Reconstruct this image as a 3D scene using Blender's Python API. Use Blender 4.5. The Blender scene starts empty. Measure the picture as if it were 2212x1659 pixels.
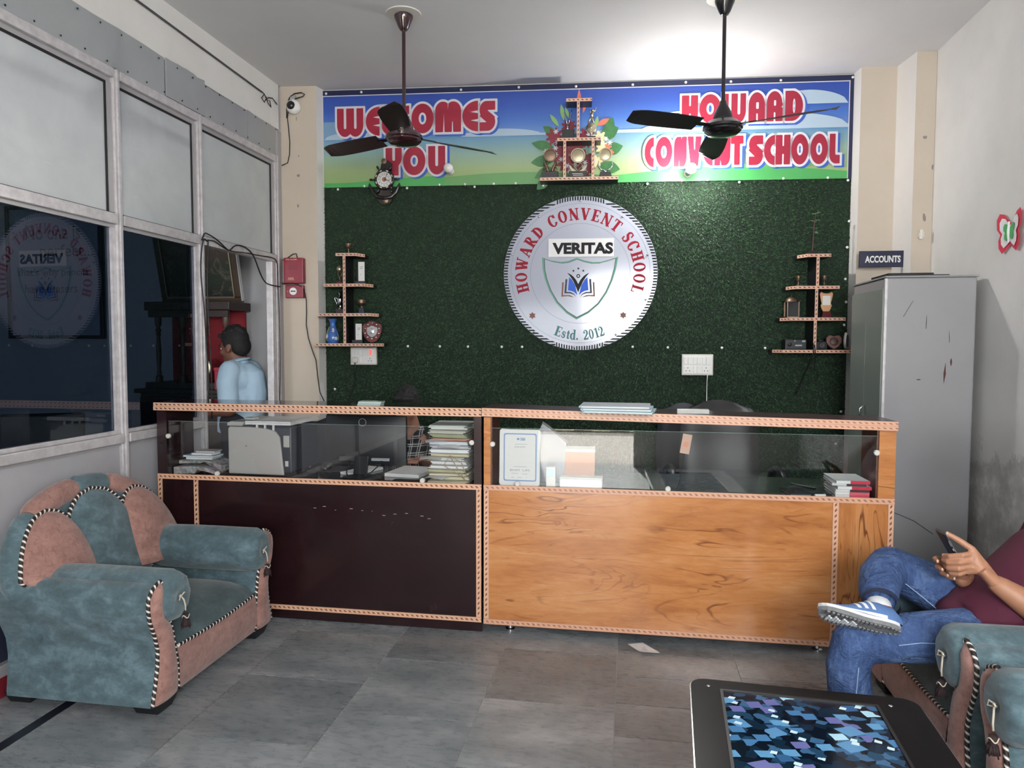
import bpy, bmesh, math, random
import numpy as np
from mathutils import Vector, Matrix, Euler
random.seed(7)
rng = np.random.default_rng(11)
D = bpy.data
SC = bpy.context.scene
COL = SC.collection
PI = math.pi

# ------------------------------------------------------------------ camera
cam = D.cameras.new('camera'); cam.sensor_width = 36.0; cam.lens = 36.0 * 1552.0 / 2212.0
cam.clip_start = 0.05
CAM = D.objects.new('camera', cam); COL.objects.link(CAM)
PIT, ROLL, YAW = 0.0535, 0.0025, 0.163
CAM.matrix_world = (Matrix.Translation((0, 0, 1.45)) @ Matrix.Rotation(YAW, 4, 'Z')
                    @ Matrix.Rotation(PI / 2 - PIT, 4, 'X') @ Matrix.Rotation(ROLL, 4, 'Z'))
SC.camera = CAM
# ------------------------------------------------------------------ colour management, exposure
SC.view_settings.view_transform = 'Standard'
SC.view_settings.look = 'None'
SC.view_settings.exposure = 0.12
SC.view_settings.gamma = 1.0
SC.view_settings.use_curve_mapping = False
SC.cycles.max_bounces = 8
SC.cycles.diffuse_bounces = 5
SC.cycles.glossy_bounces = 5
SC.cycles.transmission_bounces = 6
SC.cycles.transparent_max_bounces = 16
SC.cycles.caustics_reflective = False
SC.cycles.caustics_refractive = False
SC.cycles.use_denoising = True
SC.cycles.sample_clamp_indirect = 6.0
# ------------------------------------------------------------------ world: pale daylight sky
W = D.worlds.new('sky'); SC.world = W; W.use_nodes = True
W.node_tree.nodes['Background'].inputs[0].default_value = (0.86, 0.93, 1.0, 1)
W.node_tree.nodes['Background'].inputs[1].default_value = 7.0
# sun over the forecourt: falls through the entrance on to the floor behind the camera
sun = D.lights.new('sun', 'SUN'); sun.energy = 110.0; sun.angle = 0.02; sun.color = (1, 0.95, 0.88)
SUN = D.objects.new('sun', sun); COL.objects.link(SUN)
SUN.rotation_euler = Vector((0.10, 0.60, -0.78)).to_track_quat('-Z', 'Y').to_euler()
# area light added inside the blocked rear window, standing in for its daylight
def area(name, loc, sx, sy, energy, color, target):
    l = D.lights.new(name, 'AREA'); l.shape = 'RECTANGLE'; l.size = sx; l.size_y = sy; l.energy = energy; l.color = color
    o = D.objects.new(name, l); COL.objects.link(o); o.location = loc
    o.rotation_euler = (Vector(target) - Vector(loc)).to_track_quat('-Z', 'Z').to_euler()
    return o
area('daylight', (1.04, -1.66, 2.08), 1.56, 1.0, 180, (0.95, 0.98, 1.0), (1.04, 3.0, 1.75))

po = area('entrance_portal', (-.525, -1.80, 1.05), 1.14, 2.08, 1, (1,1,1), (-.525, 3.0, 1.05)); po.data.cycles.is_portal = True

# ------------------------------------------------------------------ mesh builder
class MB:
    def __init__(s):
        s.v = []; s.f = []; s.uv = []; s.mi = []; s.M = None; s.cm = 0
    def add(s, vs, fs, uvs=None):
        n = len(s.v)
        if s.M is not None: vs = [tuple(s.M @ Vector(p)) for p in vs]
        s.v.extend([tuple(p) for p in vs])
        for i, f in enumerate(fs):
            s.f.append(tuple(k + n for k in f)); s.uv.append(uvs[i] if uvs else None); s.mi.append(s.cm)
        return s
    def box(s, x0, x1, y0, y1, z0, z1):
        v = [(x0,y0,z0),(x1,y0,z0),(x1,y1,z0),(x0,y1,z0),(x0,y0,z1),(x1,y0,z1),(x1,y1,z1),(x0,y1,z1)]
        return s.add(v, [(0,3,2,1),(4,5,6,7),(0,1,5,4),(1,2,6,5),(2,3,7,6),(3,0,4,7)])
    def cbox(s, c, d):
        return s.box(c[0]-d[0]/2, c[0]+d[0]/2, c[1]-d[1]/2, c[1]+d[1]/2, c[2]-d[2]/2, c[2]+d[2]/2)
    def prism(s, poly, y0, y1):            # poly in xz (counter-clockwise seen from -y), extruded along y
        n = len(poly)
        v = [(p[0], y0, p[1]) for p in poly] + [(p[0], y1, p[1]) for p in poly]
        f = [tuple(range(n)), tuple(range(2*n-1, n-1, -1))]
        f += [(i, i+n, (i+1) % n + n, (i+1) % n) for i in range(n)]
        return s.add(v, f)
    def prismz(s, poly, z0, z1):           # poly in xy extruded along z
        n = len(poly)
        v = [(p[0], p[1], z0) for p in poly] + [(p[0], p[1], z1) for p in poly]
        f = [tuple(range(n-1, -1, -1)), tuple(range(n, 2*n))]
        f += [(i, (i+1) % n, (i+1) % n + n, i+n) for i in range(n)]
        return s.add(v, f)
    def tube(s, pts, r, n=8, caps=True, closed=False, uvk=None):
        P = [Vector(p) for p in pts]; m = len(P)
        R = r if isinstance(r, (list, tuple)) else [r]*m
        vs = []; L = [0.0]
        for i in range(1, m): L.append(L[-1] + (P[i]-P[i-1]).length)
        prev = None
        for i in range(m):
            if closed: t = (P[(i+1) % m] - P[i-1])
            else: t = P[min(i+1, m-1)] - P[max(i-1, 0)]
            if t.length < 1e-9: t = Vector((0,0,1))
            t.normalize()
            if prev is None:
                a = Vector((0,0,1)) if abs(t.z) < .9 else Vector((1,0,0))
                nx = t.cross(a).normalized()
            else:
                nx = (prev - t*prev.dot(t)); nx = nx.normalized() if nx.length > 1e-6 else t.orthogonal().normalized()
            prev = nx; ny = t.cross(nx)
            rr = R[i]; ra, rb = rr if isinstance(rr, (tuple, list)) else (rr, rr)
            for k in range(n):
                a = 2*PI*k/n
                vs.append(tuple(P[i] + nx*math.cos(a)*ra + ny*math.sin(a)*rb))
        fs = []; uv = []
        mm = m if closed else m-1
        for i in range(mm):
            j = (i+1) % m
            for k in range(n):
                k2 = (k+1) % n
                fs.append((i*n+k, i*n+k2, j*n+k2, j*n+k))
                l0 = L[i]; l1 = L[i+1] if i+1 < m else L[i] + (P[0]-P[i]).length
                uv.append([(l0, k/n), (l0, (k+1)/n), (l1, (k+1)/n), (l1, k/n)])
        if caps and not closed:
            fs.append(tuple(range(n-1, -1, -1))); uv.append([(0,0)]*n)
            fs.append(tuple((m-1)*n+k for k in range(n))); uv.append([(0,0)]*n)
        return s.add(vs, fs, uv)
    def lathe(s, prof, n=20, c=(0,0,0), ax='z', sy=1.0):
        vs = []; fs = []; m = len(prof)
        for (r, h) in prof:
            for k in range(n):
                a = 2*PI*k/n; x, y = r*math.cos(a), r*math.sin(a)*sy
                if ax == 'z': p = (c[0]+x, c[1]+y, c[2]+h)
                elif ax == 'y': p = (c[0]+x, c[1]-h, c[2]+y)     # axis towards -y
                else: p = (c[0]+h, c[1]+x, c[2]+y)
                vs.append(p)
        for i in range(m-1):
            for k in range(n):
                k2 = (k+1) % n
                fs.append((i*n+k, i*n+k2, (i+1)*n+k2, (i+1)*n+k))
        fs.append(tuple(range(n-1, -1, -1))); fs.append(tuple((m-1)*n+k for k in range(n)))
        return s.add(vs, fs)
    def ball(s, c, r, nu=16, nv=10):
        if not isinstance(r, (tuple, list)): r = (r, r, r)
        vs = [(c[0], c[1], c[2]+r[2])]; fs = []
        for j in range(1, nv):
            t = PI*j/nv
            for k in range(nu):
                a = 2*PI*k/nu
                vs.append((c[0]+r[0]*math.sin(t)*math.cos(a), c[1]+r[1]*math.sin(t)*math.sin(a), c[2]+r[2]*math.cos(t)))
        vs.append((c[0], c[1], c[2]-r[2])); last = len(vs)-1
        for k in range(nu):
            k2 = (k+1) % nu
            fs.append((0, 1+k, 1+k2))
            for j in range(nv-2): fs.append((1+j*nu+k, 1+(j+1)*nu+k, 1+(j+1)*nu+k2, 1+j*nu+k2))
            fs.append((1+(nv-2)*nu+k, last, 1+(nv-2)*nu+k2))
        return s.add(vs, fs)
    def grid(s, fn, nu, nv, uvfn=None, flip=False):
        vs = [fn(i/nu, j/nv) for j in range(nv+1) for i in range(nu+1)]
        fs = []; uv = []
        for j in range(nv):
            for i in range(nu):
                a = j*(nu+1)+i; q = (a, a+1, a+nu+2, a+nu+1)
                u = [(i/nu, j/nv), ((i+1)/nu, j/nv), ((i+1)/nu, (j+1)/nv), (i/nu, (j+1)/nv)]
                if flip: q = q[::-1]; u = u[::-1]
                fs.append(q); uv.append(u)
        return s.add(vs, fs, uv)
    def strip(s, p0, p1, w, nrm, th=0.006, side=None):
        # inlay strip from p0 to p1, width w, proud by th along nrm; UV = (metres along, 0..1 across)
        p0 = Vector(p0); p1 = Vector(p1); n = Vector(nrm).normalized(); d = p1-p0; L = d.length; t = d.normalized()
        b = n.cross(t).normalized()*(w/2)
        v = [p0-b, p1-b, p1+b, p0+b]; v = v + [p+n*th for p in v]
        f = [(4,5,6,7),(0,1,5,4),(1,2,6,5),(2,3,7,6),(3,0,4,7),(3,2,1,0)]
        uf = [(0,0),(L,0),(L,1),(0,1)]
        uv = [uf, [(0,0),(L,0),(L,.1),(0,.1)], [(0,0)]*4, [(L,.9),(0,.9),(0,1),(L,1)], [(0,0)]*4, [(0,0)]*4]
        return s.add([tuple(p) for p in v], f, uv)
    def mesh(s, name, smooth=False):
        me = D.meshes.new(name)
        me.from_pydata(s.v, [], s.f)
        if any(u is not None for u in s.uv):
            lay = me.uv_layers.new(name='UVMap'); arr = []
            for f, u in zip(s.f, s.uv): arr.extend(u if u is not None else [(0,0)]*len(f))
            lay.data.foreach_set('uv', np.array(arr, dtype=np.float32).ravel())
        if smooth: me.polygons.foreach_set('use_smooth', [True]*len(me.polygons))
        if any(s.mi): me.polygons.foreach_set('material_index', s.mi)
        me.update()
        return me
    def build(s, name, mat, parent=None, smooth=False, bevel=0.0, seg=2, angle=None, loc=None, rot=None, sub=0, kind=None):
        me = s.mesh(name, smooth)
        for m in (mat if isinstance(mat, (list, tuple)) else [mat]): me.materials.append(m)
        o = D.objects.new(name, me); COL.objects.link(o)
        if parent is not None: o.parent = parent
        if loc is not None: o.location = loc
        if rot is not None: o.rotation_euler = rot
        if smooth and angle: 
            try: me.set_sharp_from_angle(angle=angle)
            except Exception: pass
        if bevel > 0:
            b = o.modifiers.new('bevel', 'BEVEL'); b.width = bevel; b.segments = seg; b.limit_method = 'ANGLE'; b.angle_limit = 0.6
        if sub:
            b = o.modifiers.new('sub', 'SUBSURF'); b.levels = sub; b.render_levels = sub
        if kind: o['kind'] = kind
        return o

def thing(name, label, cat, loc=(0,0,0), rotz=0.0, group=None, kind=None):
    o = D.objects.new(name, None); COL.objects.link(o); o.location = loc; o.rotation_euler = (0,0,rotz)
    o.empty_display_size = 0.05
    o['label'] = label; o['category'] = cat
    if group: o['group'] = group
    return o
def tag(o, label, cat, group=None):
    o['label'] = label; o['category'] = cat
    if group: o['group'] = group
    return o
def struct(o, label=None):
    o['kind'] = 'structure'
    if label: o['label'] = label
    return o
def dup(root, loc=None, rotz=None, label=None):
    r = root.copy(); COL.objects.link(r)
    if loc is not None: r.location = loc
    if rotz is not None: r.rotation_euler = (0,0,rotz)
    if label: r['label'] = label
    for ch in list(root.children):
        c = ch.copy(); COL.objects.link(c); c.parent = r
        for g in ch.children:
            d = g.copy(); COL.objects.link(d); d.parent = c
    return r

# ------------------------------------------------------------------ materials
def srgb(r, g, b):
    f = lambda c: (c/255/12.92) if c <= 10 else ((c/255+.055)/1.055)**2.4
    return (f(r), f(g), f(b), 1.0)
def mat(name, col, rough=0.5, metal=0.0, spec=0.5, noise=None, bump=None, emit=None, coat=0.0, sheen=0.0):
    """principled; noise = (scale, colour2, amount[, detail]); bump = (scale, strength[, distance])"""
    m = D.materials.new(name); m.use_nodes = True
    nt = m.node_tree; b = nt.nodes['Principled BSDF']
    b.inputs['Base Color'].default_value = col; b.inputs['Roughness'].default_value = rough
    b.inputs['Metallic'].default_value = metal; b.inputs['Specular IOR Level'].default_value = spec
    b.inputs['Coat Weight'].default_value = coat; b.inputs['Coat Roughness'].default_value = 0.08
    b.inputs['Sheen Weight'].default_value = sheen
    tc = nt.nodes.new('ShaderNodeTexCoord')
    if noise:
        n = nt.nodes.new('ShaderNodeTexNoise'); n.inputs['Scale'].default_value = noise[0]
        n.inputs['Detail'].default_value = noise[3] if len(noise) > 3 else 6
        n.inputs['Roughness'].default_value = 0.62
        nt.links.new(tc.outputs['Object'], n.inputs['Vector'])
        r = nt.nodes.new('ShaderNodeValToRGB'); r.color_ramp.elements[0].position = .5-.5*noise[2]; r.color_ramp.elements[1].position = .5+.5*noise[2]
        r.color_ramp.elements[0].color = col; r.color_ramp.elements[1].color = noise[1]
        nt.links.new(n.outputs['Fac'], r.inputs['Fac']); nt.links.new(r.outputs['Color'], b.inputs['Base Color'])
    if bump:
        n2 = nt.nodes.new('ShaderNodeTexNoise'); n2.inputs['Scale'].default_value = bump[0]; n2.inputs['Detail'].default_value = 5
        nt.links.new(tc.outputs['Object'], n2.inputs['Vector'])
        bp = nt.nodes.new('ShaderNodeBump'); bp.inputs['Strength'].default_value = bump[1]; bp.inputs['Distance'].default_value = bump[2] if len(bump) > 2 else 0.01
        nt.links.new(n2.outputs['Fac'], bp.inputs['Height']); nt.links.new(bp.outputs['Normal'], b.inputs['Normal'])
    if emit:
        b.inputs['Emission Color'].default_value = emit[0]; b.inputs['Emission Strength'].default_value = emit[1]
    return m
def glass(name, tint=(1,1,1,1), rough=0.0, refl=1.0, ior=1.5):
    m = D.materials.new(name); m.use_nodes = True; nt = m.node_tree; nt.nodes.clear()
    out = nt.nodes.new('ShaderNodeOutputMaterial'); mx = nt.nodes.new('ShaderNodeMixShader')
    t = nt.nodes.new('ShaderNodeBsdfTransparent'); t.inputs[0].default_value = tint
    g = nt.nodes.new('ShaderNodeBsdfGlossy'); g.inputs['Roughness'].default_value = rough; g.inputs[0].default_value = (refl, refl, refl, 1)
    f = nt.nodes.new('ShaderNodeFresnel')
    # a thin sheet reflects alike on both faces: undo the inverted index on the back face
    ge = nt.nodes.new('ShaderNodeNewGeometry'); mr = nt.nodes.new('ShaderNodeMapRange'); mr.inputs[3].default_value = ior; mr.inputs[4].default_value = 1.0/ior
    nt.links.new(ge.outputs['Backfacing'], mr.inputs[0]); nt.links.new(mr.outputs[0], f.inputs['IOR'])
    nt.links.new(f.outputs[0], mx.inputs[0]); nt.links.new(t.outputs[0], mx.inputs[1]); nt.links.new(g.outputs[0], mx.inputs[2])
    nt.links.new(mx.outputs[0], out.inputs[0])
    return m
class NT:                                    # small node helper
    def __init__(s, m): s.m = m; s.nt = m.node_tree; s.b = s.nt.nodes.get('Principled BSDF')
    def n(s, t, **kw):
        x = s.nt.nodes.new(t)
        for k, v in kw.items(): setattr(x, k, v)
        return x
    def l(s, a, b): s.nt.links.new(a, b)
    def val(s, x, sock):
        if isinstance(x, (int, float)): sock.default_value = x
        else: s.l(x, sock)
    def math(s, op, a, b=0.0, c=0.0):
        x = s.n('ShaderNodeMath', operation=op); s.val(a, x.inputs[0]); s.val(b, x.inputs[1]); s.val(c, x.inputs[2]); return x.outputs[0]
    def mix(s, f, a, b):
        x = s.n('ShaderNodeMix', data_type='RGBA'); s.val(f, x.inputs[0])
        for v, k in ((a, 6), (b, 7)):
            if isinstance(v, (tuple, list)): x.inputs[k].default_value = v
            else: s.l(v, x.inputs[k])
        return x.outputs[2]
    def ramp(s, f, els):
        x = s.n('ShaderNodeValToRGB'); s.l(f, x.inputs[0]); cr = x.color_ramp
        while len(cr.elements) < len(els): cr.elements.new(0.5)
        for e, (p, c) in zip(cr.elements, els): e.position = p; e.color = c
        return x.outputs[0]
    def xyz(s, out='Object'):
        tc = s.n('ShaderNodeTexCoord'); sp = s.n('ShaderNodeSeparateXYZ'); s.l(tc.outputs[out], sp.inputs[0])
        return tc.outputs[out], sp.outputs[0], sp.outputs[1], sp.outputs[2]
    def noise(s, vec, scale, detail=5, rough=.6, dist=0.0, mscale=None):
        if mscale:
            mp = s.n('ShaderNodeMapping'); mp.inputs['Scale'].default_value = mscale; s.l(vec, mp.inputs[0]); vec = mp.outputs[0]
        x = s.n('ShaderNodeTexNoise'); x.inputs['Scale'].default_value = scale; x.inputs['Detail'].default_value = detail
        x.inputs['Roughness'].default_value = rough; x.inputs['Distortion'].default_value = dist
        s.l(vec, x.inputs['Vector']); return x.outputs['Fac']
    def bump(s, h, strength=.3, dist=.01):
        x = s.n('ShaderNodeBump'); x.inputs['Strength'].default_value = strength; x.inputs['Distance'].default_value = dist
        s.l(h, x.inputs['Height']); s.l(x.outputs[0], s.b.inputs['Normal'])
M = {}
M['ceiling'] = mat('ceiling_paint', srgb(214,213,214), .8, noise=(1.3, srgb(200,198,199), .8), bump=(14,.05))
M['wall_white'] = mat('white_wall_paint', srgb(216,213,209), .75, noise=(2.0, srgb(203,199,195), .7), bump=(25,.06))
M['cream'] = mat('cream_wall_paint', srgb(198,186,171), .7, noise=(3.0, srgb(186,174,158), .7), bump=(30,.06))
M['black'] = mat('black_plastic', srgb(14,14,16), .35)
M['matte_black'] = mat('matte_black', srgb(12,12,13), .8)
M['dark'] = mat('dark_grey', srgb(38,38,42), .5)
M['white'] = mat('white_plastic', srgb(226,224,220), .4)
M['offwhite'] = mat('offwhite_plastic', srgb(205,201,192), .45)
M['grey'] = mat('grey_plastic', srgb(150,150,150), .45)
M['steel'] = mat('bright_steel', (.72,.72,.73,1), .22, 1.0)
M['brass'] = mat('worn_brass', srgb(178,166,140), .32, .9)
M['chrome'] = mat('chrome', (.85,.85,.86,1), .08, 1.0)
M['bronze'] = mat('dull_bronze', srgb(120,100,84), .4, .8)
M['red'] = mat('red_plastic', srgb(122,14,40), .4)
M['pink_red'] = mat('pink_red', srgb(190,20,60), .5)
M['navy'] = mat('navy_sign', srgb(16,20,52), .35)
M['paper'] = mat('white_paper', srgb(228,228,226), .7, noise=(9, srgb(212,212,210), .7))
M['cable'] = mat('black_cable', srgb(15,15,16), .5)
M['gcable'] = mat('grey_cable', srgb(60,58,58), .5)
M['alu'] = mat('worn_white_aluminium', srgb(205,201,202), .38, .25, noise=(22, srgb(178,174,176), .35))
M['alu_edge'] = mat('shaded_aluminium_profile', srgb(168,165,167), .4, .3)  # darker copy of the white aluminium, shade put into its colour
M['seal'] = mat('black_rubber_seal', srgb(10,10,12), .6)
M['nail'] = mat('white_nail_cap', srgb(230,230,228), .3)
# ================================================================== STRUCTURE
H = 3.33
XP = -2.541                                   # face of the glazed partition
WA = math.atan(0.0716); WO = Vector((-2.25, 5.12, 0.0))
WM = Matrix.Translation(WO) @ Matrix.Rotation(WA, 4, 'Z')
def wp(u, off, z): return tuple(WM @ Vector((u, -off, z)))     # point on the green back wall: along, out of it, up

def tile_mat():
    m = mat('grey_kota_stone', srgb(112,112,110), .3, spec=.5); k = NT(m)
    v, x, y, z = k.xyz('Object')
    oi = k.n('ShaderNodeObjectInfo')
    ad = k.n('ShaderNodeVectorMath', operation='ADD'); cx = k.n('ShaderNodeCombineXYZ')
    sc = k.math('MULTIPLY', oi.outputs['Random'], 40.0); k.l(sc, cx.inputs[0]); k.l(sc, cx.inputs[1])
    k.l(v, ad.inputs[0]); k.l(cx.outputs[0], ad.inputs[1])
    n1 = k.noise(ad.outputs[0], 3.6, 9, .66, .5, (.6, 1.5, 1)); n2 = k.noise(ad.outputs[0], 42, 4, .6, .3, (.4, 1.2, 1))
    f = k.math('ADD', k.math('MULTIPLY', n1, .80), k.math('MULTIPLY', n2, .20))
    c = k.ramp(f, [(.33, srgb(106,112,114)), (.5, srgb(130,134,136)), (.66, srgb(160,161,162))])
    b = k.math('ADD', k.math('MULTIPLY', oi.outputs['Random'], .36), .74)
    h = k.n('ShaderNodeHueSaturation'); k.l(b, h.inputs['Value']); k.l(c, h.inputs['Color'])
    k.l(h.outputs[0], k.b.inputs['Base Color'])
    k.l(k.math('ADD', k.math('MULTIPLY', n2, .30), .14), k.b.inputs['Roughness'])
    k.bump(f, .18, .003)
    return m
M['tile'] = tile_mat()
M['grout'] = mat('pale_grout', srgb(172,170,166), .8)
M['strip'] = mat('black_stone', srgb(28,30,40), .3)

b = MB(); b.box(-6.0, 2.1, -1.9, 6.2, -0.08, -0.004)
FLOOR = struct(b.build('floor', M['grout']), 'grey stone slab floor with pale joints')
xs = [-2.203, -1.655, -1.114, -0.58, -0.045, 0.49, 1.027, 1.565, 1.909]
offs = [2.135, 2.375, 2.635, 2.833, 2.932, 2.70, 2.45, 2.2]
for i in range(len(xs)-1):
    x0, x1 = xs[i], xs[i+1]
    step = 0.494 if i != 4 else 0.25
    k0 = offs[i]
    while k0 > -1.7: k0 -= step
    y = k0
    while y < 5.35:
        y0, y1 = max(y, -1.7), min(y+step, 5.4)
        # two courses are half slabs by the counter, whole slabs elsewhere
        if i == 4 and not (2.4 < y < 3.4): y1 = min(y+.494, 5.4)
        bb = MB(); dz = rng.uniform(-.0007, .0007); hw = (x1-x0)/2-.0022; hd = (y1-y0)/2-.0018
        bb.box(-hw, hw, -hd, hd, -0.02, dz)
        bb.build('tile', M['tile'], FLOOR, loc=((x0+x1)/2, (y0+y1)/2, 0))
        y = y1
bb = MB(); bb.box(-2.249, -2.204, -1.7, 5.1, -.02, .0004); bb.build('black_border_strip', M['strip'], FLOOR)
y = -1.7 - .06
while y < 5.0:
    bb = MB(); bb.box(-.144, .144, -.245, .245, -.02, rng.uniform(-.0005, .0005))
    bb.build('tile', M['tile'], FLOOR, loc=(-2.396, y+.247+.069, 0)); y += .494

b = MB(); b.box(-6.0, 2.1, -1.9, 6.2, H, H+.15)
CEIL = struct(b.build('ceiling', M['ceiling']), 'off-white painted ceiling')

# back wall, slightly skewed to the room
b = MB(); b.M = WM
b.box(-.30, 4.2, 0, .2, 0, H+.02)
struct(b.build('wall_back', M['wall_white']), 'white wall behind the green turf')
# right wall with damp, flaked plaster low down
def flaky():
    m = mat('whitewash_flaking_low', srgb(214,212,209), .8); k = NT(m)
    v, x, y, z = k.xyz('Object')
    n = k.noise(v, 3.2, 8, .68); nf = k.noise(v, 17, 6, .7)
    edge = k.math('ADD', k.math('MULTIPLY', n, .95), k.math('MULTIPLY', nf, .35))
    h = k.math('SUBTRACT', k.math('ADD', edge, .22), k.math('MULTIPLY', z, 1.0))
    fl = k.math('SMOOTH_MIN', k.math('MAXIMUM', k.math('MULTIPLY', h, 14.0), 0.0), 1.0, .02)
    stain = k.ramp(k.noise(v, 6, 7, .7), [(.34, srgb(172,169,166)), (.50, srgb(190,187,184)), (.60, srgb(212,210,207)), (.7, srgb(226,224,222))])
    clean = k.ramp(k.noise(v, 1.6, 5), [(.3, srgb(205,204,201)), (.7, srgb(221,219,216))])
    k.l(k.mix(fl, clean, stain), k.b.inputs['Base Color'])
    k.bump(k.math('SUBTRACT', k.math('MULTIPLY', nf, .25), k.math('MULTIPLY', fl, .3)), .2, .004)
    return m
M['flaky'] = flaky()
b = MB(); b.box(1.909, 2.1, -1.9, 5.6, 0, H+.02)
struct(b.build('wall_right', M['flaky']), 'whitewashed wall with flaking damp plaster near the floor')

# corner pillars either side of the turf
def pillar(name, poly, mats, sides, label):
    b = MB(); n = len(poly)
    v = [(p[0], p[1], 0) for p in poly] + [(p[0], p[1], H+.01) for p in poly]
    for i in range(n):
        b.cm = sides[i]; j = (i+1) % n
        b.add([v[i], v[j], v[j+n], v[i+n]], [(0,1,2,3)])
    b.cm = 0; b.add(v[n:], [tuple(range(n))])
    return struct(b.build(name, mats), label)
CW = [M['cream'], M['wall_white']]
pillar('trim_1', [(-2.541,5.0), (-2.276,5.025), (-2.254,5.135), (-2.541,5.135)], CW, [0,1,0,0], 'cream plastered pillar left of the green turf')
pillar('trim_2', [(1.519,5.272), (1.80,5.292), (1.80,5.45), (1.496,5.42)], CW, [0,0,0,1], 'cream pillar right of the green turf')
pillar('trim_3', [(1.786,5.05), (1.93,5.06), (1.93,5.4), (1.745,5.33)], CW, [0,0,0,1], 'narrow cream pillar in the right corner')
# small plaster losses on the pillars
M['chip'] = mat('bare_plaster_chip', srgb(132,124,120), .9)
def chip(par, x, y, z, w, h):
    b = MB(); n = 9; pts = []
    for i in range(n):
        a = 2*PI*i/n; r = rng.uniform(.6, 1.1); pts.append((x+w*r*math.cos(a), z+h*r*math.sin(a)))
    b.prism(pts, y-.0012, y+.002); b.build('plaster_chip', M['chip'], par)
T1 = D.objects['trim_1']; T2 = D.objects['trim_2']; T3 = D.objects['trim_3']
for (x, z, w, h) in ((-2.43,3.10,.010,.022), (-2.415,2.69,.014,.012), (-2.42,2.47,.010,.014), (-2.44,2.38,.010,.010), (-2.41,2.83,.006,.006)):
    chip(T1, x, 5.012, z, w, h)
for (x, z, w, h) in ((1.79,3.22,.012,.02),(1.793,3.12,.006,.05)): chip(T2, x, 5.289, z, w, h)
for (x, z, w, h) in ((1.85,2.79,.016,.012),(1.86,2.28,.012,.03),(1.90,2.60,.006,.02)): chip(T3, x, 5.0535, z, w, h)

# rear wall behind the camera: open doorway and a window opening
b = MB()
b.box(-6.0, -1.1, -1.9, -1.7, 0, H); b.box(-1.1, .05, -1.9, -1.7, 2.1, H); b.box(.05, .24, -1.9, -1.7, 0, H)
b.box(.24, 1.84, -1.9, -1.7, 2.60, H); b.box(.24, 1.84, -1.9, -1.7, 0, 1.56); b.box(1.84, 2.1, -1.9, -1.7, 0, H)
struct(b.build('wall_rear', M['wall_white']), 'white wall behind the viewer with the open entrance')
M['pave'] = mat('pale_paving', srgb(222,216,208), .8, noise=(3, srgb(196,190,182), .6))
b = MB(); b.box(-30, 30, -60, -1.9, -.12, -.02); struct(b.build('ground', M['pave']), 'pale paved forecourt outside the entrance')
M['checks'] = mat('beige_brown_checks', srgb(200,190,160), .5); k = NT(M['checks']); v, x, y, z = k.xyz('Object')
ch = k.n('ShaderNodeTexChecker'); ch.inputs['Scale'].default_value = 3.2; ch.inputs[1].default_value = srgb(214,206,180); ch.inputs[2].default_value = srgb(120,104,98); k.l(v, ch.inputs['Vector']); k.l(ch.outputs[0], k.b.inputs['Base Color'])
b = MB(); b.box(-6, 3, -5.4, -5.2, 0, .50); struct(b.build('wall_forecourt', M['checks']), 'low checked tile wall outside the entrance')
b = MB(); b.box(.22, 1.86, -1.86, -1.80, 1.54, 2.62); struct(b.build('window_sun_block', M['wall_white']), 'unlit white panel added across the window behind the viewer to block sun')  # opaque unseen panel added to keep the sun off the floor

# ------------------------------------------------ room on the other side of the glass
M['other'] = mat('grey_blue_wall', srgb(176,176,178), .75, noise=(2.2, srgb(196,194,194), .5))
b = MB(); b.box(-6.0, -2.56, 5.62, 5.8, 0, H); struct(b.build('wall_adjoining', M['other']), 'pale wall of the room beyond the glass')
b = MB(); b.box(-6.0, -5.8, -1.9, 5.8, 0, H); struct(b.build('wall_far', M['other']), 'far side wall of the room beyond the glass')
b = MB(); b.box(-2.66, -2.545, 5.01, 5.8, 0, H); struct(b.build('wall_end', M['other']), 'short wall behind the cream pillar')

# ------------------------------------------------ left wall: beam over an aluminium partition
M['beam'] = mat('white_beam_paint', srgb(222,220,217), .8, noise=(2.5, srgb(208,205,201), .6))
b = MB(); b.box(-2.72, XP, -1.7, 4.97, 3.012, H)
WL = struct(b.build('wall_left', M['beam']), 'white beam over a grey aluminium and glass partition')
def frosted():
    m = mat('pale_sheet_panel', srgb(140,145,147), .46, metal=.3, spec=.8); k = NT(m)
    v, x, y, z = k.xyz('Object')
    c = k.ramp(k.noise(v, 2.5, 6, .6, .4), [(.3, srgb(182,187,189)), (.7, srgb(202,205,207))])
    sc = k.ramp(k.noise(v, 60, 2, .5, 0, (1, .06, 1)), [(.74, (0,0,0,1)), (.78, (1,1,1,1))])
    k.l(k.mix(k.math('MULTIPLY', sc, .25), c, srgb(228,228,228)), k.b.inputs['Base Color'])
    return m
M['frosted'] = frosted()
M['board'] = mat('grey_filler_board', srgb(158,162,164), .45, metal=.4, spec=.8, noise=(4, srgb(172,175,177), .6))
M['lower'] = mat('grey_lower_panel', srgb(164,163,166), .45, noise=(3, srgb(150,149,152), .5))
M['tint'] = glass('dark_blue_tinted_glass', (.27,.335,.42,1), 0.0, 1.0, 1.52)
M['bluepanel'] = mat('dark_blue_panel', srgb(40,44,60), .35)
M['oxide'] = mat('red_oxide_skirting', srgb(112,22,34), .6)
posts = [-1.66, -.55, .55, 1.75, 3.275, 3.975, 4.915]
def bx(name, x0, x1, y0, y1, z0, z1, m, bev=0.003, label=None):
    b = MB(); b.box(x0, x1, y0, y1, z0, z1); o = b.build(name, m, WL, bevel=bev)
    if label: o['label'] = label
    return o
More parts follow.
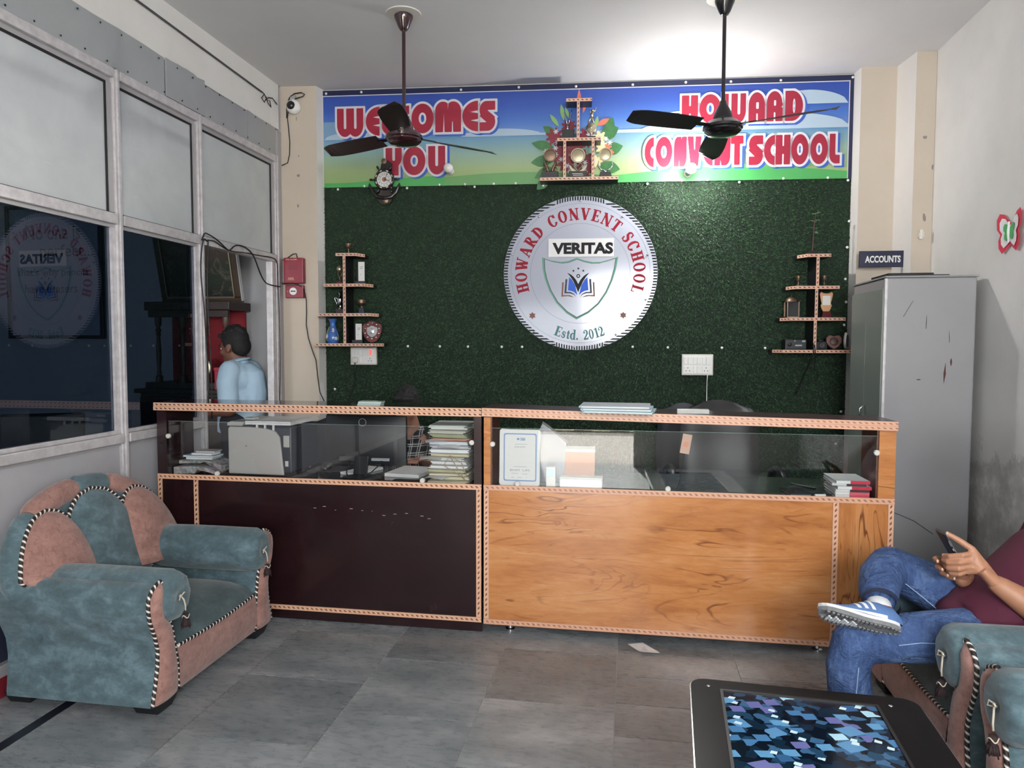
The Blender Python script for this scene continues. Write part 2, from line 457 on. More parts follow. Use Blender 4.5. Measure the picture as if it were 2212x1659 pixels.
for i, y in enumerate(posts):
    bx('mullion', XP-.045, XP+.006, y-.022, y+.022, 0 if i < 5 else 0, 2.82, M['alu'])
    bx('mullion_lip', XP+.006, XP+.018, y-.009, y+.009, 0, 2.81, M['alu'], .002)
for i in range(len(posts)-1):
    y0, y1 = posts[i]+.0225, posts[i+1]-.0225
    last = i == len(posts)-2
    bx('top_rail', XP-.04, XP+.012, y0, y1, 2.765, 2.812, M['alu'])
    bx('transom', XP-.04, XP+.016, y0, y1, 2.048, 2.10, M['alu'])
    bx('glazing_bead', XP-.03, XP-.012, y0, y1, 2.742, 2.765, M['alu_edge'], 0)
    bx('glazing_bead', XP-.03, XP-.002, y0, y1, 2.10, 2.106, M['seal'], 0)
    bx('frosted_panel', XP-.034, XP-.016, y0+.02, y1-.03, 2.106, 2.742, M['frosted'], 0)
    bx('side_bead', XP-.03, XP-.005, y1-.03, y1-.0005, 2.106, 2.742, M['alu_edge'], 0)
    bx('side_bead', XP-.03, XP-.012, y0, y0+.02, 2.106, 2.742, M['alu_edge'], 0)
    bx('gasket', XP-.0155, XP-.010, y1-.042, y1-.031, 2.108, 2.742, M['seal'], 0)
    bx('gasket', XP-.0155, XP-.010, y0+.02, y1-.042, 2.730, 2.742, M['seal'], 0)
    if not last:
        bx('glazing_bead', XP-.03, XP-.004, y0, y1, 2.030, 2.048, M['alu_edge'], 0)
        bx('sill_rail', XP-.045, XP+.018, y0, y1, .952, .998, M['alu'], .004)
        bx('sill_bead', XP-.04, XP-.002, y0, y1, .998, 1.018, M['alu'], .003)
        bx('side_bead', XP-.03, XP-.004, y1-.026, y1-.0005, 1.018, 2.030, M['alu'], 0)
        bx('side_bead', XP-.03, XP-.012, y0, y0+.012, 1.018, 2.030, M['seal'], 0)
        g = bx('tinted_pane', XP-.024, XP-.018, y0+.012, y1-.026, 1.018, 2.030, M['tint'], 0)
        bx('shadow_gasket', XP-.04, XP-.004, y0, y1, .938, .952, M['alu_edge'], 0)
        bx('lower_panel', XP-.035, XP-.012, y0, y1, .45, .938, M['lower'], 0)
        bx('mid_rail', XP-.045, XP+.016, y0, y1, .41, .45, M['alu'], .003)
        bx('blue_panel', XP-.03, XP-.012, y0, y1, .135, .41, M['bluepanel'], 0)
        bx('bottom_rail', XP-.045, XP+.016, y0, y1, .085, .135, M['alu_edge'], .003)
        bx('skirting', XP-.045, XP+.012, y0, y1, 0, .085, M['oxide'], 0)
    else:
        bx('door_jamb', XP-.045, XP+.004, y1-.06, y1, 0, 2.048, M['alu'], .003)
# filler boards above the top rail, edges uneven
for (y0, y1, dx, zt) in ((-1.65,.3,0,3.018),(.302,1.9,.004,3.016),(1.902,3.655,.002,3.02),(3.66,4.022,.012,3.022),(4.03,4.515,.004,3.0),(4.525,4.905,.001,3.012)):
    b = MB(); n = 10; poly = [(y0, 2.813), (y1, 2.813)]
    top = [(y1-(y1-y0)*i/n, zt+rng.uniform(-.006, .004)) for i in range(n+1)]
    vs = [(XP+.004+dx, p[0], p[1]) for p in poly+top]; vb = [(XP-.004+dx, p[0], p[1]) for p in poly+top]
    m = len(vs); b.add(vs+vb, [tuple(range(m)), tuple(range(2*m-1, m-1, -1))] + [(i, i+m, (i+1) % m+m, (i+1) % m) for i in range(m)])
    b.build('filler_board', M['board'], WL)
# screws along the boards
b = MB()
for y in np.arange(2.3, 4.9, .145):
    b.lathe([(.0001,.0),(.005,.0),(.004,.003),(.0001,.003)], 6, (XP+.009+(.012 if 3.66 < y < 4.02 else .002), y, 2.995), 'x')
    b.lathe([(.0001,.0),(.005,.0),(.004,.003),(.0001,.003)], 6, (XP+.009+(.012 if 3.66 < y < 4.02 else .002), y+.04, 2.83), 'x')
o = b.build('screw_heads', M['black'], WL); o['kind'] = 'stuff'
bx('pillar_filler', XP-.06, XP+.002, 4.937, 5.0, 0, 3.0, M['alu_edge'], .002)

# conduit along the beam with its coiled end
b = MB(); b.tube([(XP+.009, 2.5, 3.245), (XP+.009, 4.72, 3.195)], .006, 8); b.build('surface_conduit', M['gcable'], WL)
b = MB()
pts = [(XP+.012, 4.72, 3.195), (XP+.02,4.76,3.17), (XP+.018,4.73,3.13), (XP+.014,4.70,3.15), (XP+.02,4.73,3.185), (XP+.02,4.78,3.14), (XP+.02,4.82,3.125), (XP+.018,4.81,3.165), (XP+.014,4.77,3.16), (XP+.013,4.80,3.185), (XP+.012,4.86,3.20), (XP+.01,4.93,3.18)]
b.tube(pts, .0035, 6); b.build('coiled_cable', M['cable'], WL)

# ------------------------------------------------ green artificial turf lining the back wall
M['turf_base'] = mat('turf_backing', srgb(12,28,16), .9)
def blades():
    m = mat('turf_blade', srgb(34,78,46), .5, spec=.35); k = NT(m)
    v, x, y, z = k.xyz('Object')
    k.l(k.ramp(k.noise(v, 55, 3, .6), [(.3, srgb(14,40,20)), (.5, srgb(26,58,32)), (.72, srgb(54,90,52))]), k.b.inputs['Base Color'])
    return m
M['turf'] = blades()
TURF = thing('turf_panel', 'dark green artificial grass sheet covering the back wall', 'artificial grass', wp(0,0.0,0), WA)
b = MB(); b.box(-.012, 3.762, -.006, -.0005, .02, 2.64); b.build('backing_sheet', M['turf_base'], TURF)
N = 118000
u = rng.uniform(-.01, 3.76, N); z = rng.uniform(.48, 2.628, N)
a = rng.uniform(0, 2*PI, N); L = rng.uniform(.010, .019, N); w = rng.uniform(.0012, .0022, N); out = rng.uniform(.004, .013, N)
dx, dz = np.cos(a), np.sin(a)*.9 - .25
p0 = np.stack([u - dz*w, np.full(N, -.006), z + dx*w], 1); p1 = np.stack([u + dz*w, np.full(N, -.006), z - dx*w], 1)
m0 = np.stack([u + dx*L*.55 - dz*w*.8, -.006 - out, z + dz*L*.55 + dx*w*.8], 1); m1 = np.stack([u + dx*L*.55 + dz*w*.8, -.006 - out, z + dz*L*.55 - dx*w*.8], 1)
tp = np.stack([u + dx*L, -.006 - out*rng.uniform(.5, 1.1, N), z + dz*L], 1)
vv = np.stack([p0, p1, m1, m0, tp], 1).reshape(-1, 3).astype(np.float32)
me = D.meshes.new('grass_blades'); me.vertices.add(N*5); me.vertices.foreach_set('co', vv.ravel())
base = (np.arange(N)*5)[:, None]
loops = np.concatenate([base+np.array([[0,1,2,3]]), base+np.array([[3,2,4]])], 1).ravel().astype(np.int32)
ls = np.stack([np.arange(N)*7, np.arange(N)*7+4], 1).ravel().astype(np.int32)
me.loops.add(N*7); me.loops.foreach_set('vertex_index', loops)
me.polygons.add(N*2); me.polygons.foreach_set('loop_start', ls)
me.update(calc_edges=True); me.validate(); me.materials.append(M['turf'])
o = D.objects.new('grass_blades', me); COL.objects.link(o); o.parent = TURF; o['kind'] = 'stuff'
def cap(par, u, z, y=-.020, r=.010):
    b = MB(); b.lathe([(.0001,.001),(r,0.0),(r*.8,.005),(r*.3,.007),(.0001,.007)], 10, (u, y, z), 'y'); b.build('nail_cap', M['nail'], par, smooth=True)
for (u_, z_) in [(-.02,2.28),(-.02,2.15),(.06,1.12),(.30,1.445),(.62,1.443),(.86,1.442),(1.07,1.441),(1.32,1.44),(1.47,1.44),(2.03,1.44),(2.27,1.442),(2.52,1.438),(2.9,1.437),(3.2,1.436),(3.75,2.32),(3.742,2.14),(3.735,1.92),(3.745,1.76),(3.735,1.60),(3.73,.99),(3.70,.76)]:
    cap(TURF, u_, z_)
b = MB(); b.box(-.012, 3.762, -.012, -.006, 1.436, 1.442); b.build('sheet_seam', M['turf_base'], TURF)
# ================================================================== LETTERING (shapes as distance fields, turned into flat meshes)
def s_box(x, y, x0, x1, y0, y1):
    return np.maximum(np.abs(x-(x0+x1)/2)-(x1-x0)/2, np.abs(y-(y0+y1)/2)-(y1-y0)/2)
def s_ell(x, y, cx, cy, a, b):
    X, Y = (x-cx)/a, (y-cy)/b; k0 = np.sqrt(X*X+Y*Y); k1 = np.sqrt((X/a)**2+(Y/b)**2)+1e-9
    return k0*(k0-1)/k1
def s_bar(x, y, x0, y0, x1, y1, w):          # straight bar with square ends
    L = math.hypot(x1-x0, y1-y0); tx, ty = (x1-x0)/L, (y1-y0)/L
    a = (x-x0)*tx+(y-y0)*ty; c = -(x-x0)*ty+(y-y0)*tx
    return np.maximum(np.abs(a-L/2)-L/2, np.abs(c)-w/2)
def s_cap(x, y, x0, y0, x1, y1, r):          # bar with round ends
    dx, dy = x1-x0, y1-y0; h = np.clip(((x-x0)*dx+(y-y0)*dy)/(dx*dx+dy*dy+1e-12), 0, 1)
    return np.hypot(x-x0-h*dx, y-y0-h*dy)-r
def s_poly(x, y, P):                         # exact signed distance to a polygon
    P = np.array(P, float); n = len(P); d = np.full(x.shape, 1e9); s = np.ones(x.shape)
    for i in range(n):
        a, b = P[i], P[i-1]; ex, ey = b-a; wx, wy = x-a[0], y-a[1]
        h = np.clip((wx*ex+wy*ey)/(ex*ex+ey*ey+1e-12), 0, 1); d = np.minimum(d, (wx-ex*h)**2+(wy-ey*h)**2)
        c1, c2, c3 = y >= a[1], y < b[1], ex*wy > ey*wx
        s = np.where((c1 & c2 & c3) | (~c1 & ~c2 & ~c3), -s, s)
    return s*np.sqrt(d)
U = lambda *a: __import__('functools').reduce(np.minimum, a)
I = lambda *a: __import__('functools').reduce(np.maximum, a)
def field_mesh(mb, fn, x0, x1, y0, y1, n, level, place):
    """flat mesh of {fn < level}; place(x, y) -> 3D point"""
    h = (y1-y0)/n; nx = max(2, int((x1-x0)/h)+1)
    xs_ = x0+np.arange(nx+1)*h; ys_ = y0+np.arange(n+1)*h
    X, Y = np.meshgrid(xs_, ys_); F = fn(X, Y)-level; inn = F < 0
    full = inn[:-1,:-1] & inn[1:,:-1] & inn[:-1,1:] & inn[1:,1:]
    anyc = inn[:-1,:-1] | inn[1:,:-1] | inn[:-1,1:] | inn[1:,1:]
    for j in range(n):
        row = full[j]; i = 0
        while i < nx:
            if row[i]:
                k = i
                while k < nx and row[k]: k += 1
                mb.add([place(xs_[i], ys_[j]), place(xs_[k], ys_[j]), place(xs_[k], ys_[j+1]), place(xs_[i], ys_[j+1])], [(0,1,2,3)])
                i = k
            else: i += 1
        for i in np.nonzero(anyc[j] & ~row)[0]:
            c = [(xs_[i],ys_[j],F[j,i]), (xs_[i+1],ys_[j],F[j,i+1]), (xs_[i+1],ys_[j+1],F[j+1,i+1]), (xs_[i],ys_[j+1],F[j+1,i])]
            P = []
            for a in range(4):
                p, q = c[a], c[(a+1) % 4]
                if p[2] < 0: P.append((p[0], p[1]))
                if (p[2] < 0) != (q[2] < 0):
                    t = p[2]/(p[2]-q[2]); P.append((p[0]+(q[0]-p[0])*t, p[1]+(q[1]-p[1])*t))
            if len(P) > 2: mb.add([place(*p) for p in P], [tuple(range(len(P)))])

# ---- chunky rounded display capitals (height 1); returns (width, field)
def fat(ch, w):
    def slot(x, y, cx, y0, y1, r): return s_cap(x, y, cx, y0, cx, y1, r)
    def bowl(x, y, x0, x1, top=1.0, bot=0.0, rb=.42):       # flat top, rounded bottom
        return U(s_box(x, y, x0, x1, bot+rb, top), I(s_ell(x, y, (x0+x1)/2, bot+rb, (x1-x0)/2, rb), y-bot-rb-.01))
    def arch(x, y, x0, x1, top=1.0, bot=0.0, rt=.42):
        return U(s_box(x, y, x0, x1, bot, top-rt), I(s_ell(x, y, (x0+x1)/2, top-rt, (x1-x0)/2, rt), top-rt-.01-y))
    def half(x, y):                                          # left-rounded body, straight right edge
        return I(s_ell(x, y, w, .5, w, .5), x-w)
    F = {
     'W': lambda x, y: I(U(bowl(x,y,0,.60*w), bowl(x,y,.40*w,w)), -slot(x,y,.305*w,.32,1.3,.045), -slot(x,y,.695*w,.32,1.3,.045)),
     'U': lambda x, y: I(bowl(x,y,0,w), -slot(x,y,.5*w,.34,1.3,.05)),
     'Y': lambda x, y: I(U(bowl(x,y,0,w,1,.30,.35), s_box(x,y,.42*w,.80*w,0,.5)), -slot(x,y,.5*w,.58,1.3,.05)),
     'O': lambda x, y: I(s_ell(x,y,.5*w,.5,.5*w,.5), -s_ell(x,y,.5*w,.5,.17*w,.20)),
     'C': lambda x, y: I(half(x,y), -s_ell(x,y,w*1.02,.5,.40*w,.20)),
     'E': lambda x, y: I(half(x,y), -s_poly(x,y,[(.50*w,.64),(1.3*w,.57),(1.3*w,.71)][::-1]), -s_poly(x,y,[(.50*w,.36),(1.3*w,.29),(1.3*w,.43)][::-1])),
     'L': lambda x, y: U(s_box(x,y,0,.56*w,.25,1), I(s_ell(x,y,.62*w,.30,.62*w,.30), x-.62*w, y-.31), s_box(x,y,.50*w,w,0,.29)),
     'M': lambda x, y: I(U(arch(x,y,0,.60*w,1,0,.30), arch(x,y,.40*w,w,1,0,.30)), -s_poly(x,y,[(.29*w,-.3),(.37*w,-.3),(.335*w,.66)]), -s_poly(x,y,[(.63*w,-.3),(.71*w,-.3),(.665*w,.66)]), -s_poly(x,y,[(.47*w,1.2),(.53*w,1.2),(.5*w,.62)][::-1])),
     'S': lambda x, y: U(s_box(x,y,.42*w,w,.70,1), I(s_ell(x,y,.45*w,.70,.45*w,.30), x-.46*w), s_bar(x,y,.20*w,.62,.80*w,.34,.32), I(s_ell(x,y,.50*w,.31,.50*w,.31), .48*w-x), s_box(x,y,0,.52*w,0,.29)),
     'H': lambda x, y: I(s_box(x,y,0,w,0,1), -s_box(x,y,.46*w,.56*w,.62,1.4), -s_box(x,y,.46*w,.56*w,-.4,.36)),
     'A': lambda x, y: I(arch(x,y,0,w,1,0,.45), -s_box(x,y,.48*w,.57*w,-.4,.28), -s_box(x,y,.46*w,.62*w,.44,.66)),
     'R': lambda x, y: I(U(arch(x,y,0,.96*w,1,.45,.40), s_box(x,y,0,w,0,.6)), -s_box(x,y,.45*w,.55*w,-.4,.30), -s_box(x,y,.45*w,.58*w,.52,.70), -s_poly(x,y,[(1.3*w,.60),(.90*w,.48),(1.3*w,.36)])),
     'D': lambda x, y: I(U(s_box(x,y,0,.45*w,0,1), I(s_ell(x,y,.38*w,.5,.62*w,.5), .37*w-x)), -s_ell(x,y,.50*w,.5,.07*w,.24)),
     'N': lambda x, y: I(U(arch(x,y,0,.62*w,1,0,.32), bowl(x,y,.38*w,w,1,0,.32)), -s_poly(x,y,[(.36*w,-.3),(.44*w,-.3),(.40*w,.62)]), -s_poly(x,y,[(.56*w,1.3),(.64*w,1.3),(.60*w,.40)][::-1])),
     'V': lambda x, y: I(s_poly(x,y,[(0,1),(.24*w,0),(.76*w,0),(w,1)]), -s_poly(x,y,[(.40*w,1.3),(.60*w,1.3),(.5*w,.34)][::-1])),
     'T': lambda x, y: U(s_box(x,y,0,w,.72,1), s_box(x,y,.27*w,.73*w,0,.8)),
    }
    return F[ch]
# ---- bold roman capitals with serifs (height 1)
def roman(ch):
    T, t, s = .20, .07, .055
    def serif(x, y, cx, yy, hw=.19): return s_box(x, y, cx-hw, cx+hw, yy-(s if yy > .5 else 0), yy+(0 if yy > .5 else s))
    def stem(x, y, cx, w=T, y0=0, y1=1, hw=.19): return U(s_box(x,y,cx-w/2,cx+w/2,y0,y1), serif(x,y,cx,y0,hw), serif(x,y,cx,y1,hw))
    def oo(x, y, cx, a=.36): return I(s_ell(x,y,cx,.5,a,.52), -s_ell(x,y,cx,.5,a-.19,.45))
    G = {
     'H': (.80, lambda x, y: U(stem(x,y,.20), stem(x,y,.60), s_box(x,y,.2,.6,.47,.54))),
     'O': (.80, lambda x, y: oo(x,y,.38)),
     'W': (1.08, lambda x, y: U(s_bar(x,y,.10,1,.34,0,T), s_bar(x,y,.34,0,.52,.95,t), s_bar(x,y,.46,1,.70,0,T), s_bar(x,y,.70,0,.92,1,t), serif(x,y,.10,1,.15), serif(x,y,.48,1,.15), serif(x,y,.93,1,.13))),
     'A': (.80, lambda x, y: U(s_bar(x,y,.10,0,.38,1,t), s_bar(x,y,.38,1,.64,0,T), s_box(x,y,.2,.52,.28,.34), serif(x,y,.11,0,.13), serif(x,y,.63,0,.17))),
     'R': (.84, lambda x, y: U(stem(x,y,.20), I(s_ell(x,y,.36,.74,.26,.27), -s_ell(x,y,.34,.74,.10,.20), .2-x), s_bar(x,y,.36,.48,.66,0,T*.95), serif(x,y,.70,0,.12))),
     'D': (.84, lambda x, y: U(stem(x,y,.20), I(s_ell(x,y,.26,.5,.46,.5), -s_ell(x,y,.24,.5,.27,.43), .2-x))),
     'C': (.78, lambda x, y: U(I(oo(x,y,.40), -s_poly(x,y,[(.44,.66),(1.2,.9),(1.2,.12),(.44,.34)][::-1])), s_box(x,y,.64,.69,.66,.98))),
     'N': (.86, lambda x, y: U(stem(x,y,.14,t,0,1,.13), stem(x,y,.68,t,0,1,.13), s_bar(x,y,.12,1,.67,0,T))),
     'V': (.80, lambda x, y: U(s_bar(x,y,.12,1,.39,0,T), s_bar(x,y,.39,0,.64,1,t), serif(x,y,.12,1,.16), serif(x,y,.64,1,.13))),
     'E': (.74, lambda x, y: U(stem(x,y,.20), s_box(x,y,.1,.62,.94,1), s_box(x,y,.1,.64,0,.06), s_box(x,y,.2,.48,.48,.54), s_box(x,y,.58,.63,.78,1), s_box(x,y,.60,.65,0,.24), s_box(x,y,.45,.50,.40,.62))),
     'T': (.76, lambda x, y: U(stem(x,y,.35), s_box(x,y,.02,.68,.94,1), s_box(x,y,.02,.07,.74,1), s_box(x,y,.63,.68,.74,1))),
     'S': (.62, lambda x, y: U(I(s_ell(x,y,.28,.745,.25,.275), -s_ell(x,y,.31,.745,.13,.20), U(x-.30, .72-y)), I(s_ell(x,y,.28,.265,.27,.285), -s_ell(x,y,.24,.265,.14,.21), U(.26-x, y-.3)), s_bar(x,y,.10,.64,.48,.36,.21), s_box(x,y,.45,.49,.70,1.0), s_box(x,y,.04,.08,0,.30))),
     'L': (.70, lambda x, y: U(stem(x,y,.20), s_box(x,y,.1,.62,0,.06), s_box(x,y,.58,.63,0,.26))),
     's': (.46, lambda x, y: U(I(s_ell(x,y,.20,.49,.18,.19), -s_ell(x,y,.22,.49,.08,.12), U(x-.22,.46-y)), I(s_ell(x,y,.20,.18,.19,.20), -s_ell(x,y,.18,.18,.09,.13), U(.18-x,y-.2)), s_bar(x,y,.08,.42,.34,.26,.15))),
     't': (.36, lambda x, y: U(s_box(x,y,.10,.24,.08,.84), s_box(x,y,.02,.33,.58,.64), I(s_ell(x,y,.22,.12,.12,.12), -s_ell(x,y,.25,.15,.06,.08), y-.14))),
     'd': (.60, lambda x, y: U(I(s_ell(x,y,.26,.33,.25,.34), -s_ell(x,y,.28,.33,.11,.27)), s_box(x,y,.37,.52,0,1.02), s_box(x,y,.28,.5,.96,1.02), s_box(x,y,.4,.6,0,.05))),
     '.': (.30, lambda x, y: s_ell(x,y,.12,.09,.09,.09)),
     '2': (.56, lambda x, y: U(I(s_ell(x,y,.25,.70,.23,.30), -s_ell(x,y,.21,.70,.11,.23), U(.24-x, .74-y)), s_ell(x,y,.10,.72,.075,.075), s_bar(x,y,.40,.58,.06,.06,.11), s_box(x,y,.03,.46,0,.13), s_bar(x,y,.44,.05,.50,.28,.05))),
     '0': (.56, lambda x, y: I(s_ell(x,y,.25,.5,.24,.5), -s_ell(x,y,.25,.5,.10,.44))),
     '1': (.46, lambda x, y: U(s_box(x,y,.17,.33,0,1), s_box(x,y,.05,.45,0,.05), s_bar(x,y,.04,.84,.26,.97,.07))),
    }
    return G[ch]
def font_mesh(mb, txt, w, h, place, bold=0.0):
    """plain sans text fitted into w x h, laid out by place(x, y)"""
    c = D.curves.new('lettering', 'FONT'); c.body = txt; c.size = 1.0; c.offset = bold; c.resolution_u = 3
    o = D.objects.new('lettering', c); COL.objects.link(o)
    bpy.context.view_layer.update()
    me = o.evaluated_get(bpy.context.evaluated_depsgraph_get()).to_mesh()
    v = np.array([p.co[:] for p in me.vertices]); f = [tuple(p.vertices) for p in me.polygons]
    o.to_mesh_clear(); D.objects.remove(o); D.curves.remove(c)
    if not len(v): return
    mn, mx = v.min(0), v.max(0)
    mb.add([place((p[0]-mn[0])/(mx[0]-mn[0])*w, (p[1]-mn[1])/(mx[1]-mn[1])*h) for p in v], f)

# ================================================================== WELCOME BANNER
M['flex'] = mat('printed_flex_sky', srgb(60,90,170), .45, spec=.4); k = NT(M['flex'])
v, x, y, z = k.xyz('Object')
zz = k.math('ADD', z, k.math('MULTIPLY', k.math('SINE', k.math('MULTIPLY', x, 2.1)), .008))
c = k.ramp(k.math('DIVIDE', k.math('SUBTRACT', zz, 0.0), .70),
   [(0, srgb(100,164,94)), (.05, srgb(138,166,108)), (.18, srgb(152,172,126)), (.33, srgb(134,162,152)), (.47, srgb(106,146,172)),
    (.505, srgb(92,136,174)), (.52, srgb(98,136,190)), (.64, srgb(66,106,180)), (.80, srgb(46,78,160)), (1, srgb(36,62,144))])
k.l(c, k.b.inputs['Base Color'])
k.bump(k.noise(v, 7, 3, .5, 0, (1.4, 1, .35)), .25, .02)
M['flex_navy'] = mat('navy_flex_border', srgb(22,30,66), .35, bump=(9,.2,.02))
M['pr_cloud'] = mat('print_cloud', srgb(166,186,204), .45)
M['pr_haze'] = mat('print_haze', srgb(112,146,178), .45)
M['pr_hill'] = mat('print_hill_green', srgb(64,148,78), .45)
M['pr_hill2'] = mat('print_hill_dark', srgb(92,142,86), .45)
M['pr_red'] = mat('print_crimson', srgb(150,22,52), .42, noise=(60, srgb(138,18,46), .6))
M['pr_white'] = mat('print_white', srgb(206,206,212), .42)
M['pr_blue'] = mat('print_shadow_blue', srgb(44,82,168), .42)
BAN = thing('welcome_banner', 'wide printed banner with red lettering and blue sky above the green turf', 'banner', wp(0, 0, 2.615), WA)
b = MB(); b.box(-.03, 3.766, -.012, -.004, .0, .706); b.build('navy_border', M['flex_navy'], BAN)
b = MB(); b.grid(lambda s, t: (-.010+s*3.742, -.0165+.0025*math.sin(9*s*3.7)*math.sin(3*t), .0+t*.662), 60, 8); b.build('printed_sheet', M['flex'], BAN, smooth=True)
b = MB()
b.box(-.012, 3.735, -.0205, -.019, .660, .666); b.box(3.728, 3.734, -.0205, -.019, 0, .660); b.box(-.012, -.006, -.0205, -.019, 0, .660)
b.build('white_outline', M['pr_white'], BAN)
ly = [-.0200]
def nxt(): ly[0] -= .00022; return ly[0]
def blob(name, m, pts, label=None):
    yy = nxt(); b = MB(); b.add([(p[0], yy, p[1]) for p in pts], [tuple(range(len(pts)))]); return b.build(name, m, BAN)
def hump(x0, x1, z0, h, n=18, p=.5): return [(x0+(x1-x0)*i/n, z0+h*(math.sin(PI*i/n)**p)) for i in range(n+1)]
def cloud(x0, x1, z0, h): blob('cloud_print', M['pr_cloud'], [(x1, z0), (x0, z0)] + hump(x0, x1, z0, h)[1:-1])
blob('haze_print', M['pr_haze'], [(-.004,.355),(.30,.355),(.30,.475),(-.004,.475)])
cloud(-.004, .45, .345, .055); cloud(1.02, 1.62, .348, .05)
blob('cloud_print', M['pr_cloud'], [(1.0,.345),(3.727,.350),(3.727,.375),(2.3,.372),(1.6,.362)])
cloud(2.30, 3.20, .365, .05); cloud(2.95, 3.725, .37, .085); cloud(3.20, 3.724, .515, .095); cloud(2.50, 2.80, .475, .016)
blob('hill_print', M['pr_hill2'], [(.6,.0),(2.3,.0)] + [(2.3-1.7*i/14, .03+.055*math.sin(PI*i/14)) for i in range(15)])
blob('hill_print', M['pr_hill'], [(-.004,.0),(1.0,.0),(.9,.01)] + [(.9-.9*i/12, .05+.02*math.cos(i*.28)) for i in range(13)])
blob('hill_print', M['pr_hill'], [(1.9,.0),(3.727,.0),(3.727,.04)] + [(3.727-1.82*i/16, .05+.05*math.sin(PI*min(1,i/14))) for i in range(17)])
blob('hill_print', M['pr_hill2'], [(3.0,.09),(3.6,.09),(3.55,.15),(3.35,.20),(3.1,.17)])
words = [   # letters: (char, left edge, right edge, base z, top z) measured along the sheet
 [('W',.099,.297,.365,.570),('E',.315,.419,.368,.577),('L',.436,.540,.372,.578),('C',.545,.640,.376,.580),('O',.656,.820,.378,.590),('M',.832,1.022,.382,.600),('E',1.032,1.146,.382,.600),('S',1.157,1.271,.384,.596)],
 [('Y',.462,.583,.078,.278),('O',.592,.758,.078,.284),('U',.779,.905,.080,.285)],
 [('H',2.593,2.705,.398,.594),('O',2.716,2.863,.398,.598),('W',2.877,3.034,.398,.598),('A',3.052,3.163,.400,.602),('R',3.175,3.284,.400,.606),('D',3.300,3.420,.400,.606)],
 [('C',2.339,2.403,.100,.310),('O',2.415,2.531,.100,.312),('N',2.543,2.632,.102,.310),('V',2.636,2.735,.102,.310),('E',2.744,2.812,.104,.306),('N',2.824,2.933,.104,.310),('T',2.936,3.022,.106,.308)],
 [('S',3.060,3.156,.102,.306),('C',3.163,3.236,.100,.306),('H',3.242,3.341,.102,.306),('O',3.348,3.464,.100,.308),('O',3.476,3.594,.100,.308),('L',3.605,3.675,.102,.306)]]
for wd in words:
    bs, bw, br = MB(), MB(), MB()
    for (ch, x0, x1, z0, z1) in wd:
        hh = z1-z0; w = (x1-x0)/hh; f = fat(ch, w)
        for mb, lev, ox, oz, dy in ((bs,.075,.016,-.011,0),(bw,.075,0,0,1),(br,0,0,0,2)):
            yy = ly[0]-.0004-.0004*dy
            field_mesh(mb, f, -.12, w+.12, -.12, 1.12, 54, lev, lambda a, b_, x0=x0, z0=z0, hh=hh, ox=ox, oz=oz, yy=yy: (x0+a*hh+ox, yy, z0+b_*hh+oz))
    bs.build('blue_letter_shadow', M['pr_blue'], BAN); bw.build('white_letter_outline', M['pr_white'], BAN); br.build('red_lettering', M['pr_red'], BAN)
ly[0] -= .0015
for i, u_ in enumerate([.015,.28,.60,1.02,1.44,1.85,2.25,2.62,2.93,3.27,3.752]): cap(BAN, u_, .685+.004*math.sin(i*2), -.0125)
for i, u_ in enumerate([.10,.30,.44,.62,.86,1.05,1.12,1.26,1.42,1.62,1.80,2.14,2.36,2.60,2.78,3.00,3.30,3.60,3.735]): cap(BAN, u_, (.006 if i % 3 else -.014), -.021)
# printed bouquet in the middle of the sheet
M['pr_leaf'] = mat('print_leaf', srgb(34,84,46), .45, noise=(30, srgb(60,120,64), .6))
M['pr_bud'] = mat('print_bud', srgb(128,170,100), .45)
M['pr_rose'] = mat('print_dark_rose', srgb(138,20,46), .45, noise=(40, srgb(90,10,30), .6))
M['pr_orange'] = mat('print_orange_petal', srgb(206,110,84), .45)
M['pr_cream'] = mat('print_cream_petal', srgb(222,212,160), .45)
def leaf(cx, cz, L, w, a, m=None):
    n = 8; pts = [(i/n*L, w*math.sin(PI*i/n)) for i in range(n+1)] + [(i/n*L, -w*math.sin(PI*i/n)) for i in range(n-1, 0, -1)]
    ca, sa = math.cos(a), math.sin(a); blob('leaf_print', m or M['pr_leaf'], [(cx+p[0]*ca-p[1]*sa, cz+p[0]*sa+p[1]*ca) for p in pts])
def flower(cx, cz, r, m, n=9, d=.25):
    blob('flower_print', m, [(cx+r*(1+d*math.cos(n*t))*math.cos(t), cz+r*(1+d*math.cos(n*t))*math.sin(t)) for t in np.linspace(0, 2*PI, 6*n, endpoint=False)])
for (cx, cz, L, w, a) in ((1.70,.25,.17,.035,2.9),(1.70,.17,.17,.04,3.25),(1.70,.11,.16,.04,3.6),(1.72,.33,.13,.03,2.5),(2.05,.22,.14,.045,.25),(2.02,.32,.15,.05,.45),(2.02,.12,.15,.045,-.2),(1.66,.04,.12,.035,3.9),(2.06,.38,.09,.04,.9)): leaf(cx, cz, L, w, a)
for (cx, cz, L, w, a) in ((1.73,.40,.11,.015,2.2),(1.765,.44,.12,.015,1.75),(1.80,.46,.08,.012,1.9),(1.99,.38,.09,.014,1.4)): leaf(cx, cz, L, w, a, M['pr_bud'])
leaf(1.872,.49,.17,.016,PI/2,M['pr_orange']); leaf(1.90,.49,.10,.012,1.3,M['pr_orange']); leaf(2.0,.40,.10,.02,.5,M['pr_orange'])
for (cx, cz, r) in ((1.70,.33,.055),(1.74,.22,.065),(1.78,.15,.06),(1.85,.26,.06),(1.93,.32,.06),(1.90,.15,.07),(1.80,.40,.045),(1.93,.10,.05)): flower(cx, cz, r, M['pr_rose'])
for (cx, cz, r) in ((2.02,.31,.045),(2.04,.24,.04),(2.00,.15,.035)): flower(cx, cz, r, M['pr_cream'], 7)
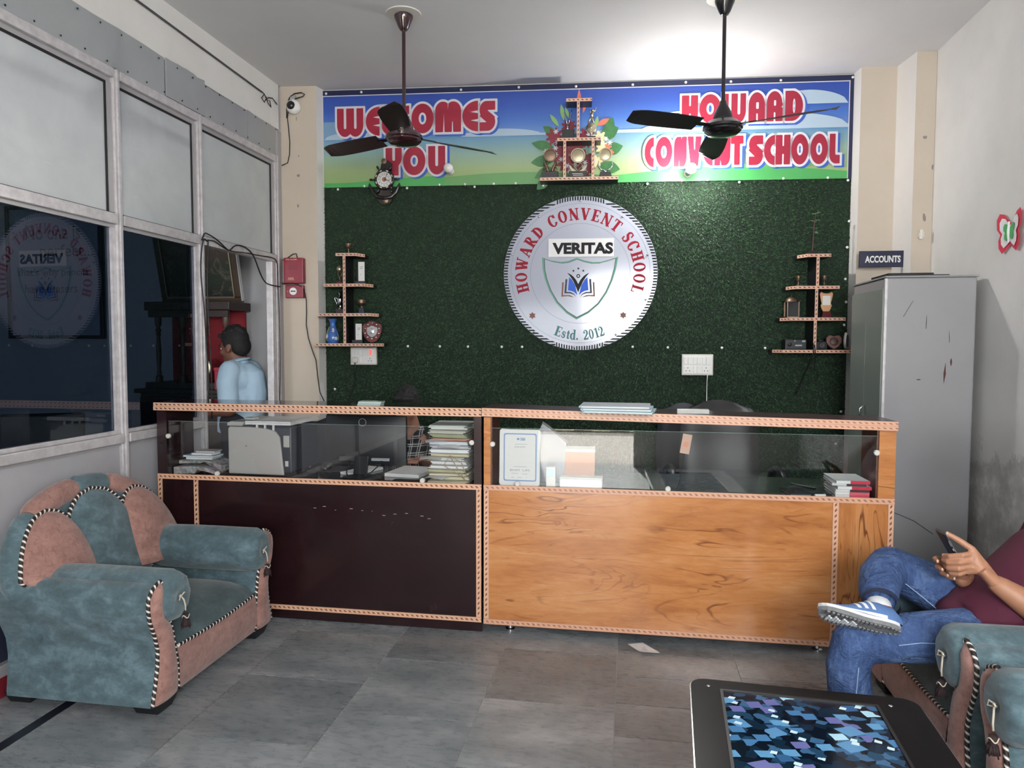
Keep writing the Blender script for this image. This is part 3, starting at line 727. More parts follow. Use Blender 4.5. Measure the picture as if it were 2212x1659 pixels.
for (cx, cz, r) in ((2.08,.25,.022),(2.10,.21,.02)): flower(cx, cz, r, M['pr_orange'], 5)
for i in range(26):
    a = rng.uniform(0, 2*PI); flower(1.87+.22*math.cos(a)*rng.uniform(.55,1.1), .24+.19*math.sin(a)*rng.uniform(.4,1.0), .014, M['pr_white'], 6, .45)

# ================================================================== ROUND SCHOOL EMBLEM
M['disc'] = mat('glossy_white_board', srgb(160,164,178), .14, spec=.5, coat=.25, bump=(7,.03,.01))
M['ink_black'] = mat('ink_black', srgb(16,16,22), .5, spec=.15)
M['ink_red'] = mat('ink_red', srgb(128,14,36), .5, spec=.15)
M['ink_teal'] = mat('ink_teal', srgb(74,120,124), .5, spec=.15)
M['ink_green'] = mat('ink_soft_green', srgb(92,140,118), .5, spec=.15)
M['ink_blue'] = mat('ink_blue', srgb(50,92,190), .5, spec=.15)
M['ink_slate'] = mat('ink_slate', srgb(58,62,78), .5, spec=.15)
M['ink_brown'] = mat('ink_brown', srgb(116,84,76), .5, spec=.15)
M['ink_grey'] = mat('ink_grey', srgb(96,98,104), .5, spec=.15)
EMB = thing('school_emblem', 'large round white school crest board with red lettering on the green turf', 'emblem', wp(1.888, .012, 1.97), WA)
R0 = .553
b = MB(); b.lathe([(.0001,0),(R0,0),(R0,.010),(R0-.002,.012),(.0001,.012)], 96, (0,0,0), 'y'); b.build('board', M['disc'], EMB, smooth=True, angle=.6)
yE = -.0125
def ering(mb, r0, r1, y, a0=0, a1=2*PI, n=96, sx=1):
    for i in range(n):
        t0, t1 = a0+(a1-a0)*i/n, a0+(a1-a0)*(i+1)/n
        mb.add([(r0*math.cos(t0),y,r0*math.sin(t0)), (r1*math.cos(t0),y,r1*math.sin(t0)), (r1*math.cos(t1),y,r1*math.sin(t1)), (r0*math.cos(t1),y,r0*math.sin(t1))], [(0,1,2,3)])
b = MB(); ri, ro = .523, .551
def q4(mb, pts, y=yE): mb.add([(p[0], y, p[1]) for p in pts], [tuple(range(len(pts)))])
xx = -.165
while xx < .166:
    for s in (1, -1):
        x0, x1 = xx-.0046, xx+.0046
        q4(b, [(x0, s*math.sqrt(ri*ri-x0*x0)), (x1, s*math.sqrt(ri*ri-x1*x1)), (x1, s*math.sqrt(ro*ro-x1*x1)), (x0, s*math.sqrt(ro*ro-x0*x0))])
    xx += .0183
zz_ = -.512
while zz_ < .513:
    for s in (1, -1):
        z0, z1 = zz_-.0052, zz_+.0052
        i0, i1 = math.sqrt(max(ri*ri-z0*z0, .172**2)), math.sqrt(max(ri*ri-z1*z1, .172**2))
        o0, o1 = math.sqrt(ro*ro-z0*z0), math.sqrt(ro*ro-z1*z1)
        i0 = max(i0, .174); i1 = max(i1, .174)
        q4(b, [(s*i0, z0), (s*o0, z0), (s*o1, z1), (s*i1, z1)])
    zz_ += .0205
b.build('striped_rim', M['ink_black'], EMB)
b = MB(); ering(b, .499, .5005, yE); b.build('fine_ring', M['ink_grey'], EMB); b = MB(); ering(b, .357, .3586, yE); b.build('fine_ring', M['ink_grey'], EMB)
# arched name
def arc_text(mb, txt, R, h, a_start, a_end, outward=True, sp=.06):
    items = [(c, roman(c)[0] if c != ' ' else .42) for c in txt]
    tot = sum(w+sp for _, w in items)-sp; span = abs(a_end-a_start); kx = span*R/(tot*h)      # horizontal fit
    pos = 0.0
    for c, w in items:
        if c != ' ':
            f = roman(c)[1]; mid = (pos+w/2)/tot; a = a_start+(a_end-a_start)*mid
            ca, sa = math.cos(a), math.sin(a)
            if outward: ux_, uz_, vx, vz = sa, -ca, ca, sa            # right, up
            else: ux_, uz_, vx, vz = -sa, ca, -ca, -sa
            bx0 = R*ca; bz0 = R*sa
            field_mesh(mb, f, -.1, w+.1, -.06, 1.06, 40, .014,
                lambda p, q, w=w, ux_=ux_, uz_=uz_, vx=vx, vz=vz, bx0=bx0, bz0=bz0: (bx0+ux_*(p-w/2)*h*kx+vx*q*h, yE-.0003, bz0+uz_*(p-w/2)*h*kx+vz*q*h))
        pos += w+sp
b = MB(); arc_text(b, 'HOWARD CONVENT SCHOOL', .385, .082, math.radians(199), math.radians(-20)); b.build('arched_lettering', M['ink_red'], EMB)
b = MB(); arc_text(b, 'Estd. 2012', .478, .070, math.radians(247), math.radians(293), False); b.build('date_lettering', M['ink_teal'], EMB)
# motto plate
b = MB(); b.box(-.228, .241, -.0150, -.012, .120, .250); b.build('motto_plate', mat('motto_sticker', srgb(208,206,206), .4), EMB)
b = MB(); font_mesh(b, 'VERITAS', .436, .083, lambda x, y: (-.200+x, -.0155, .139+y), .05); b.build('motto_lettering', M['ink_black'], EMB)
# shield with soft green edge
def shield_pts(k=1.0, dx=0.0, dz=0.0):
    L = [(-.260,.108),(-.20,.087),(-.13,.076),(-.08,.082),(-.022,.104),(.03,.085),(.085,.073),(.14,.074),(.20,.090),(.258,.108)]
    Rr = [(.245,.03),(.222,-.05),(.185,-.135),(.13,-.215),(.06,-.275),(-.022,-.317)]
    Ll = [(-.09,-.275),(-.16,-.205),(-.21,-.12),(-.24,-.04),(-.256,.03)]
    return [((p[0])*k+dx, (p[1]+.08)*k-.08+dz) for p in L+Rr+Ll]
b = MB(); sp_ = shield_pts(1.055); q4(b, sp_, yE-.0001); b.build('shield_glow', M['ink_green'], EMB)
b = MB(); q4(b, shield_pts(1.0), yE-.0004); b.build('shield_outline', M['ink_slate'], EMB)
b = MB(); q4(b, shield_pts(.982), yE-.0007); b.build('shield_field', M['disc'], EMB)
yL = yE-.0012
def sym(mb, pts, cx=-.012, side=0):
    if side >= 0: q4(mb, [(cx+p[0], p[1]) for p in pts], yL)
    if side <= 0: q4(mb, [(cx-p[0], p[1]) for p in pts][::-1], yL)
b = MB()                                                     # raised-arms figure
sym(b, [(.0,-.075),(.0,-.135),(.012,-.105),(.035,-.055),(.058,-.02),(.080,.006),(.055,-.006),(.035,-.022),(.016,-.045)][::-1])
for k_ in range(20):
    a0, a1 = 2*PI*k_/20, 2*PI*(k_+1)/20
    q4(b, [(-.012+.007*math.cos(a0), -.018+.007*math.sin(a0)), (-.012+.014*math.cos(a0), -.018+.014*math.sin(a0)), (-.012+.014*math.cos(a1), -.018+.014*math.sin(a1)), (-.012+.007*math.cos(a1), -.018+.007*math.sin(a1))], yL)
for (cx, cz) in ((-.012,.036),(-.047,.020),(.024,.020)):
    pts = []
    for k_ in range(10):
        a = PI/2+PI*k_/5; r = .011 if k_ % 2 == 0 else .0045; pts.append((cx+r*math.cos(a), cz+r*math.sin(a)))
    for k_ in range(10): q4(b, [(cx,cz), pts[k_], pts[(k_+1) % 10]], yL)
b.build('figure_and_stars', M['ink_black'], EMB)
for sd in (1,-1): b = MB(); sym(b, [(.006,-.155),(.022,-.085),(.045,-.045),(.066,-.026),(.074,-.12),(.05,-.124),(.028,-.134)][::-1], side=sd); b.build('book_page', M['ink_blue'], EMB)
for sd in (1,-1):
    b = MB(); sym(b, [(.078,-.04),(.092,-.04),(.100,-.142),(.06,-.142),(.03,-.152),(.012,-.172),(.028,-.146),(.055,-.132),(.085,-.131)][::-1], side=sd); b.build('book_edge', M['ink_slate'], EMB)
    b = MB(); sym(b, [(.104,-.062),(.116,-.062),(.121,-.166),(.075,-.162),(.028,-.172),(.06,-.154),(.109,-.154)][::-1], side=sd); b.build('book_edge', M['ink_brown'], EMB)
for cx, cz in ((-.343,-.302),(.312,-.300)):
    b = MB(); pts = []
    for k_ in range(12):
        a = PI/2+PI*k_/6; r = .027 if k_ % 2 == 0 else .0165; pts.append((cx+r*math.cos(a), cz+r*math.sin(a)))
    for k_ in range(12): q4(b, [(cx,cz), pts[k_], pts[(k_+1) % 12]], yL)
    b.build('side_star', M['ink_brown'], EMB)
for (dx_, dz_) in ((.0,.52),(.30,.40),(-.30,.41),(.48,.13),(-.49,.14),(.47,-.19),(.26,-.44),(-.33,-.42),(-.04,-.53)):
    b = MB(); b.lathe([(.0001,.012),(.008,.012),(.007,.018),(.0001,.019)], 10, (dx_,0,dz_), 'y'); b.build('screw', M['steel'], EMB, smooth=True)

# ================================================================== BULBS ON THE BANNER
def bulb(u_, z_, lit, label, ex=0.0):
    t = thing('light_bulb', label, 'bulb', wp(u_, .022, z_), WA, 'light bulbs on the banner')
    b = MB(); b.lathe([(.0001,-.004),(.026,-.004),(.026,.012),(.019,.018),(.019,ex+.045),(.0001,ex+.045)], 16, (0,0,0), 'y'); b.build('bulb_holder', M['white'], t, smooth=True, angle=.6)
    gm = M['bulb_lit'] if lit else M['bulb_off']
    b = MB(); b.lathe([(r_, h_+ex) for r_, h_ in [(.0001,.045),(.016,.045),(.020,.058),(.031,.075),(.036,.092),(.033,.112),(.020,.127),(.0001,.131)]], 20, (0,0,0), 'y'); o = b.build('glass_envelope', gm, t, smooth=True)
    if lit:
        l = D.lights.new('bulb_glow', 'POINT'); l.energy = 34; l.color = (1, .985, .95); l.shadow_soft_size = .036
        lo = D.objects.new('bulb_glow', l); COL.objects.link(lo); lo.parent = t; lo.location = (0, -.19-ex, 0)
    return t
M['bulb_lit'] = mat('lit_bulb', (1,1,1,1), .3, emit=((1,.985,.95,1), 60))
M['bulb_off'] = mat('unlit_milky_bulb', srgb(226,222,218), .15, coat=.5)
bulb(2.640, 2.664, True, 'lit bulb glowing in front of the word CONVENT on the banner', .07)
bulb(.945, 2.715, False, 'unlit milky bulb beside the word YOU on the banner')

# ================================================================== CEILING FANS
def fan(loc, rz, tilt, mats, label):
    t = thing('ceiling_fan', label, 'fan', (loc[0], loc[1], H), rz, 'ceiling fans over the counter')
    mm, mb_ = mats
    b = MB(); b.lathe([(.0001,0),(.100,0),(.098,-.006),(.0001,-.006)], 28); b.build('ceiling_rose', M['offwhite'], t, smooth=True, angle=.5)
    b = MB(); b.lathe([(.0001,-.006),(.045,-.006),(.054,-.014),(.052,-.028),(.046,-.040),(.030,-.078),(.020,-.092),(.0001,-.094)], 24); b.build('canopy', mm, t, smooth=True, angle=.7)
    b = MB(); b.tube([(0,0,-.085),(0,0,-.57)], .0105, 12); b.build('rod', mm, t, smooth=True, angle=.7)
    b = MB(); b.lathe([(.0001,-.545),(.016,-.548),(.024,-.570),(.045,-.610),(.052,-.638),(.052,-.650),(.0001,-.650)], 24); b.build('lower_cup', mm, t, smooth=True, angle=.7)
    b = MB(); b.lathe([(.0001,-.648),(.050,-.648),(.088,-.664),(.100,-.680),(.107,-.684),(.107,-.698),(.098,-.704),(.098,-.712),(.080,-.728),(.030,-.734),(.0001,-.734)], 32); b.build('motor', mm, t, smooth=True, angle=.7)
    for kk in range(3):
        a = 2*PI*kk/3
        b = MB()
        b.M = Matrix.Rotation(a, 4, 'Z')
        b.add([(.09,-.014,-.686),(.19,-.02,-.690),(.19,.02,-.684),(.09,.014,-.682),(.09,-.014,-.690),(.19,-.02,-.694),(.19,.02,-.688),(.09,.014,-.686)], [(0,1,2,3),(7,6,5,4),(0,4,5,1),(1,5,6,2),(2,6,7,3),(3,7,4,0)])
        br_ = b.build('blade_bracket', mm, t)
        b = MB(); b.M = Matrix.Rotation(a, 4, 'Z')
        n = 12; top = []; bot = []
        for i in range(n+1):
            r = .165+.425*i/n; hw = .055+.012*math.sin(PI*min(1, i/n*.9)); 
            if i == n: hw *= .55
            if i == n-1: hw *= .86
            dzl = -.688-.010*i/n
            for sgn, lst in ((-1, top), (1, bot)): lst.append((r, sgn*hw, dzl+sgn*.016))
        vs = top+bot; m_ = n+1; vs2 = [(p[0], p[1], p[2]-.003) for p in vs]; fs = []
        for i in range(n):
            fs += [(i, i+1, m_+i+1, m_+i), (2*m_+m_+i, 2*m_+m_+i+1, 2*m_+i+1, 2*m_+i), (i, 2*m_+i, 2*m_+i+1, i+1), (m_+i, m_+i+1, 3*m_+i+1, 3*m_+i)]
        fs += [(0, m_, 3*m_, 2*m_), (n, 2*m_+n, 3*m_+n, m_+n)]
        b.add(vs+vs2, fs); b.build('blade', mb_, t, smooth=False)
    return t
M['fan_brown'] = mat('dark_brown_enamel', srgb(44,20,24), .18, coat=.5)
M['fan_black'] = mat('black_enamel', srgb(20,17,20), .22, coat=.4)
M['blade_brown'] = mat('brown_fan_blade', srgb(38,24,26), .4)
M['blade_black'] = mat('black_fan_blade', srgb(26,24,25), .45)
fan((-1.292, 4.03), math.radians(40), 0, (M['fan_brown'], M['blade_brown']), 'dark brown ceiling fan hanging in front of the word WELCOMES')
fan((.483, 4.12), math.radians(-28), 0, (M['fan_black'], M['blade_black']), 'black ceiling fan hanging in front of the word HOWARD')

# ================================================================== ANCHOR AND SHIP WHEEL CLOCK
M['clock_wood'] = mat('black_lacquered_wood', srgb(22,14,14), .25, coat=.3)
M['clock_face'] = mat('clock_face', srgb(222,220,214), .4)
CL = thing('wall_clock', 'black ship wheel and anchor wall clock below the word YOU', 'clock', wp(.461, .024, 2.48), WA)
b = MB()
pl = [(-.055,.0)]; pts = []
for i in range(13): a = PI+PI*i/12; pts.append((.052*math.cos(a), .035+.035*math.sin(a)))
pts += [(.055,.18),(.05,.30)]
for i in range(13): a = PI*i/12; pts.append((.042*math.cos(a)+.012, .275+.042*math.sin(a)))
pts += [(-.05,.18)]
b.prism(pts, -.022, 0); b.build('back_plate', M['clock_wood'], CL, bevel=.003)
b = MB()                                                    # anchor arms
for s in (1, -1):
    b.tube([(0,-.03,.045),(s*.05,-.03,.055),(s*.085,-.03,.085),(s*.105,-.03,.130)], [.014,.013,.011,.008], 8)
    b.prism([(s*.105-.018,.120),(s*.105+.018,.120),(s*.112,.155)], -.038, -.022)
b.build('anchor', M['clock_wood'], CL, smooth=True, angle=.6)
b = MB(); b.lathe([(.0001,.02),(.074,.02),(.074,.038),(.068,.044),(.056,.044),(.055,.036),(.0001,.036)], 32, (0,0,.178), 'y'); b.build('wheel_rim', M['clock_wood'], CL, smooth=True, angle=.6)
for i in range(6):
    a = PI*i/3; ca, sa = math.cos(a), math.sin(a); b = MB()
    b.tube([(ca*.07,-.034,.178+sa*.07),(ca*.088,-.034,.178+sa*.088),(ca*.105,-.034,.178+sa*.105),(ca*.112,-.034,.178+sa*.112)], [.004,.007,.0085,.004], 8)
    b.build('wheel_handle', M['clock_wood'], CL, smooth=True)
b = MB()
for i in range(8):
    a = PI*i/4+.39; b.M = Matrix.Translation((.063*math.cos(a),-.045,.178+.063*math.sin(a))) @ Matrix.Rotation(-a, 4, 'Y'); b.cbox((0,0,0), (.007,.004,.016))
b.M = None; b.build('rim_inlays', M['offwhite'], CL)
b = MB(); b.lathe([(.0001,.0365),(.0545,.0365),(.0545,.038),(.0001,.038)], 32, (0,0,.178), 'y'); fc = b.build('dial', M['clock_face'], CL)
b = MB()
for i in range(12):
    a = PI/2-PI*i/6; font_mesh(b, str(12 if i == 0 else i), .011 if i in (0,10,11) else .007, .011, lambda x, y, a=a: (.042*math.cos(a)-.004+x, -.0386, .178+.042*math.sin(a)-.0055+y), .01)
for i in range(40):
    a0 = 2*PI*i/40; a1 = 2*PI*(i+1)/40
    b.add([(r*math.cos(t),-.0385,.178+r*math.sin(t)) for r, t in ((.031,a0),(.0325,a0),(.0325,a1),(.031,a1))], [(0,1,2,3)])
b.build('numerals', M['ink_black'], CL)
b = MB(); b.lathe([(.0001,.0382),(.017,.0382),(.0001,.0386)], 20, (0,0,.178), 'y'); b.build('centre_motif', mat('dial_motif', srgb(150,100,92), .5), CL)
b = MB(); b.add([(-.002,-.0392,.176),(.003,-.0392,.176),(.020,-.0392,.205),(.0175,-.0392,.207)], [(0,1,2,3)]); b.add([(-.001,-.0394,.175),(.001,-.0394,.181),(.043,-.0394,.167),(.042,-.0394,.164)], [(0,1,2,3)]); b.build('clock_hands', M['ink_black'], CL)
for (cx, cz) in ((-.004,.312),(.006,.030)):
    b = MB(); b.lathe([(.0001,.022),(.020,.022),(.020,.030),(.015,.031),(.014,.028),(.008,.029),(.0001,.031)], 20, (cx,0,cz), 'y'); b.build('round_medallion', M['bronze'], CL, smooth=True, angle=.5)

# ================================================================== TROPHY SHELVES
def bead_mat(name, c0, c1, c2, period=.030):
    m = mat(name, c0, .35); k = NT(m)
    uv = k.n('ShaderNodeUVMap'); sp = k.n('ShaderNodeSeparateXYZ'); k.l(uv.outputs[0], sp.inputs[0])
    s, t = sp.outputs[0], sp.outputs[1]
    ph = k.math('FRACT', k.math('ADD', k.math('DIVIDE', s, period), k.math('MULTIPLY', t, .9)))
    on = k.math('LESS_THAN', ph, .42)
    band = k.math('MULTIPLY', k.math('GREATER_THAN', t, .33), k.math('LESS_THAN', t, .68))
    edge = k.math('GREATER_THAN', k.math('ABSOLUTE', k.math('SUBTRACT', t, .5)), .46)
    c = k.mix(k.math('MULTIPLY', on, band), c0, c1); c = k.mix(edge, c, c2)
    k.l(c, k.b.inputs['Base Color'])
    return m
M['bead'] = bead_mat('pink_beige_inlay_strip', srgb(206,164,142), srgb(52,34,40), srgb(170,128,110))
M['shelf_black'] = mat('black_laminate', srgb(22,21,24), .4)
def shelf(name, label, off0, planks, posts_, u0, depth, cham):
    zb = planks[-1][2]-.012
    t = thing(name, label, 'shelf', wp(u0, off0, zb), WA, 'tiered trophy shelves on the back wall')
    for (a, c, z_) in planks:
        z_ -= zb; a -= u0; c -= u0; b = MB()
        if cham == 0: poly = [(a,0),(a,-depth),(c,-depth),(c,0)]
        elif cham > 0: poly = [(a,0),(a,-depth),(c-.045,-depth),(c,-depth*.55),(c,0)]
        else: poly = [(a,0),(a,-depth*.55),(a+.045,-depth),(c,-depth),(c,0)]
        b.prismz(poly, z_-.011, z_+.011); o = b.build('plank', M['shelf_black'], t)
        b = MB()
        for i in range(1, len(poly)-2 if cham == 0 else len(poly)-2):
            p, q = poly[i], poly[i+1]; nn = (q[1]-p[1], -(q[0]-p[0]), 0)
            b.strip((p[0],p[1],z_), (q[0],q[1],z_), .022, (-nn[0] if False else nn[0], nn[1], 0), .002)
        b.build('edge_inlay', M['bead'], o)
    for (uu, z0, z1) in posts_:
        uu -= u0; b = MB(); b.box(uu-.009, uu+.009, -depth+.004, 0, z0-zb+.0112, z1-zb-.0112); o = b.build('upright', M['shelf_black'], t)
        b = MB(); b.strip((uu,-depth+.004,z0-zb+.011), (uu,-depth+.004,z1-zb-.011), .020, (0,-1,0), .002); b.build('edge_inlay', M['bead'], o)
    return t
SHL = shelf('trophy_shelf', 'black four-tier trophy shelf on the turf, left of the crest', .022, [(.142,.330,2.098),(.050,.390,1.880),(.004,.430,1.668),(-.024,.466,1.452)],
      [(.203,1.880,2.098),(.203,1.668,1.880),(.203,1.452,1.668)], .2, .19, 1)
SHC = shelf('trophy_shelf', 'black three-tier trophy shelf in the middle of the banner', .030, [(1.783,1.962,3.155),(1.722,2.026,2.886),(1.603,2.148,2.616)],
      [(1.868,2.886,3.155),(1.775,2.616,2.886),(1.972,2.616,2.886)], 1.87, .13, 0)
SHR = shelf('trophy_shelf', 'black four-tier trophy shelf on the turf beside the steel cabinet', .022, [(3.376,3.572,2.063),(3.305,3.632,1.848),(3.268,3.676,1.634),(3.222,3.755,1.415)],
      [(3.488,1.848,2.063),(3.484,1.634,1.848),(3.480,1.415,1.634)], 3.48, .19, -1)

# ================================================================== TROPHIES AND ORNAMENTS
def wt(name, label, cat, u_, off, z_, group=None, rz=0.0): return thing(name, label, cat, wp(u_, off, z_), WA+rz, group)
def lat(name, prof, m, t, n=20, c=(0,0,0), ax='z', sy=1.0): b = MB(); b.lathe(prof, n, c, ax, sy); return b.build(name, m, t, smooth=True, angle=.7)
def bxp(name, m, t, x0, x1, y0, y1, z0, z1, bev=.002): b = MB(); b.box(x0,x1,y0,y1,z0,z1); return b.build(name, m, t, bevel=bev)
ZL = [2.1095, 1.8915, 1.6795, 1.4635]; ZC = [3.1665, 2.8975, 2.6275]; ZR = [2.0745, 1.8595, 1.6455, 1.4265]
G1 = 'trophies on the left shelf'; G2 = 'trophies on the banner shelf'; G3 = 'ornaments on the right shelf'
t = wt('trophy_cup', 'tiny silver cup on the top tier of the left trophy shelf', 'trophy', .207, .12, ZL[0], G1)
lat('cup', [(.0001,0),(.016,0),(.014,.006),(.004,.012),(.004,.040),(.010,.046),(.020,.060),(.022,.078),(.019,.078),(.0001,.055)], M['bronze'], t, 16)
b = MB(); b.tube([(.020,0,.072),(.034,0,.070),(.034,0,.055),(.016,0,.050)], .0022, 6); b.build('handle', M['bronze'], t)
t = wt('globe_trophy', 'small globe held on twisted bronze stems, left shelf', 'trophy', .140, .12, ZL[1], G1)
bxp('plinth', mat('maroon_plinth', srgb(90,26,32), .4), t, -.020,.020,-.016,.016,0,.022)
b = MB(); b.tube([(0,0,.022),(.003,0,.04),(-.004,0,.055),(0,0,.06)], [.006,.004,.004,.004], 8)
for s in (1,-1): b.tube([(0,0,.055),(s*.013,0,.068),(s*.014,0,.082),(s*.006,0,.093)], .0028, 6)
b.build('stem', M['bronze'], t, smooth=True)
b = MB(); b.ball((0,0,.112), .023); b.build('globe', M['brass'], t, smooth=True)
def plaque(u_, z_, h, label):
    t = wt('award_plaque', label, 'plaque', u_, .11, z_, 'white-faced desk plaques on the left shelf', .05)
    bxp('base', M['shelf_black'], t, -.038,.040,-.025,.025,0,.024)
    bxp('back_block', M['matte_black'], t, -.026,.018,-.012,.012,.0245,.02+h)
    bxp('white_plate', M['white'], t, -.012,.034,-.017,-.0125,.0245,.02+h-.002, .001)
    b = MB()
    b.build('engraving', M['ink_grey'], t) if False else None
    for k_, (w, zz) in enumerate(((.022,.72),(.018,.64),(.008,.34))): b = MB(); b.box(.002,.002+w,-.0176,-.0172,.02+h*zz,.02+h*zz+.003); b.build('engraved_line', M['ink_grey'], t)
plaque(.292, ZL[1], .145, 'tall white-faced plaque on a black base under the top left tier')
plaque(.268, ZL[3], .125, 'white-faced plaque beside the maroon shield on the lowest left tier')
t = wt('silver_trophy', 'shiny silver two-handled lidded trophy cup on a dark plinth', 'trophy', .143, .12, ZL[2], G1)
bxp('plinth', mat('dark_wood_plinth', srgb(48,30,30), .35), t, -.028,.028,-.024,.024,0,.034)
lat('cup', [(.0001,.034),(.016,.034),(.012,.042),(.005,.050),(.005,.058),(.014,.066),(.021,.086),(.023,.108),(.019,.112),(.010,.122),(.006,.134),(.015,.150),(.013,.158),(.006,.154),(.0001,.154)], M['chrome'], t)
b = MB()
for s in (1,-1): b.tube([(s*.020,0,.102),(s*.034,0,.122),(s*.043,0,.112),(s*.036,0,.092),(s*.026,0,.076),(s*.030,0,.064)], .0032, 6)
b.build('handle', M['chrome'], t, smooth=True)
t = wt('bowl_trophy', 'dull bronze lotus bowl on a faceted dark foot, left shelf', 'trophy', .300, .12, ZL[2], G1)
b = MB(); b.prism([(-.020,0),(.024,0),(.016,.044),(-.012,.044)], -.02, .02); b.build('foot', mat('dark_glass_foot', srgb(50,54,60), .15), t, bevel=.002)
lat('bowl', [(.0001,.044),(.010,.044),(.007,.056),(.016,.064),(.034,.076),(.038,.100),(.034,.100),(.0001,.076)], M['bronze'], t, 12)
t = wt('flower_vase', 'blue painted vase with white flowers on the lowest left tier', 'vase', .085, .12, ZL[3], G1)
M['vase'] = mat('blue_glazed_ceramic', srgb(46,86,158), .2, noise=(26, srgb(70,112,178), .7), coat=.4)
lat('body', [(.0001,0),(.036,0),(.040,.010),(.048,.030),(.046,.055),(.036,.085),(.024,.115),(.019,.135),(.020,.152),(.034,.178),(.030,.180),(.016,.150),(.0001,.140)], M['vase'], t, 24)
b = MB()
for (a, zz, r) in ((-1.2,.095,.010),(-2.4,.05,.009),(-.8,.035,.007)):
    for q in range(5):
        aa = a+.16*math.cos(q*1.257); z_ = zz+r*1.1*math.sin(q*1.257); rr = .047-.10*max(0, z_-.055)*4
        rr = np.interp(z_, [.03,.055,.085,.115], [.048,.046,.036,.024])+.001
        b.ball((rr*math.cos(aa), rr*math.sin(aa), z_), (.006,.004,.006), 8, 6)
b.build('painted_flowers', M['offwhite'], t, smooth=True)
b = MB(); b.tube([(.043,-.012,.02),(.047,-.02,.05),(.036,-.02,.09)], .003, 6); b.tube([(-.043,-.016,.02),(-.045,-.02,.05),(-.033,-.02,.09),(-.02,-.018,.12)], .003, 6); b.build('painted_leaves', mat('olive_glaze', srgb(140,140,84), .3), t, smooth=True)
M['maroon_wood'] = mat('maroon_lacquer', srgb(88,28,32), .25, coat=.3)
t = wt('award_shield', 'maroon wooden shield with silver centre on the lowest left tier', 'shield', .385, .145, ZL[3], G1, .12)
sh = [(0,0),(.030,.014),(.054,.042),(.068,.082),(.070,.126),(.062,.142),(.040,.146),(.020,.160),(0,.166)]
sh = sh + [(-p[0], p[1]) for p in sh[::-1][1:-1]]
b = MB(); b.M = Matrix.Rotation(-.12, 4, 'X'); b.prism(sh, -.010, .006); b.build('wooden_back', M['maroon_wood'], t, bevel=.003)
b = MB(); b.M = Matrix.Rotation(-.12, 4, 'X'); b.prism([(p[0]*.55, .085+(p[1]-.083)*.52) for p in sh], -.014, -.0102); b.lathe([(.0001,.014),(.020,.014),(.017,.018),(.0001,.021)], 16, (0,0,.088), 'y'); b.build('silver_plate', M['chrome'], t, bevel=.001)
for i in range(10):
    a = 2*PI*i/10+.3; b = MB(); b.M = Matrix.Rotation(-.12, 4, 'X'); b.lathe([(.0001,.0102),(.0075,.0102),(.006,.013),(.0001,.0138)], 10, (.052*math.cos(a),0,.090+.058*math.sin(a)), 'y'); b.build('small_silver_shield', M['chrome'], t, smooth=True)
# --- middle shelf
t = wt('wing_trophy', 'silver twin-winged trophy on a black block, banner shelf', 'trophy', 1.795, .09, ZC[1], G2)
bxp('block', M['shelf_black'], t, -.040,.045,-.03,.03,0,.070)
b = MB(); b.lathe([(.0001,.0705),(.012,.0705),(.006,.10),(.0001,.10)], 12)
b.tube([(0,0,.095),(-.010,0,.135),(-.022,0,.18),(-.026,0,.20)], [(.005,.004),(.012,.004),(.010,.003),(.002,.002)], 8)
b.tube([(0,0,.095),(.014,0,.14),(.024,0,.19),(.028,0,.215)], [(.005,.004),(.014,.004),(.010,.003),(.002,.002)], 8)
b.build('wings', M['chrome'], t, smooth=True)
t = wt('sports_trophy', 'brass disc trophy with a striding player figure, banner shelf', 'trophy', 1.960, .09, ZC[1], G2)
bxp('plinth', M['shelf_black'], t, -.040,.040,-.025,.025,0,.014); bxp('plinth_step', M['shelf_black'], t, -.030,.030,-.02,.02,.0142,.024)
lat('stem', [(.0001,.024),(.012,.024),(.008,.034),(.012,.048),(.0001,.050)], M['chrome'], t)
lat('ball_disc', [(.0001,-.006),(.034,-.006),(.036,0),(.032,.004),(.016,.006),(.010,.012),(.0001,.014)], M['brass'], t, 24, (0,0,.085), 'y')
b = MB()
b.tube([(-.022,0,.118),(-.012,0,.142),(0,0,.156)], [.005,.006,.008], 8); b.tube([(.016,0,.118),(.010,0,.140),(0,0,.156)], [.005,.006,.008], 8)
b.tube([(0,0,.154),(.006,0,.185),(.008,0,.192)], [.009,.011,.006], 8); b.ball((.008,0,.205), .010, 10, 8)
b.tube([(.008,0,.188),(.026,0,.206),(.034,0,.228)], [.005,.004,.003], 6); b.tube([(.004,0,.186),(-.012,0,.196),(-.014,0,.212)], [.005,.004,.003], 6)
b.build('player_figure', M['brass'], t, smooth=True)
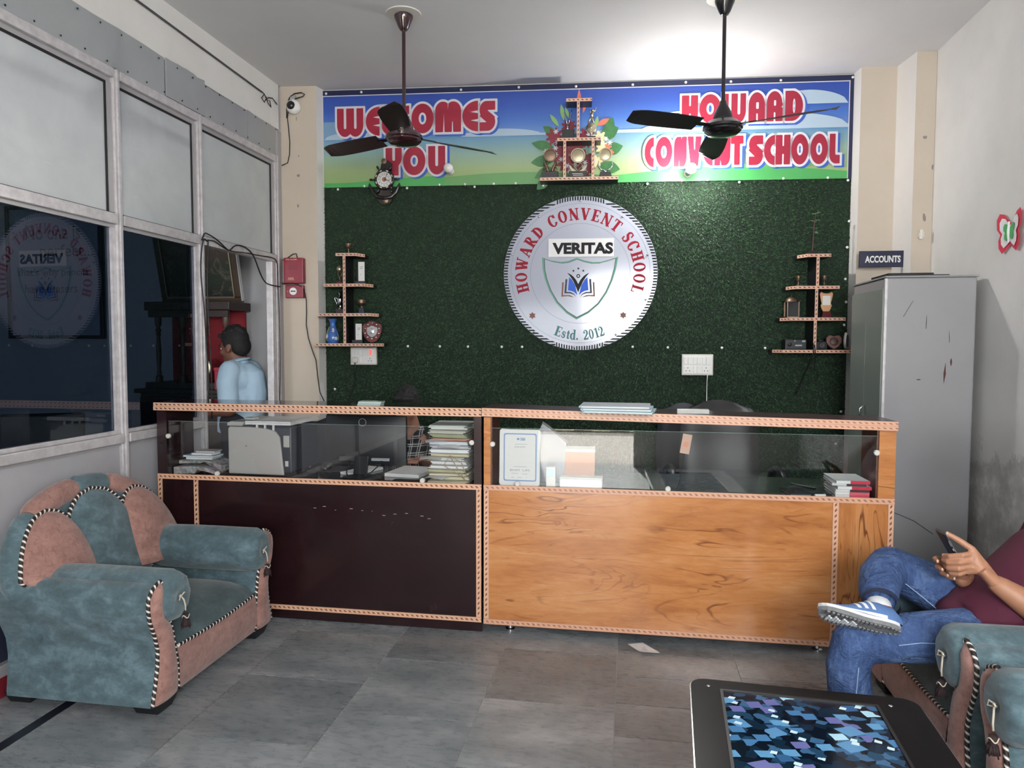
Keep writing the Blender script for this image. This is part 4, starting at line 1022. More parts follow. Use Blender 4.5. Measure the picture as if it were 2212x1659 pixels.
def plate_trophy(u_, r, zc_, kind, label):
    t = wt('plate_trophy', label, 'trophy', u_, .09, ZC[2], 'plate trophies on the lowest banner tier')
    if kind == 'step':
        b = MB(); b.prism([(-.055,0),(.055,0),(.042,.018),(.036,.042),(-.036,.042),(-.042,.018)], -.03, .03); b.build('base', M['shelf_black'], t, bevel=.002)
    else: bxp('base', M['shelf_black'], t, -.058 if kind == 'horse' else -.062,.058 if kind == 'horse' else .062,-.03,.03,0,.050)
    m = M['bronze'] if kind == 'horse' else M['brass']
    lat('plate', [(.0001,-.004),(r*.9,-.004),(r,.0),(r,.004),(r*.86,.004),(r*.80,-.001),(r*.4,.001),(.0001,.002)], m, t, 28, (0,-.004,zc_), 'y')
    if kind == 'horse':
        for s in (1,-1):
            b = MB(); b.tube([(s*.006,0,.051),(s*.018,0,.066),(s*.022,0,.088),(s*.034,0,.104),(s*.040,0,.122),(s*.030,0,.128)], [.007,.010,.010,.010,.009,.004], 8)
            b.tube([(s*.030,0,.086),(s*.044,0,.080),(s*.050,0,.066)], [.006,.005,.003], 6); b.tube([(s*.020,0,.070),(s*.034,0,.062),(s*.040,0,.051)], [.006,.005,.004], 6)
            b.build('rearing_horse', m, t, smooth=True)
    elif kind == 'swan':
        for s in (1,-1):
            b = MB(); b.tube([(s*.002,0,.052),(s*.010,0,.070),(s*.026,0,.086),(s*.030,0,.104),(s*.018,0,.112),(s*.006,0,.102),(s*.002,0,.090)], [.006,.005,.004,.0035,.0035,.0035,.003], 8)
            b.prism([(s*.004,.051),(s*.040,.051),(s*.058,.075),(s*.066,.100),(s*.050,.092),(s*.036,.074)][::s], -.006, .006)
            b.build('swan', m, t, smooth=True, angle=.6)
        b = MB(); 
        for k_ in range(2): b = MB(); b.box(-.040+.006*k_, .034+.004*k_, -.0306, -.0302, .030-.011*k_, .034-.011*k_); b.build('engraved_line', M['offwhite'], t)
    else:
        b = MB(); b.tube([(0,0,.042),(0,0,.056)], .008, 8)
        for s in (1,-1): b.tube([(0,0,.054),(s*.034,0,.066),(s*.050,0,.096),(s*.046,0,.125)], [.005,.006,.005,.002], 8)
        b.build('crescent_stand', M['chrome'], t, smooth=True)
    return t
plate_trophy(1.672, .045, .170, 'horse', 'bronze plate held by two rearing horses, at the left of the row')
plate_trophy(1.868, .052, .163, 'swan', 'ridged plate above a pair of swans, in the middle of the row')
plate_trophy(2.060, .045, .168, 'step', 'silvery plate on a stepped black foot, at the right of the row')
# --- right shelf
t = wt('potted_sprig', 'thin leafy sprig in a black saucer on the top right tier', 'plant', 3.478, .12, ZR[0], G3)
lat('saucer', [(.0001,0),(.040,0),(.046,.006),(.030,.022),(.014,.032),(.0001,.032)], M['matte_black'], t)
b = MB(); b.tube([(0,0,.03),(.004,0,.12),(.008,.004,.20),(.016,0,.285)], [.004,.0035,.003,.002], 6); b.build('stem', mat('brown_stem', srgb(70,34,38), .6), t)
M['sprig'] = mat('pale_green_leaf', srgb(128,164,116), .5)
for i in range(16):
    zz = (.285 if i < 6 else .19+.05*rng.uniform(-1, 1)); a = rng.uniform(0, 2*PI); L = rng.uniform(.026, .044); cx = .013
    b = MB(); dx_, dy_, dz_ = L*math.cos(a), L*.6*math.sin(a), rng.uniform(-.012,.012); nx_, ny_ = -math.sin(a)*.009, math.cos(a)*.009
    b.add([(cx,0,zz),(cx+dx_*.5+nx_,dy_*.5+ny_,zz+dz_*.3+.004),(cx+dx_,dy_,zz+dz_),(cx+dx_*.5-nx_,dy_*.5-ny_,zz+dz_*.3-.003)], [(0,1,2,3)]); b.build('leaf', M['sprig'], t)
for u_, s in ((3.388,'left'),(3.560,'right')):
    t = wt('small_goblet', 'small tarnished goblet on the second right tier, %s of the upright' % s, 'goblet', u_, .12, ZR[1], G3)
    lat('goblet', [(.0001,0),(.020,0),(.018,.008),(.005,.014),(.004,.034),(.014,.044),(.017,.074),(.014,.074),(.0001,.048)], M['bronze'], t, 16)
t = wt('lantern', 'dark glass lantern with a domed metal top, right shelf', 'lantern', 3.350, .11, ZR[2], G3)
bxp('base', M['bronze'], t, -.042,.042,-.042,.042,0,.010); bxp('glass_box', mat('smoked_glass', srgb(30,30,34), .1), t, -.036,.036,-.036,.036,.0102,.108, .001)
b = MB()
for sx in (-1,1):
    for sy in (-1,1): b.box(sx*.038-.003, sx*.038+.003, sy*.038-.003, sy*.038+.003, .0102, .110)
b.build('corner_posts', M['bronze'], t)
lat('dome', [(.0001,.110),(.048,.110),(.046,.118),(.036,.134),(.018,.146),(.006,.150),(.004,.158),(.0001,.160)], M['bronze'], t, 16)
t = wt('gold_plaque', 'carved gold plaque with a white card on a maroon base', 'plaque', 3.580, .11, ZR[2], G3)
b = MB(); b.prism([(-.036,0),(.036,0),(.028,.018),(.026,.045),(-.026,.045),(-.028,.018)], -.022, .022); b.build('base', M['maroon_wood'], t, bevel=.002)
gp = [(-.020,.045),(.020,.045),(.030,.062),(.038,.086),(.030,.10),(.038,.13),(.044,.165),(.036,.180),(.018,.170),(0,.168)]
gp = gp + [(-p[0], p[1]) for p in gp[2:-1][::-1]]
b = MB(); b.prism(gp, -.006, .006); b.build('gilt_frame', mat('pale_gilt', srgb(206,158,116), .35, .3), t, bevel=.002)
bxp('card', M['white'], t, -.026,.026,-.0085,-.0062,.088,.152, 0)
t = wt('radio_set', 'black radio with a pale front label, lowest right tier', 'radio', 3.375, .11, ZR[3], G3)
bxp('body', M['black'], t, -.072,.072,-.035,.03,0,.072, .004)
b = MB(); b.box(-.005,.040,-.0358,-.0352,.024,.034); b.box(.040,.062,-.0358,-.0352,.052,.064); b.box(-.012,-.004,-.0358,-.0352,.056,.064); b.build('front_labels', mat('pale_label', srgb(150,156,170), .4), t)
b = MB(); b.lathe([(.0001,.035),(.014,.035),(.012,.042),(.0001,.043)], 16, (-.042,0,.036), 'y'); b.build('dial_knob', M['dark'], t, smooth=True)
t = wt('camera', 'black camera with a round lens, right of the upright on the lowest tier', 'camera', 3.545, .10, ZR[3], G3)
bxp('body', M['black'], t, -.045,.048,-.025,.02,0,.058, .005); bxp('hump', M['black'], t, -.012,.02,-.02,.015,.0582,.07, .003)
lat('lens', [(.0001,.025),(.020,.025),(.019,.040),(.014,.041),(.0001,.037)], M['dark'], t, 20, (.008,0,.030), 'y')
t = wt('carved_heart', 'brown carved heart-shaped wooden shield, lowest right tier', 'carving', 3.630, .14, ZR[3], G3, -.1)
hp = [(0,0),(.026,.016),(.050,.048),(.052,.080),(.036,.100),(.014,.100),(0,.092)]; hp = hp + [(-p[0], p[1]) for p in hp[1:-1][::-1]]
b = MB(); b.M = Matrix.Rotation(-.15, 4, 'X'); b.prism(hp, -.010, .008); b.build('rim', mat('brown_carved_wood', srgb(104,64,56), .5, noise=(60, srgb(80,44,40), .7)), t, bevel=.005)
b = MB(); b.M = Matrix.Rotation(-.15, 4, 'X'); b.lathe([(.0001,.0105),(.028,.0105),(.024,.013),(.0001,.014)], 20, (0,0,.056), 'y'); b.build('centre', mat('dark_wood_centre', srgb(66,40,38), .5), t, smooth=True)
t = wt('white_disc', 'white-rimmed disc standing on edge at the end of the lowest right tier', 'disc', 3.712, .12, ZR[3], G3, 1.1)
lat('disc', [(.0001,-.006),(.052,-.006),(.060,0),(.052,.010),(.0001,.014)], M['white'], t, 28, (0,0,.062), 'y'); lat('dark_face', [(.0001,.0142),(.044,.0118),(.040,.016),(.0001,.018)], M['black'], t, 28, (0,0,.062), 'y')
b = MB(); 
P0 = [wp(3.475,.20,1.50), wp(3.470,.222,1.41), wp(3.46,.13,1.30), wp(3.45,.06,1.22), wp(3.44,.05,1.15), wp(3.415,.06,1.12)]
b.tube(P0, .004, 6)
b.tube([wp(3.478,.20,1.49), wp(3.482,.222,1.41), wp(3.51,.12,1.30), wp(3.56,.05,1.24), wp(3.55,.05,1.20), wp(3.47,.05,1.175), wp(3.43,.05,1.16), wp(3.41,.05,1.11)], .003, 6)
tag(b.build('power_cable', M['cable'], smooth=True), 'tangled black cables hanging under the right trophy shelf', 'cable')

# ================================================================== SWITCHBOARDS
def board(u_, z_, w, h, label, kind):
    t = thing('switchboard', label, 'switchboard', wp(u_, .024, z_), WA, 'white switchboards on the turf')
    bxp('plate', M['offwhite'], t, 0,w,-.030,0,0,h, .004)
    bxp('front', M['white'], t, .008,w-.008,-.034,-.0302,.008,h-.008, .002)
    cols = 3; cw = (w-.03)/cols
    for r in range(2):
        for c_ in range(cols):
            x0 = .015+c_*cw; z0 = .014+r*(h-.022)/2; x1, z1 = x0+cw*.84, z0+(h-.022)/2*.82
            if r == 0 and (c_ == 2 or (kind == 2 and c_ == 0)):
                s = bxp('socket', M['white'], t, x0,x1,-.038,-.0342,z0,z1, .002)
                b = MB()
                for (px_, pz_) in ((.5,.75),(.28,.35),(.72,.35)): b.lathe([(.0001,.0382),(.0035,.0382),(.0001,.0386)], 8, (x0+(x1-x0)*px_,0,z0+(z1-z0)*pz_), 'y')
                b.build('pin_holes', M['ink_black'], s)
            elif r == 0 and c_ == 0 and kind == 1:
                s = bxp('plug', M['offwhite'], t, x0,x1,-.058,-.0342,z0,z1, .010)
            else:
                s = bxp('switch', M['white'], t, x0,(x0+x1)/2-.001,-.039,-.0342,z0,z1, .002); s = bxp('switch', M['white'], t, (x0+x1)/2+.001,x1,-.039,-.0342,z0,z1, .002)
    if kind == 1: 
        o = bxp('red_indicator', mat('lit_red_indicator', srgb(230,50,50), .3, emit=((1,.12,.1,1), 1.2)), t, w-.052,w-.032,-.0402,-.0392,h*.56,h*.86, 0); o['label'] = 'red glowing indicator switch'
    return t
board(.193, 1.304, .197, .131, 'white switchboard with a red light under the left trophy shelf', 1)
board(2.616, 1.241, .220, .150, 'white switchboard below the crest with a white wire hanging', 2)
b = MB(); b.tube([wp(.232,.075,1.325), wp(.232,.06,1.27), wp(.225,.04,1.20), wp(.21,.035,1.13), wp(.19,.035,1.07), wp(.165,.035,1.02), wp(.15,.035,.8)], .004, 6); tag(b.build('plug_lead', M['cable'], smooth=True), 'black lead hanging from the left switchboard', 'cable')
b = MB(); b.tube([wp(2.795,.062,1.245), wp(2.797,.035,1.19), wp(2.797,.032,1.1), wp(2.797,.032,.78)], .0035, 6); tag(b.build('white_lead', M['white'], smooth=True), 'thin white wire hanging from the right switchboard', 'cable')

# ================================================================== CCTV, FIRE ALARM, SIGN, PAPER BUTTERFLY
t = thing('security_camera', 'round white dome camera high on the left cream pillar', 'security camera', (-2.437, 5.007, 3.175), .09)
lat('housing', [(.0001,0),(.048,0),(.052,.012),(.052,.030),(.046,.048),(.030,.058),(.0001,.058)], M['white'], t, 28, (.004,0,0), 'y')
lat('lens_ball', [(.0001,.0585),(.030,.0585),(.024,.068),(.012,.074),(.0001,.076)], M['black'], t, 24, (-.004,0,.002), 'y')
bxp('bracket', M['grey'], t, -.020,.016,-.030,0,.050,.085, .003)
b = MB(); b.tube([(-2.49,4.995,3.10),(-2.485,4.985,3.17),(-2.46,4.98,3.24),(-2.42,4.975,3.265),(-2.37,4.98,3.272),(-2.345,4.985,3.26),(-2.36,4.985,3.245),(-2.41,4.985,3.235),(-2.44,4.985,3.22),(-2.46,4.985,3.19)], .0042, 6)
b.tube([(-2.46,4.985,3.225),(-2.475,4.99,3.15),(-2.485,4.995,3.10),(-2.478,4.998,3.02),(-2.472,5.0,2.93),(-2.475,5.0,2.84),(-2.49,4.998,2.78),(-2.53,4.985,2.76)], .0036, 6)
tag(b.build('camera_cable', M['cable'], smooth=True), 'looped black cable of the dome camera on the cream pillar', 'cable')
t = thing('fire_alarm', 'dark red fire alarm sounder box on the left cream pillar', 'alarm', (-2.513, 5.003, 1.900), .09)
bxp('box', M['red'], t, 0,.146,-.058,0,0,.186, .005)
b = MB()
for i in range(9): b.box(.040+.008*i*0, .106, -.0592, -.0584, .098+i*.0052, .100+i*.0052)
b.build('sounder_grille', mat('dark_red_grille', srgb(96,10,28), .5), t)
b = MB(); font_mesh(b, 'FIRE ALARM', .082, .010, lambda x, y: (.018+x, -.0588, .168+y), .01); font_mesh(b, 'AGNI', .040, .013, lambda x, y: (.034+x, -.0588, .030+y), .01); b.box(.03,.082,-.0588,-.0585,.024,.026); b.build('gold_lettering', mat('gold_print', srgb(214,176,140), .4), t)
t = thing('call_point', 'red alarm call point box with a white dial below the sounder', 'alarm', (-2.505, 5.003, 1.795), .09)
bxp('box', M['red'], t, 0,.132,-.045,0,0,.094, .004)
lat('white_dial', [(.0001,.0452),(.027,.0452),(.027,.048),(.0001,.049)], M['white'], t, 24, (.058,0,.048), 'y')
b = MB()
for cx in (-.012, .0, .013): b.lathe([(.0001,.0492),(.0055,.0492),(.004,.051),(.0001,.051)], 10, (.058+cx,0,.048), 'y')
b.build('dial_contacts', M['ink_black'], t)
b = MB(); b.lathe([(.0001,.045),(.0035,.045),(.0001,.049)], 8, (.016,0,.048), 'y'); b.build('indicator', M['offwhite'], t)
# alarm wiring
b = MB()
b.tube([(-2.535,4.99,2.075),(-2.50,4.985,2.085),(-2.45,4.98,2.115),(-2.425,4.985,2.118),(-2.42,4.99,2.09)], .0035, 6)
b.tube([(-2.54,4.985,1.905),(-2.50,4.94,1.895),(-2.44,4.935,1.897),(-2.395,4.95,1.890),(-2.37,4.99,1.86),(-2.362,5.005,1.78),(-2.362,5.008,1.70),(-2.366,5.008,1.60),(-2.35,5.008,1.50),(-2.318,5.01,1.40),(-2.295,5.012,1.34),(-2.282,5.015,1.20),(-2.27,5.02,1.10),(-2.245,5.05,1.02),(-2.22,5.06,.9)], .0042, 6)
tag(b.build('alarm_cable', M['cable'], smooth=True), 'black alarm wire trailing down the left cream pillar', 'cable')
t = thing('accounts_sign', 'dark blue projecting sign reading ACCOUNTS above the steel cabinet', 'sign', (1.497, 5.145, 1.975), 0.02)
bxp('panel', M['navy'], t, 0,.308,-.012,0,0,.108, .002)
b = MB(); font_mesh(b, 'ACCOUNTS', .222, .046, lambda x, y: (.036+x, -.0127, .030+y), .035); b.build('white_lettering', M['white'], t)
bxp('end_bracket', M['dark'], t, .309,.318,-.02,.10,-.012,.118, .002)
M['crepe_red'] = mat('red_paper', srgb(206,46,74), .7); M['crepe_green'] = mat('green_paper', srgb(70,168,92), .7); M['crepe_white'] = mat('white_card', srgb(232,230,230), .7)
t = thing('paper_butterfly', 'red, white and green paper butterfly stuck on the right wall', 'decoration', (1.907, 4.05, 1.93), 0)
def wing(name, m, k_, x):
    for s in (1,-1):
        pts = [(0,.10)]
        for i in range(19):
            a = -1.2+3.6*i/18; 
        P_ = [(0,.04),(.03,.02),(.07,.0),(.10,.03),(.105,.07),(.09,.10),(.12,.13),(.125,.18),(.10,.21),(.06,.20),(.03,.17),(0,.15)]
        cy_, cz_ = 0, .105
        P_ = [(p[0]*k_, cz_+(p[1]-cz_)*k_) for p in P_]
        b = MB(); b.add([(x-.01*p[0]/.1, s*p[0], p[1]) for p in P_], [tuple(range(len(P_)))]); b.build(name, m, t)
wing('red_wing', M['crepe_red'], 1.0, -.004); wing('white_wing', M['crepe_white'], .74, -.008); wing('green_wing', M['crepe_green'], .42, -.012)
b = MB(); b.tube([(-.016,0,.05),(-.018,0,.105),(-.016,0,.155)], [.004,.007,.005], 8); b.build('body', M['crepe_white'], t, smooth=True)
b = MB(); b.tube([(1.838,5.035,2.14),(1.842,5.035,2.20)], .012, 8); b.box(1.828,1.856,5.03,5.05,2.155,2.185)
tag(b.build('cable_clip', M['offwhite'], smooth=False), 'small pale plastic clip on the narrow right pillar', 'clip')
# ================================================================== RECEPTION COUNTERS
def laminate(name, vert=False):
    m = mat(name, srgb(196,140,88), .2, coat=.35); k = NT(m)
    v, x, y, z = k.xyz('Object')
    ms = (1.0, 1, 5.5) if not vert else (7.0, 1, .8)
    n = k.noise(v, 1.5, 3, .5, .8, ms); n2 = k.noise(v, 10, 6, .65, .4, ms); n3 = k.noise(v, .95, 3, .45, 1.1, ms)
    c = k.ramp(k.math('ADD', k.math('MULTIPLY', n, .6), k.math('MULTIPLY', n2, .4)), [(.30, srgb(158,98,54)), (.5, srgb(184,122,72)), (.70, srgb(202,146,96))])
    def contour(f, mult, w):
        d = k.math('ABSOLUTE', k.math('SUBTRACT', k.math('FRACT', k.math('MULTIPLY', f, mult)), .5))
        return k.math('MAXIMUM', k.math('SUBTRACT', 1.0, k.math('DIVIDE', d, w)), 0.0)
    gate = k.ramp(k.noise(v, 1.3, 3, .6, .5, (1, 1, 1.6) if not vert else (3, 1, .8)), [(.45, (0,0,0,1)), (.60, (1,1,1,1))])
    gate2 = k.ramp(k.noise(v, 2.1, 2, .6, .3, (1.2, 1, 3) if not vert else (4, 1, 1)), [(.5, (0,0,0,1)), (.62, (1,1,1,1))])
    f = k.math('ADD', k.math('MULTIPLY', k.math('MULTIPLY', contour(n3, 7.0, .075), gate), .85), k.math('MULTIPLY', k.math('MULTIPLY', contour(n3, 19.0, .16), gate2), .45))
    f = k.math('MINIMUM', f, .9)
    k.l(k.mix(f, c, srgb(104,56,34)), k.b.inputs['Base Color'])
    return m
M['oak'] = laminate('honey_veined_laminate'); M['oak_v'] = laminate('honey_veined_laminate_upright', True)
def mahog():
    m = mat('dark_mahogany_laminate', srgb(46,20,24), .22, spec=.5, coat=.2); k = NT(m)
    v, x, y, z = k.xyz('Object')
    k.l(k.ramp(k.noise(v, 3, 6, .6, .3, (1,1,6)), [(.3, srgb(28,13,16)), (.7, srgb(40,20,23))]), k.b.inputs['Base Color'])
    k.l(k.math('ADD', k.math('MULTIPLY', k.noise(v, 5, 6), .2), .14), k.b.inputs['Roughness'])
    return m
M['mahog'] = mahog()
M['redwood'] = mat('reddish_wood_laminate', srgb(104,58,48), .35, noise=(14, srgb(84,44,38), .7))
M['bead2'] = bead_mat('pale_inlay_strip', srgb(214,168,138), srgb(120,78,60), srgb(176,130,106), .026)
M['bead3'] = bead_mat('pale_faded_inlay_strip', srgb(206,158,130), srgb(150,102,82), srgb(168,120,98), .026)
M['bead_dk'] = bead_mat('pale_dark_marked_inlay_strip', srgb(212,166,136), srgb(54,30,38), srgb(160,118,100), .026)
M['deskglass'] = mat('green_glass_desk_top', srgb(64,74,66), .06, spec=.6, coat=.3)
M['darkdesk'] = mat('dark_glossy_desk_top', srgb(24,22,24), .07, spec=.6)
M['clear'] = glass('clear_counter_glass', (.985,.992,.988,1), 0.0, .95, 1.5)
M['gedge'] = mat('green_glass_edge', srgb(136,168,158), .15)
M['darktop'] = mat('dark_glossy_top', srgb(36,20,24), .08, spec=.6)
M['darktop2'] = mat('worn_dark_wood_top', srgb(58,40,44), .25, noise=(3, srgb(80,62,66), .7))
YF = 3.49
def counter(name, label, x0, x1, zl, zr, left):
    t = thing(name, label, 'reception counter', ((x0+x1)/2, YF, 0), 0, 'two halves of the reception counter')
    cx = (x0+x1)/2; a, c = x0-cx, x1-cx
    pan = M['mahog'] if left else M['oak']
    bxs = lambda n, m, *d, bev=.0: bxp(n, m, t, *d, bev)
    z0 = .05 if left else .045
    jx = (-2.287 if left else .946)-cx                      # joint between main panel and end pilaster
    if left:
        bxs('end_panel', M['mahog'], a, jx-.0005, .0, .02, z0, .742); bxs('front_panel', M['mahog'], jx+.0005, c, .0, .02, z0, .742)
        bxs('plinth', M['mahog'], a, c, .012, .03, 0, .0495)
    else:
        bxs('front_panel', M['oak'], a, jx-.0005, .0, .02, z0, .742); bxs('end_panel', M['oak_v'], jx+.0005, c, .0, .02, z0+.0, .742)
        for xx in (a+.125, c-.3):
            b = MB(); b.lathe([(.0001,0),(.024,0),(.024,.006),(.014,.010),(.012,.044),(.0001,.044)], 16, (xx,.07,0)); b.lathe([(.0001,0),(.022,0),(.020,.01),(.0001,.044)], 12, (xx,.5,0)); b.build('metal_foot', M['steel'], t, smooth=True, angle=.6)
    bd = M['bead_dk'] if left else M['bead2']; be = M['bead2'] if left else M['bead3']
    def bead(x_0, z_0, x_1, z_1, m, w=.028): b = MB(); b.strip((x_0,-.0005,z_0), (x_1,-.0005,z_1), w, (0,-1,0), .004); b.build('inlay_strip', m, t)
    bead(a, .742, c, .742, be); bead(a, z0+.016, c if left else jx+.014, z0+.016, be, .026)
    bead(a+.014, z0+.03, a+.014, .728, bd, .026); bead(jx, z0+.03, jx, .728, bd, .026); bead(c-.014, z0+.03, c-.014, .728, be if left else bd, .026)
    # desk surface, with shelf ends carrying the raised top
    bxs('desk_top', M['darkdesk'] if left else M['deskglass'], a+.004, c-.004, .0205, .545, .722, .742, bev=.001)
    bxs('back_leg_panel', pan, a+.02, c-.02, .50, .515, .02 if not left else 0.0, .7215)
    st = M['mahog'] if left else M['oak']; si = M['mahog'] if left else M['redwood']
    wl_, wr_ = (.058, .040) if left else (.035, .072)
    for (p, q) in ((a, a+wl_), (c-wr_, c)):
        bxs('front_stile', st, p+.0005, q-.0005, .0, .018, .7565, 1.094)
        if left: bxs('side_panel', si, p+.0005, q-.0005, .0185, .24, .7425, 1.094)
        else:
            (bxs('side_panel', si, p+.0005, q+.004 if p < 0 else q-.0005, .0185, .24, .7425, 1.094) if p < 0 else bxs('side_panel', si, p-.004, q-.0005, .0185, .24, .7425, 1.094))
    # raised top, with a double inlaid front edge
    top = M['darktop'] if left else M['darktop2']
    b = MB(); ov = .007
    P = [(a-ov,-.012,zl-.042),(c+ov*.2,-.012,zr-.042),(c+ov*.2,.25,zr-.042),(a-ov,.25,zl-.042),(a-ov,-.012,zl),(c+ov*.2,-.012,zr),(c+ov*.2,.25,zr),(a-ov,.25,zl)]
    b.add(P, [(0,3,2,1),(4,5,6,7),(0,1,5,4),(1,2,6,5),(2,3,7,6),(3,0,4,7)]); b.build('raised_top', top, t)
    for dz, w in ((-.0105,.021),(-.0315,.021)):
        b = MB(); b.strip((a-ov,-.0122,zl+dz), (c+ov*.2,-.0122,zr+dz), w, (0,-1,0), .003+.0015*(dz < -.02)); b.build('edge_inlay', bd if left else be, t)
    # low front glass
    g0, g1 = a+wl_+.006, c-wr_-.006
    b = MB(); b.box(g0, g1, .006, .011, .745, 1.040); gl = b.build('front_glass', M['clear'], t)
    b = MB(); b.box(g0, g1, .0055, .0115, 1.0402, 1.0412); b.build('glass_edge', M['gedge'], t)
    b = MB()
    sp_ = ((g0+.004,.96),(g1-.004,.965),((g0+g1)/2+.46*(g1-g0)*.75,.765),((g0+g1)/2-.33*(g1-g0),.765)) if left else ((g0+.004,.96),(g1-.004,.965),(g0+.13,.765),(g0+.86,.765))
    for (xx, zz) in sp_:
        b = MB(); b.lathe([(.0001,-.0055),(.013,-.0055),(.013,.006),(.010,.009),(.0001,.009)], 16, (xx,0,zz), 'y'); b.build('glass_clip', M['offwhite'], t, smooth=True, angle=.6)
    return t
CNL = counter('reception_counter', 'dark mahogany half of the reception counter with pale inlaid edges', -2.512, -.727, 1.141, 1.139, True)
CNR = counter('reception_counter', 'honey wood veined half of the reception counter beside the steel cabinet', -.716, 1.198, 1.141, 1.110, False)
M['scratch'] = mat('pale_scratch', srgb(180,160,150), .6)
for i in range(11):
    xx = -1.62+i*.062+rng.uniform(-.02,.02); zz = .610-.012*i*.3+rng.uniform(-.012,.012)
    b = MB(); b.box(xx-CNL.location.x, xx-CNL.location.x+rng.uniform(.004,.018), -.0006, -.0001, zz, zz+.0025); b.build('scratch', M['scratch'], CNL)

# ------------------------------------------------ things on the raised top
M['teal_card'] = mat('teal_file_cover', srgb(150,186,190), .5, noise=(12, srgb(176,198,204), .6)); M['grey_card'] = mat('grey_file_cover', srgb(176,182,188), .5)
for i, (dx, dy, rz, m) in enumerate(((.01,0,-.10,'teal_card'),(0,.004,-.06,'teal_card'),(-.012,.012,-.02,'grey_card'))):
    t = thing('office_file', ['teal card file, lowest of the three on the honey counter top','teal card file in the middle of the three on the counter top','grey card file, topmost of the three on the honey counter top'][i], 'file', (-.055+dx, 3.502+dy, 1.1320+i*.0115), rz, 'card files on the counter top')
    bxp('lower_cover', M[m], t, -.165,.165,-.12,.12,.0005,.0022,0); bxp('pages', M['paper'], t, -.158,.160,-.115,.115,.0024,.0082,0); bxp('upper_cover', M[m], t, -.165,.165,-.12,.12,.0084,.0102,0)
    b = MB(); b.tube([(-.165,-.118,.0053),(-.165,.118,.0053)], .005, 8); b.build('spine', M['teal_card'], t, smooth=True)
b = MB(); b.cbox((0,0,.011), (.150,.05,.021)); o = b.build('glass_block', mat('frosty_clear_block', srgb(176,176,170), .2), bevel=.002, loc=(.30, 3.55, 1.1245))
tag(o, 'clear frosty block on the honey counter top, right of the files', 'paperweight')
for i in range(4):
    b = MB(); b.cbox((0,0,.0025), (.122,.06,.0050)); o = b.build('glass_strip', M['gedge'] if i % 2 else mat('pale_glass_strip', srgb(196,200,196), .15), loc=(-1.325+.002*i, 3.545, 1.1402+.0054*i), rot=(0,0,.01*i))
    tag(o, ['lowest clear glass strip of the flat pile on the dark counter top','second lowest clear glass strip of the pile on the dark counter','third clear glass strip from the bottom on the dark counter','topmost clear glass strip of the flat pile on the dark counter top'][i], 'glass strip', 'glass strips piled on the counter')

# ------------------------------------------------ left desk: newspapers, printer, screen, files
ZD = .7428
def newsprint():
    m = mat('newsprint', srgb(150,146,140), .7); k = NT(m); v, x, y, z = k.xyz('Object')
    br = k.n('ShaderNodeTexVoronoi', feature='F1'); br.inputs['Scale'].default_value = 22; k.l(v, br.inputs['Vector'])
    c = k.ramp(k.noise(v, 30, 3, .5, 0), [(.36, srgb(38,36,38)), (.46, srgb(150,144,138)), (.56, srgb(206,202,196)), (.66, srgb(120,86,72))])
    k.l(k.mix(.45, c, br.outputs['Color']), k.b.inputs['Base Color'])
    h = k.n('ShaderNodeHueSaturation'); h.inputs['Saturation'].default_value = .25; h.inputs['Value'].default_value = .62
    k.l(k.mix(.3, c, br.outputs['Color']), h.inputs['Color']); k.l(h.outputs[0], k.b.inputs['Base Color'])
    return m
M['news'] = newsprint()
def newspaper(x, y, z, w, d, th, rz, droop, label):
    b = MB(); n = 14
    up = []; lo = []
    for i in range(n+1):
        s = i/n; xx = (s-.5)*w; zz = th - droop*max(0, s-.55)**2*4.0 + .006*math.sin(3*s)
        up.append((xx, zz)); lo.append((xx, max(.0, zz-th*(.55 if s > .55 else 1.0))))
    P = lo + up[::-1]
    b.prism(P, -d/2, d/2); o = b.build('newspaper', M['news'], loc=(x, y, z), rot=(0,0,rz), bevel=.004)
    tag(o, label, 'newspaper', 'newspapers on the dark counter desk')
newspaper(-2.335, 3.625, ZD, .24, .17, .042, .05, .02, 'thick folded newspaper at the bottom of the pile, pale headline strip')
newspaper(-2.315, 3.66, ZD+.0505, .27, .16, .020, -.06, .065, 'folded newspaper drooping over the side of the newspaper pile')
bk = [(-2.33,3.63,.155,.10,.013,.06,(206,206,208),'white-edged notebook lying directly on the newspapers'),(-2.325,3.62,.185,.10,.009,-.03,(150,186,210),'light blue notebook in the small pile on the newspapers'),
      (-2.315,3.63,.125,.09,.010,.0,(224,224,226),'white notebook near the top of the pile on the newspapers'),(-2.31,3.65,.110,.09,.007,.10,(188,186,186),'thin grey booklet on top of the pile on the newspapers')]
zz = ZD+.0785
for (x, y, w, d, h, rz, col, lab) in bk:
    t = thing('notebook', lab, 'notebook', (x, y, zz), rz, 'notebooks on the newspapers')
    cm = mat('notebook_cover', srgb(*col), .5)
    bxp('lower_cover', cm, t, -w/2,w/2,-d/2,d/2,0,.0015,0); bxp('pages', M['paper'], t, -w/2+.003,w/2-.003,-d/2+.002,d/2-.002,.0016,h-.0017,0); bxp('upper_cover', cm, t, -w/2,w/2,-d/2,d/2,h-.0016,h,0)
    zz += h+.0012
M['pr_grey'] = mat('warm_grey_plastic', srgb(172,168,164), .5); M['pr_navy'] = mat('navy_grey_plastic', srgb(40,44,56), .4); M['pr_lid'] = mat('white_printer_lid', srgb(226,224,222), .4)
t = thing('printer', 'grey and navy laser printer with its front tray open on the left desk', 'printer', (-2.0, 3.60, ZD), -.03)
bxp('body', M['pr_navy'], t, -.16,.185,.045,.36,.012,.262, .008)
bxp('rubber_feet', M['black'], t, -.12,.16,.08,.30,0,.0118, 0)
b = MB(); b.prism([(-.178,.245),(-.160,.0),(.165,.0),(.130,.205),(.105,.234),(.055,.248),(-.05,.256),(-.170,.256)][::1], -.016, .0)
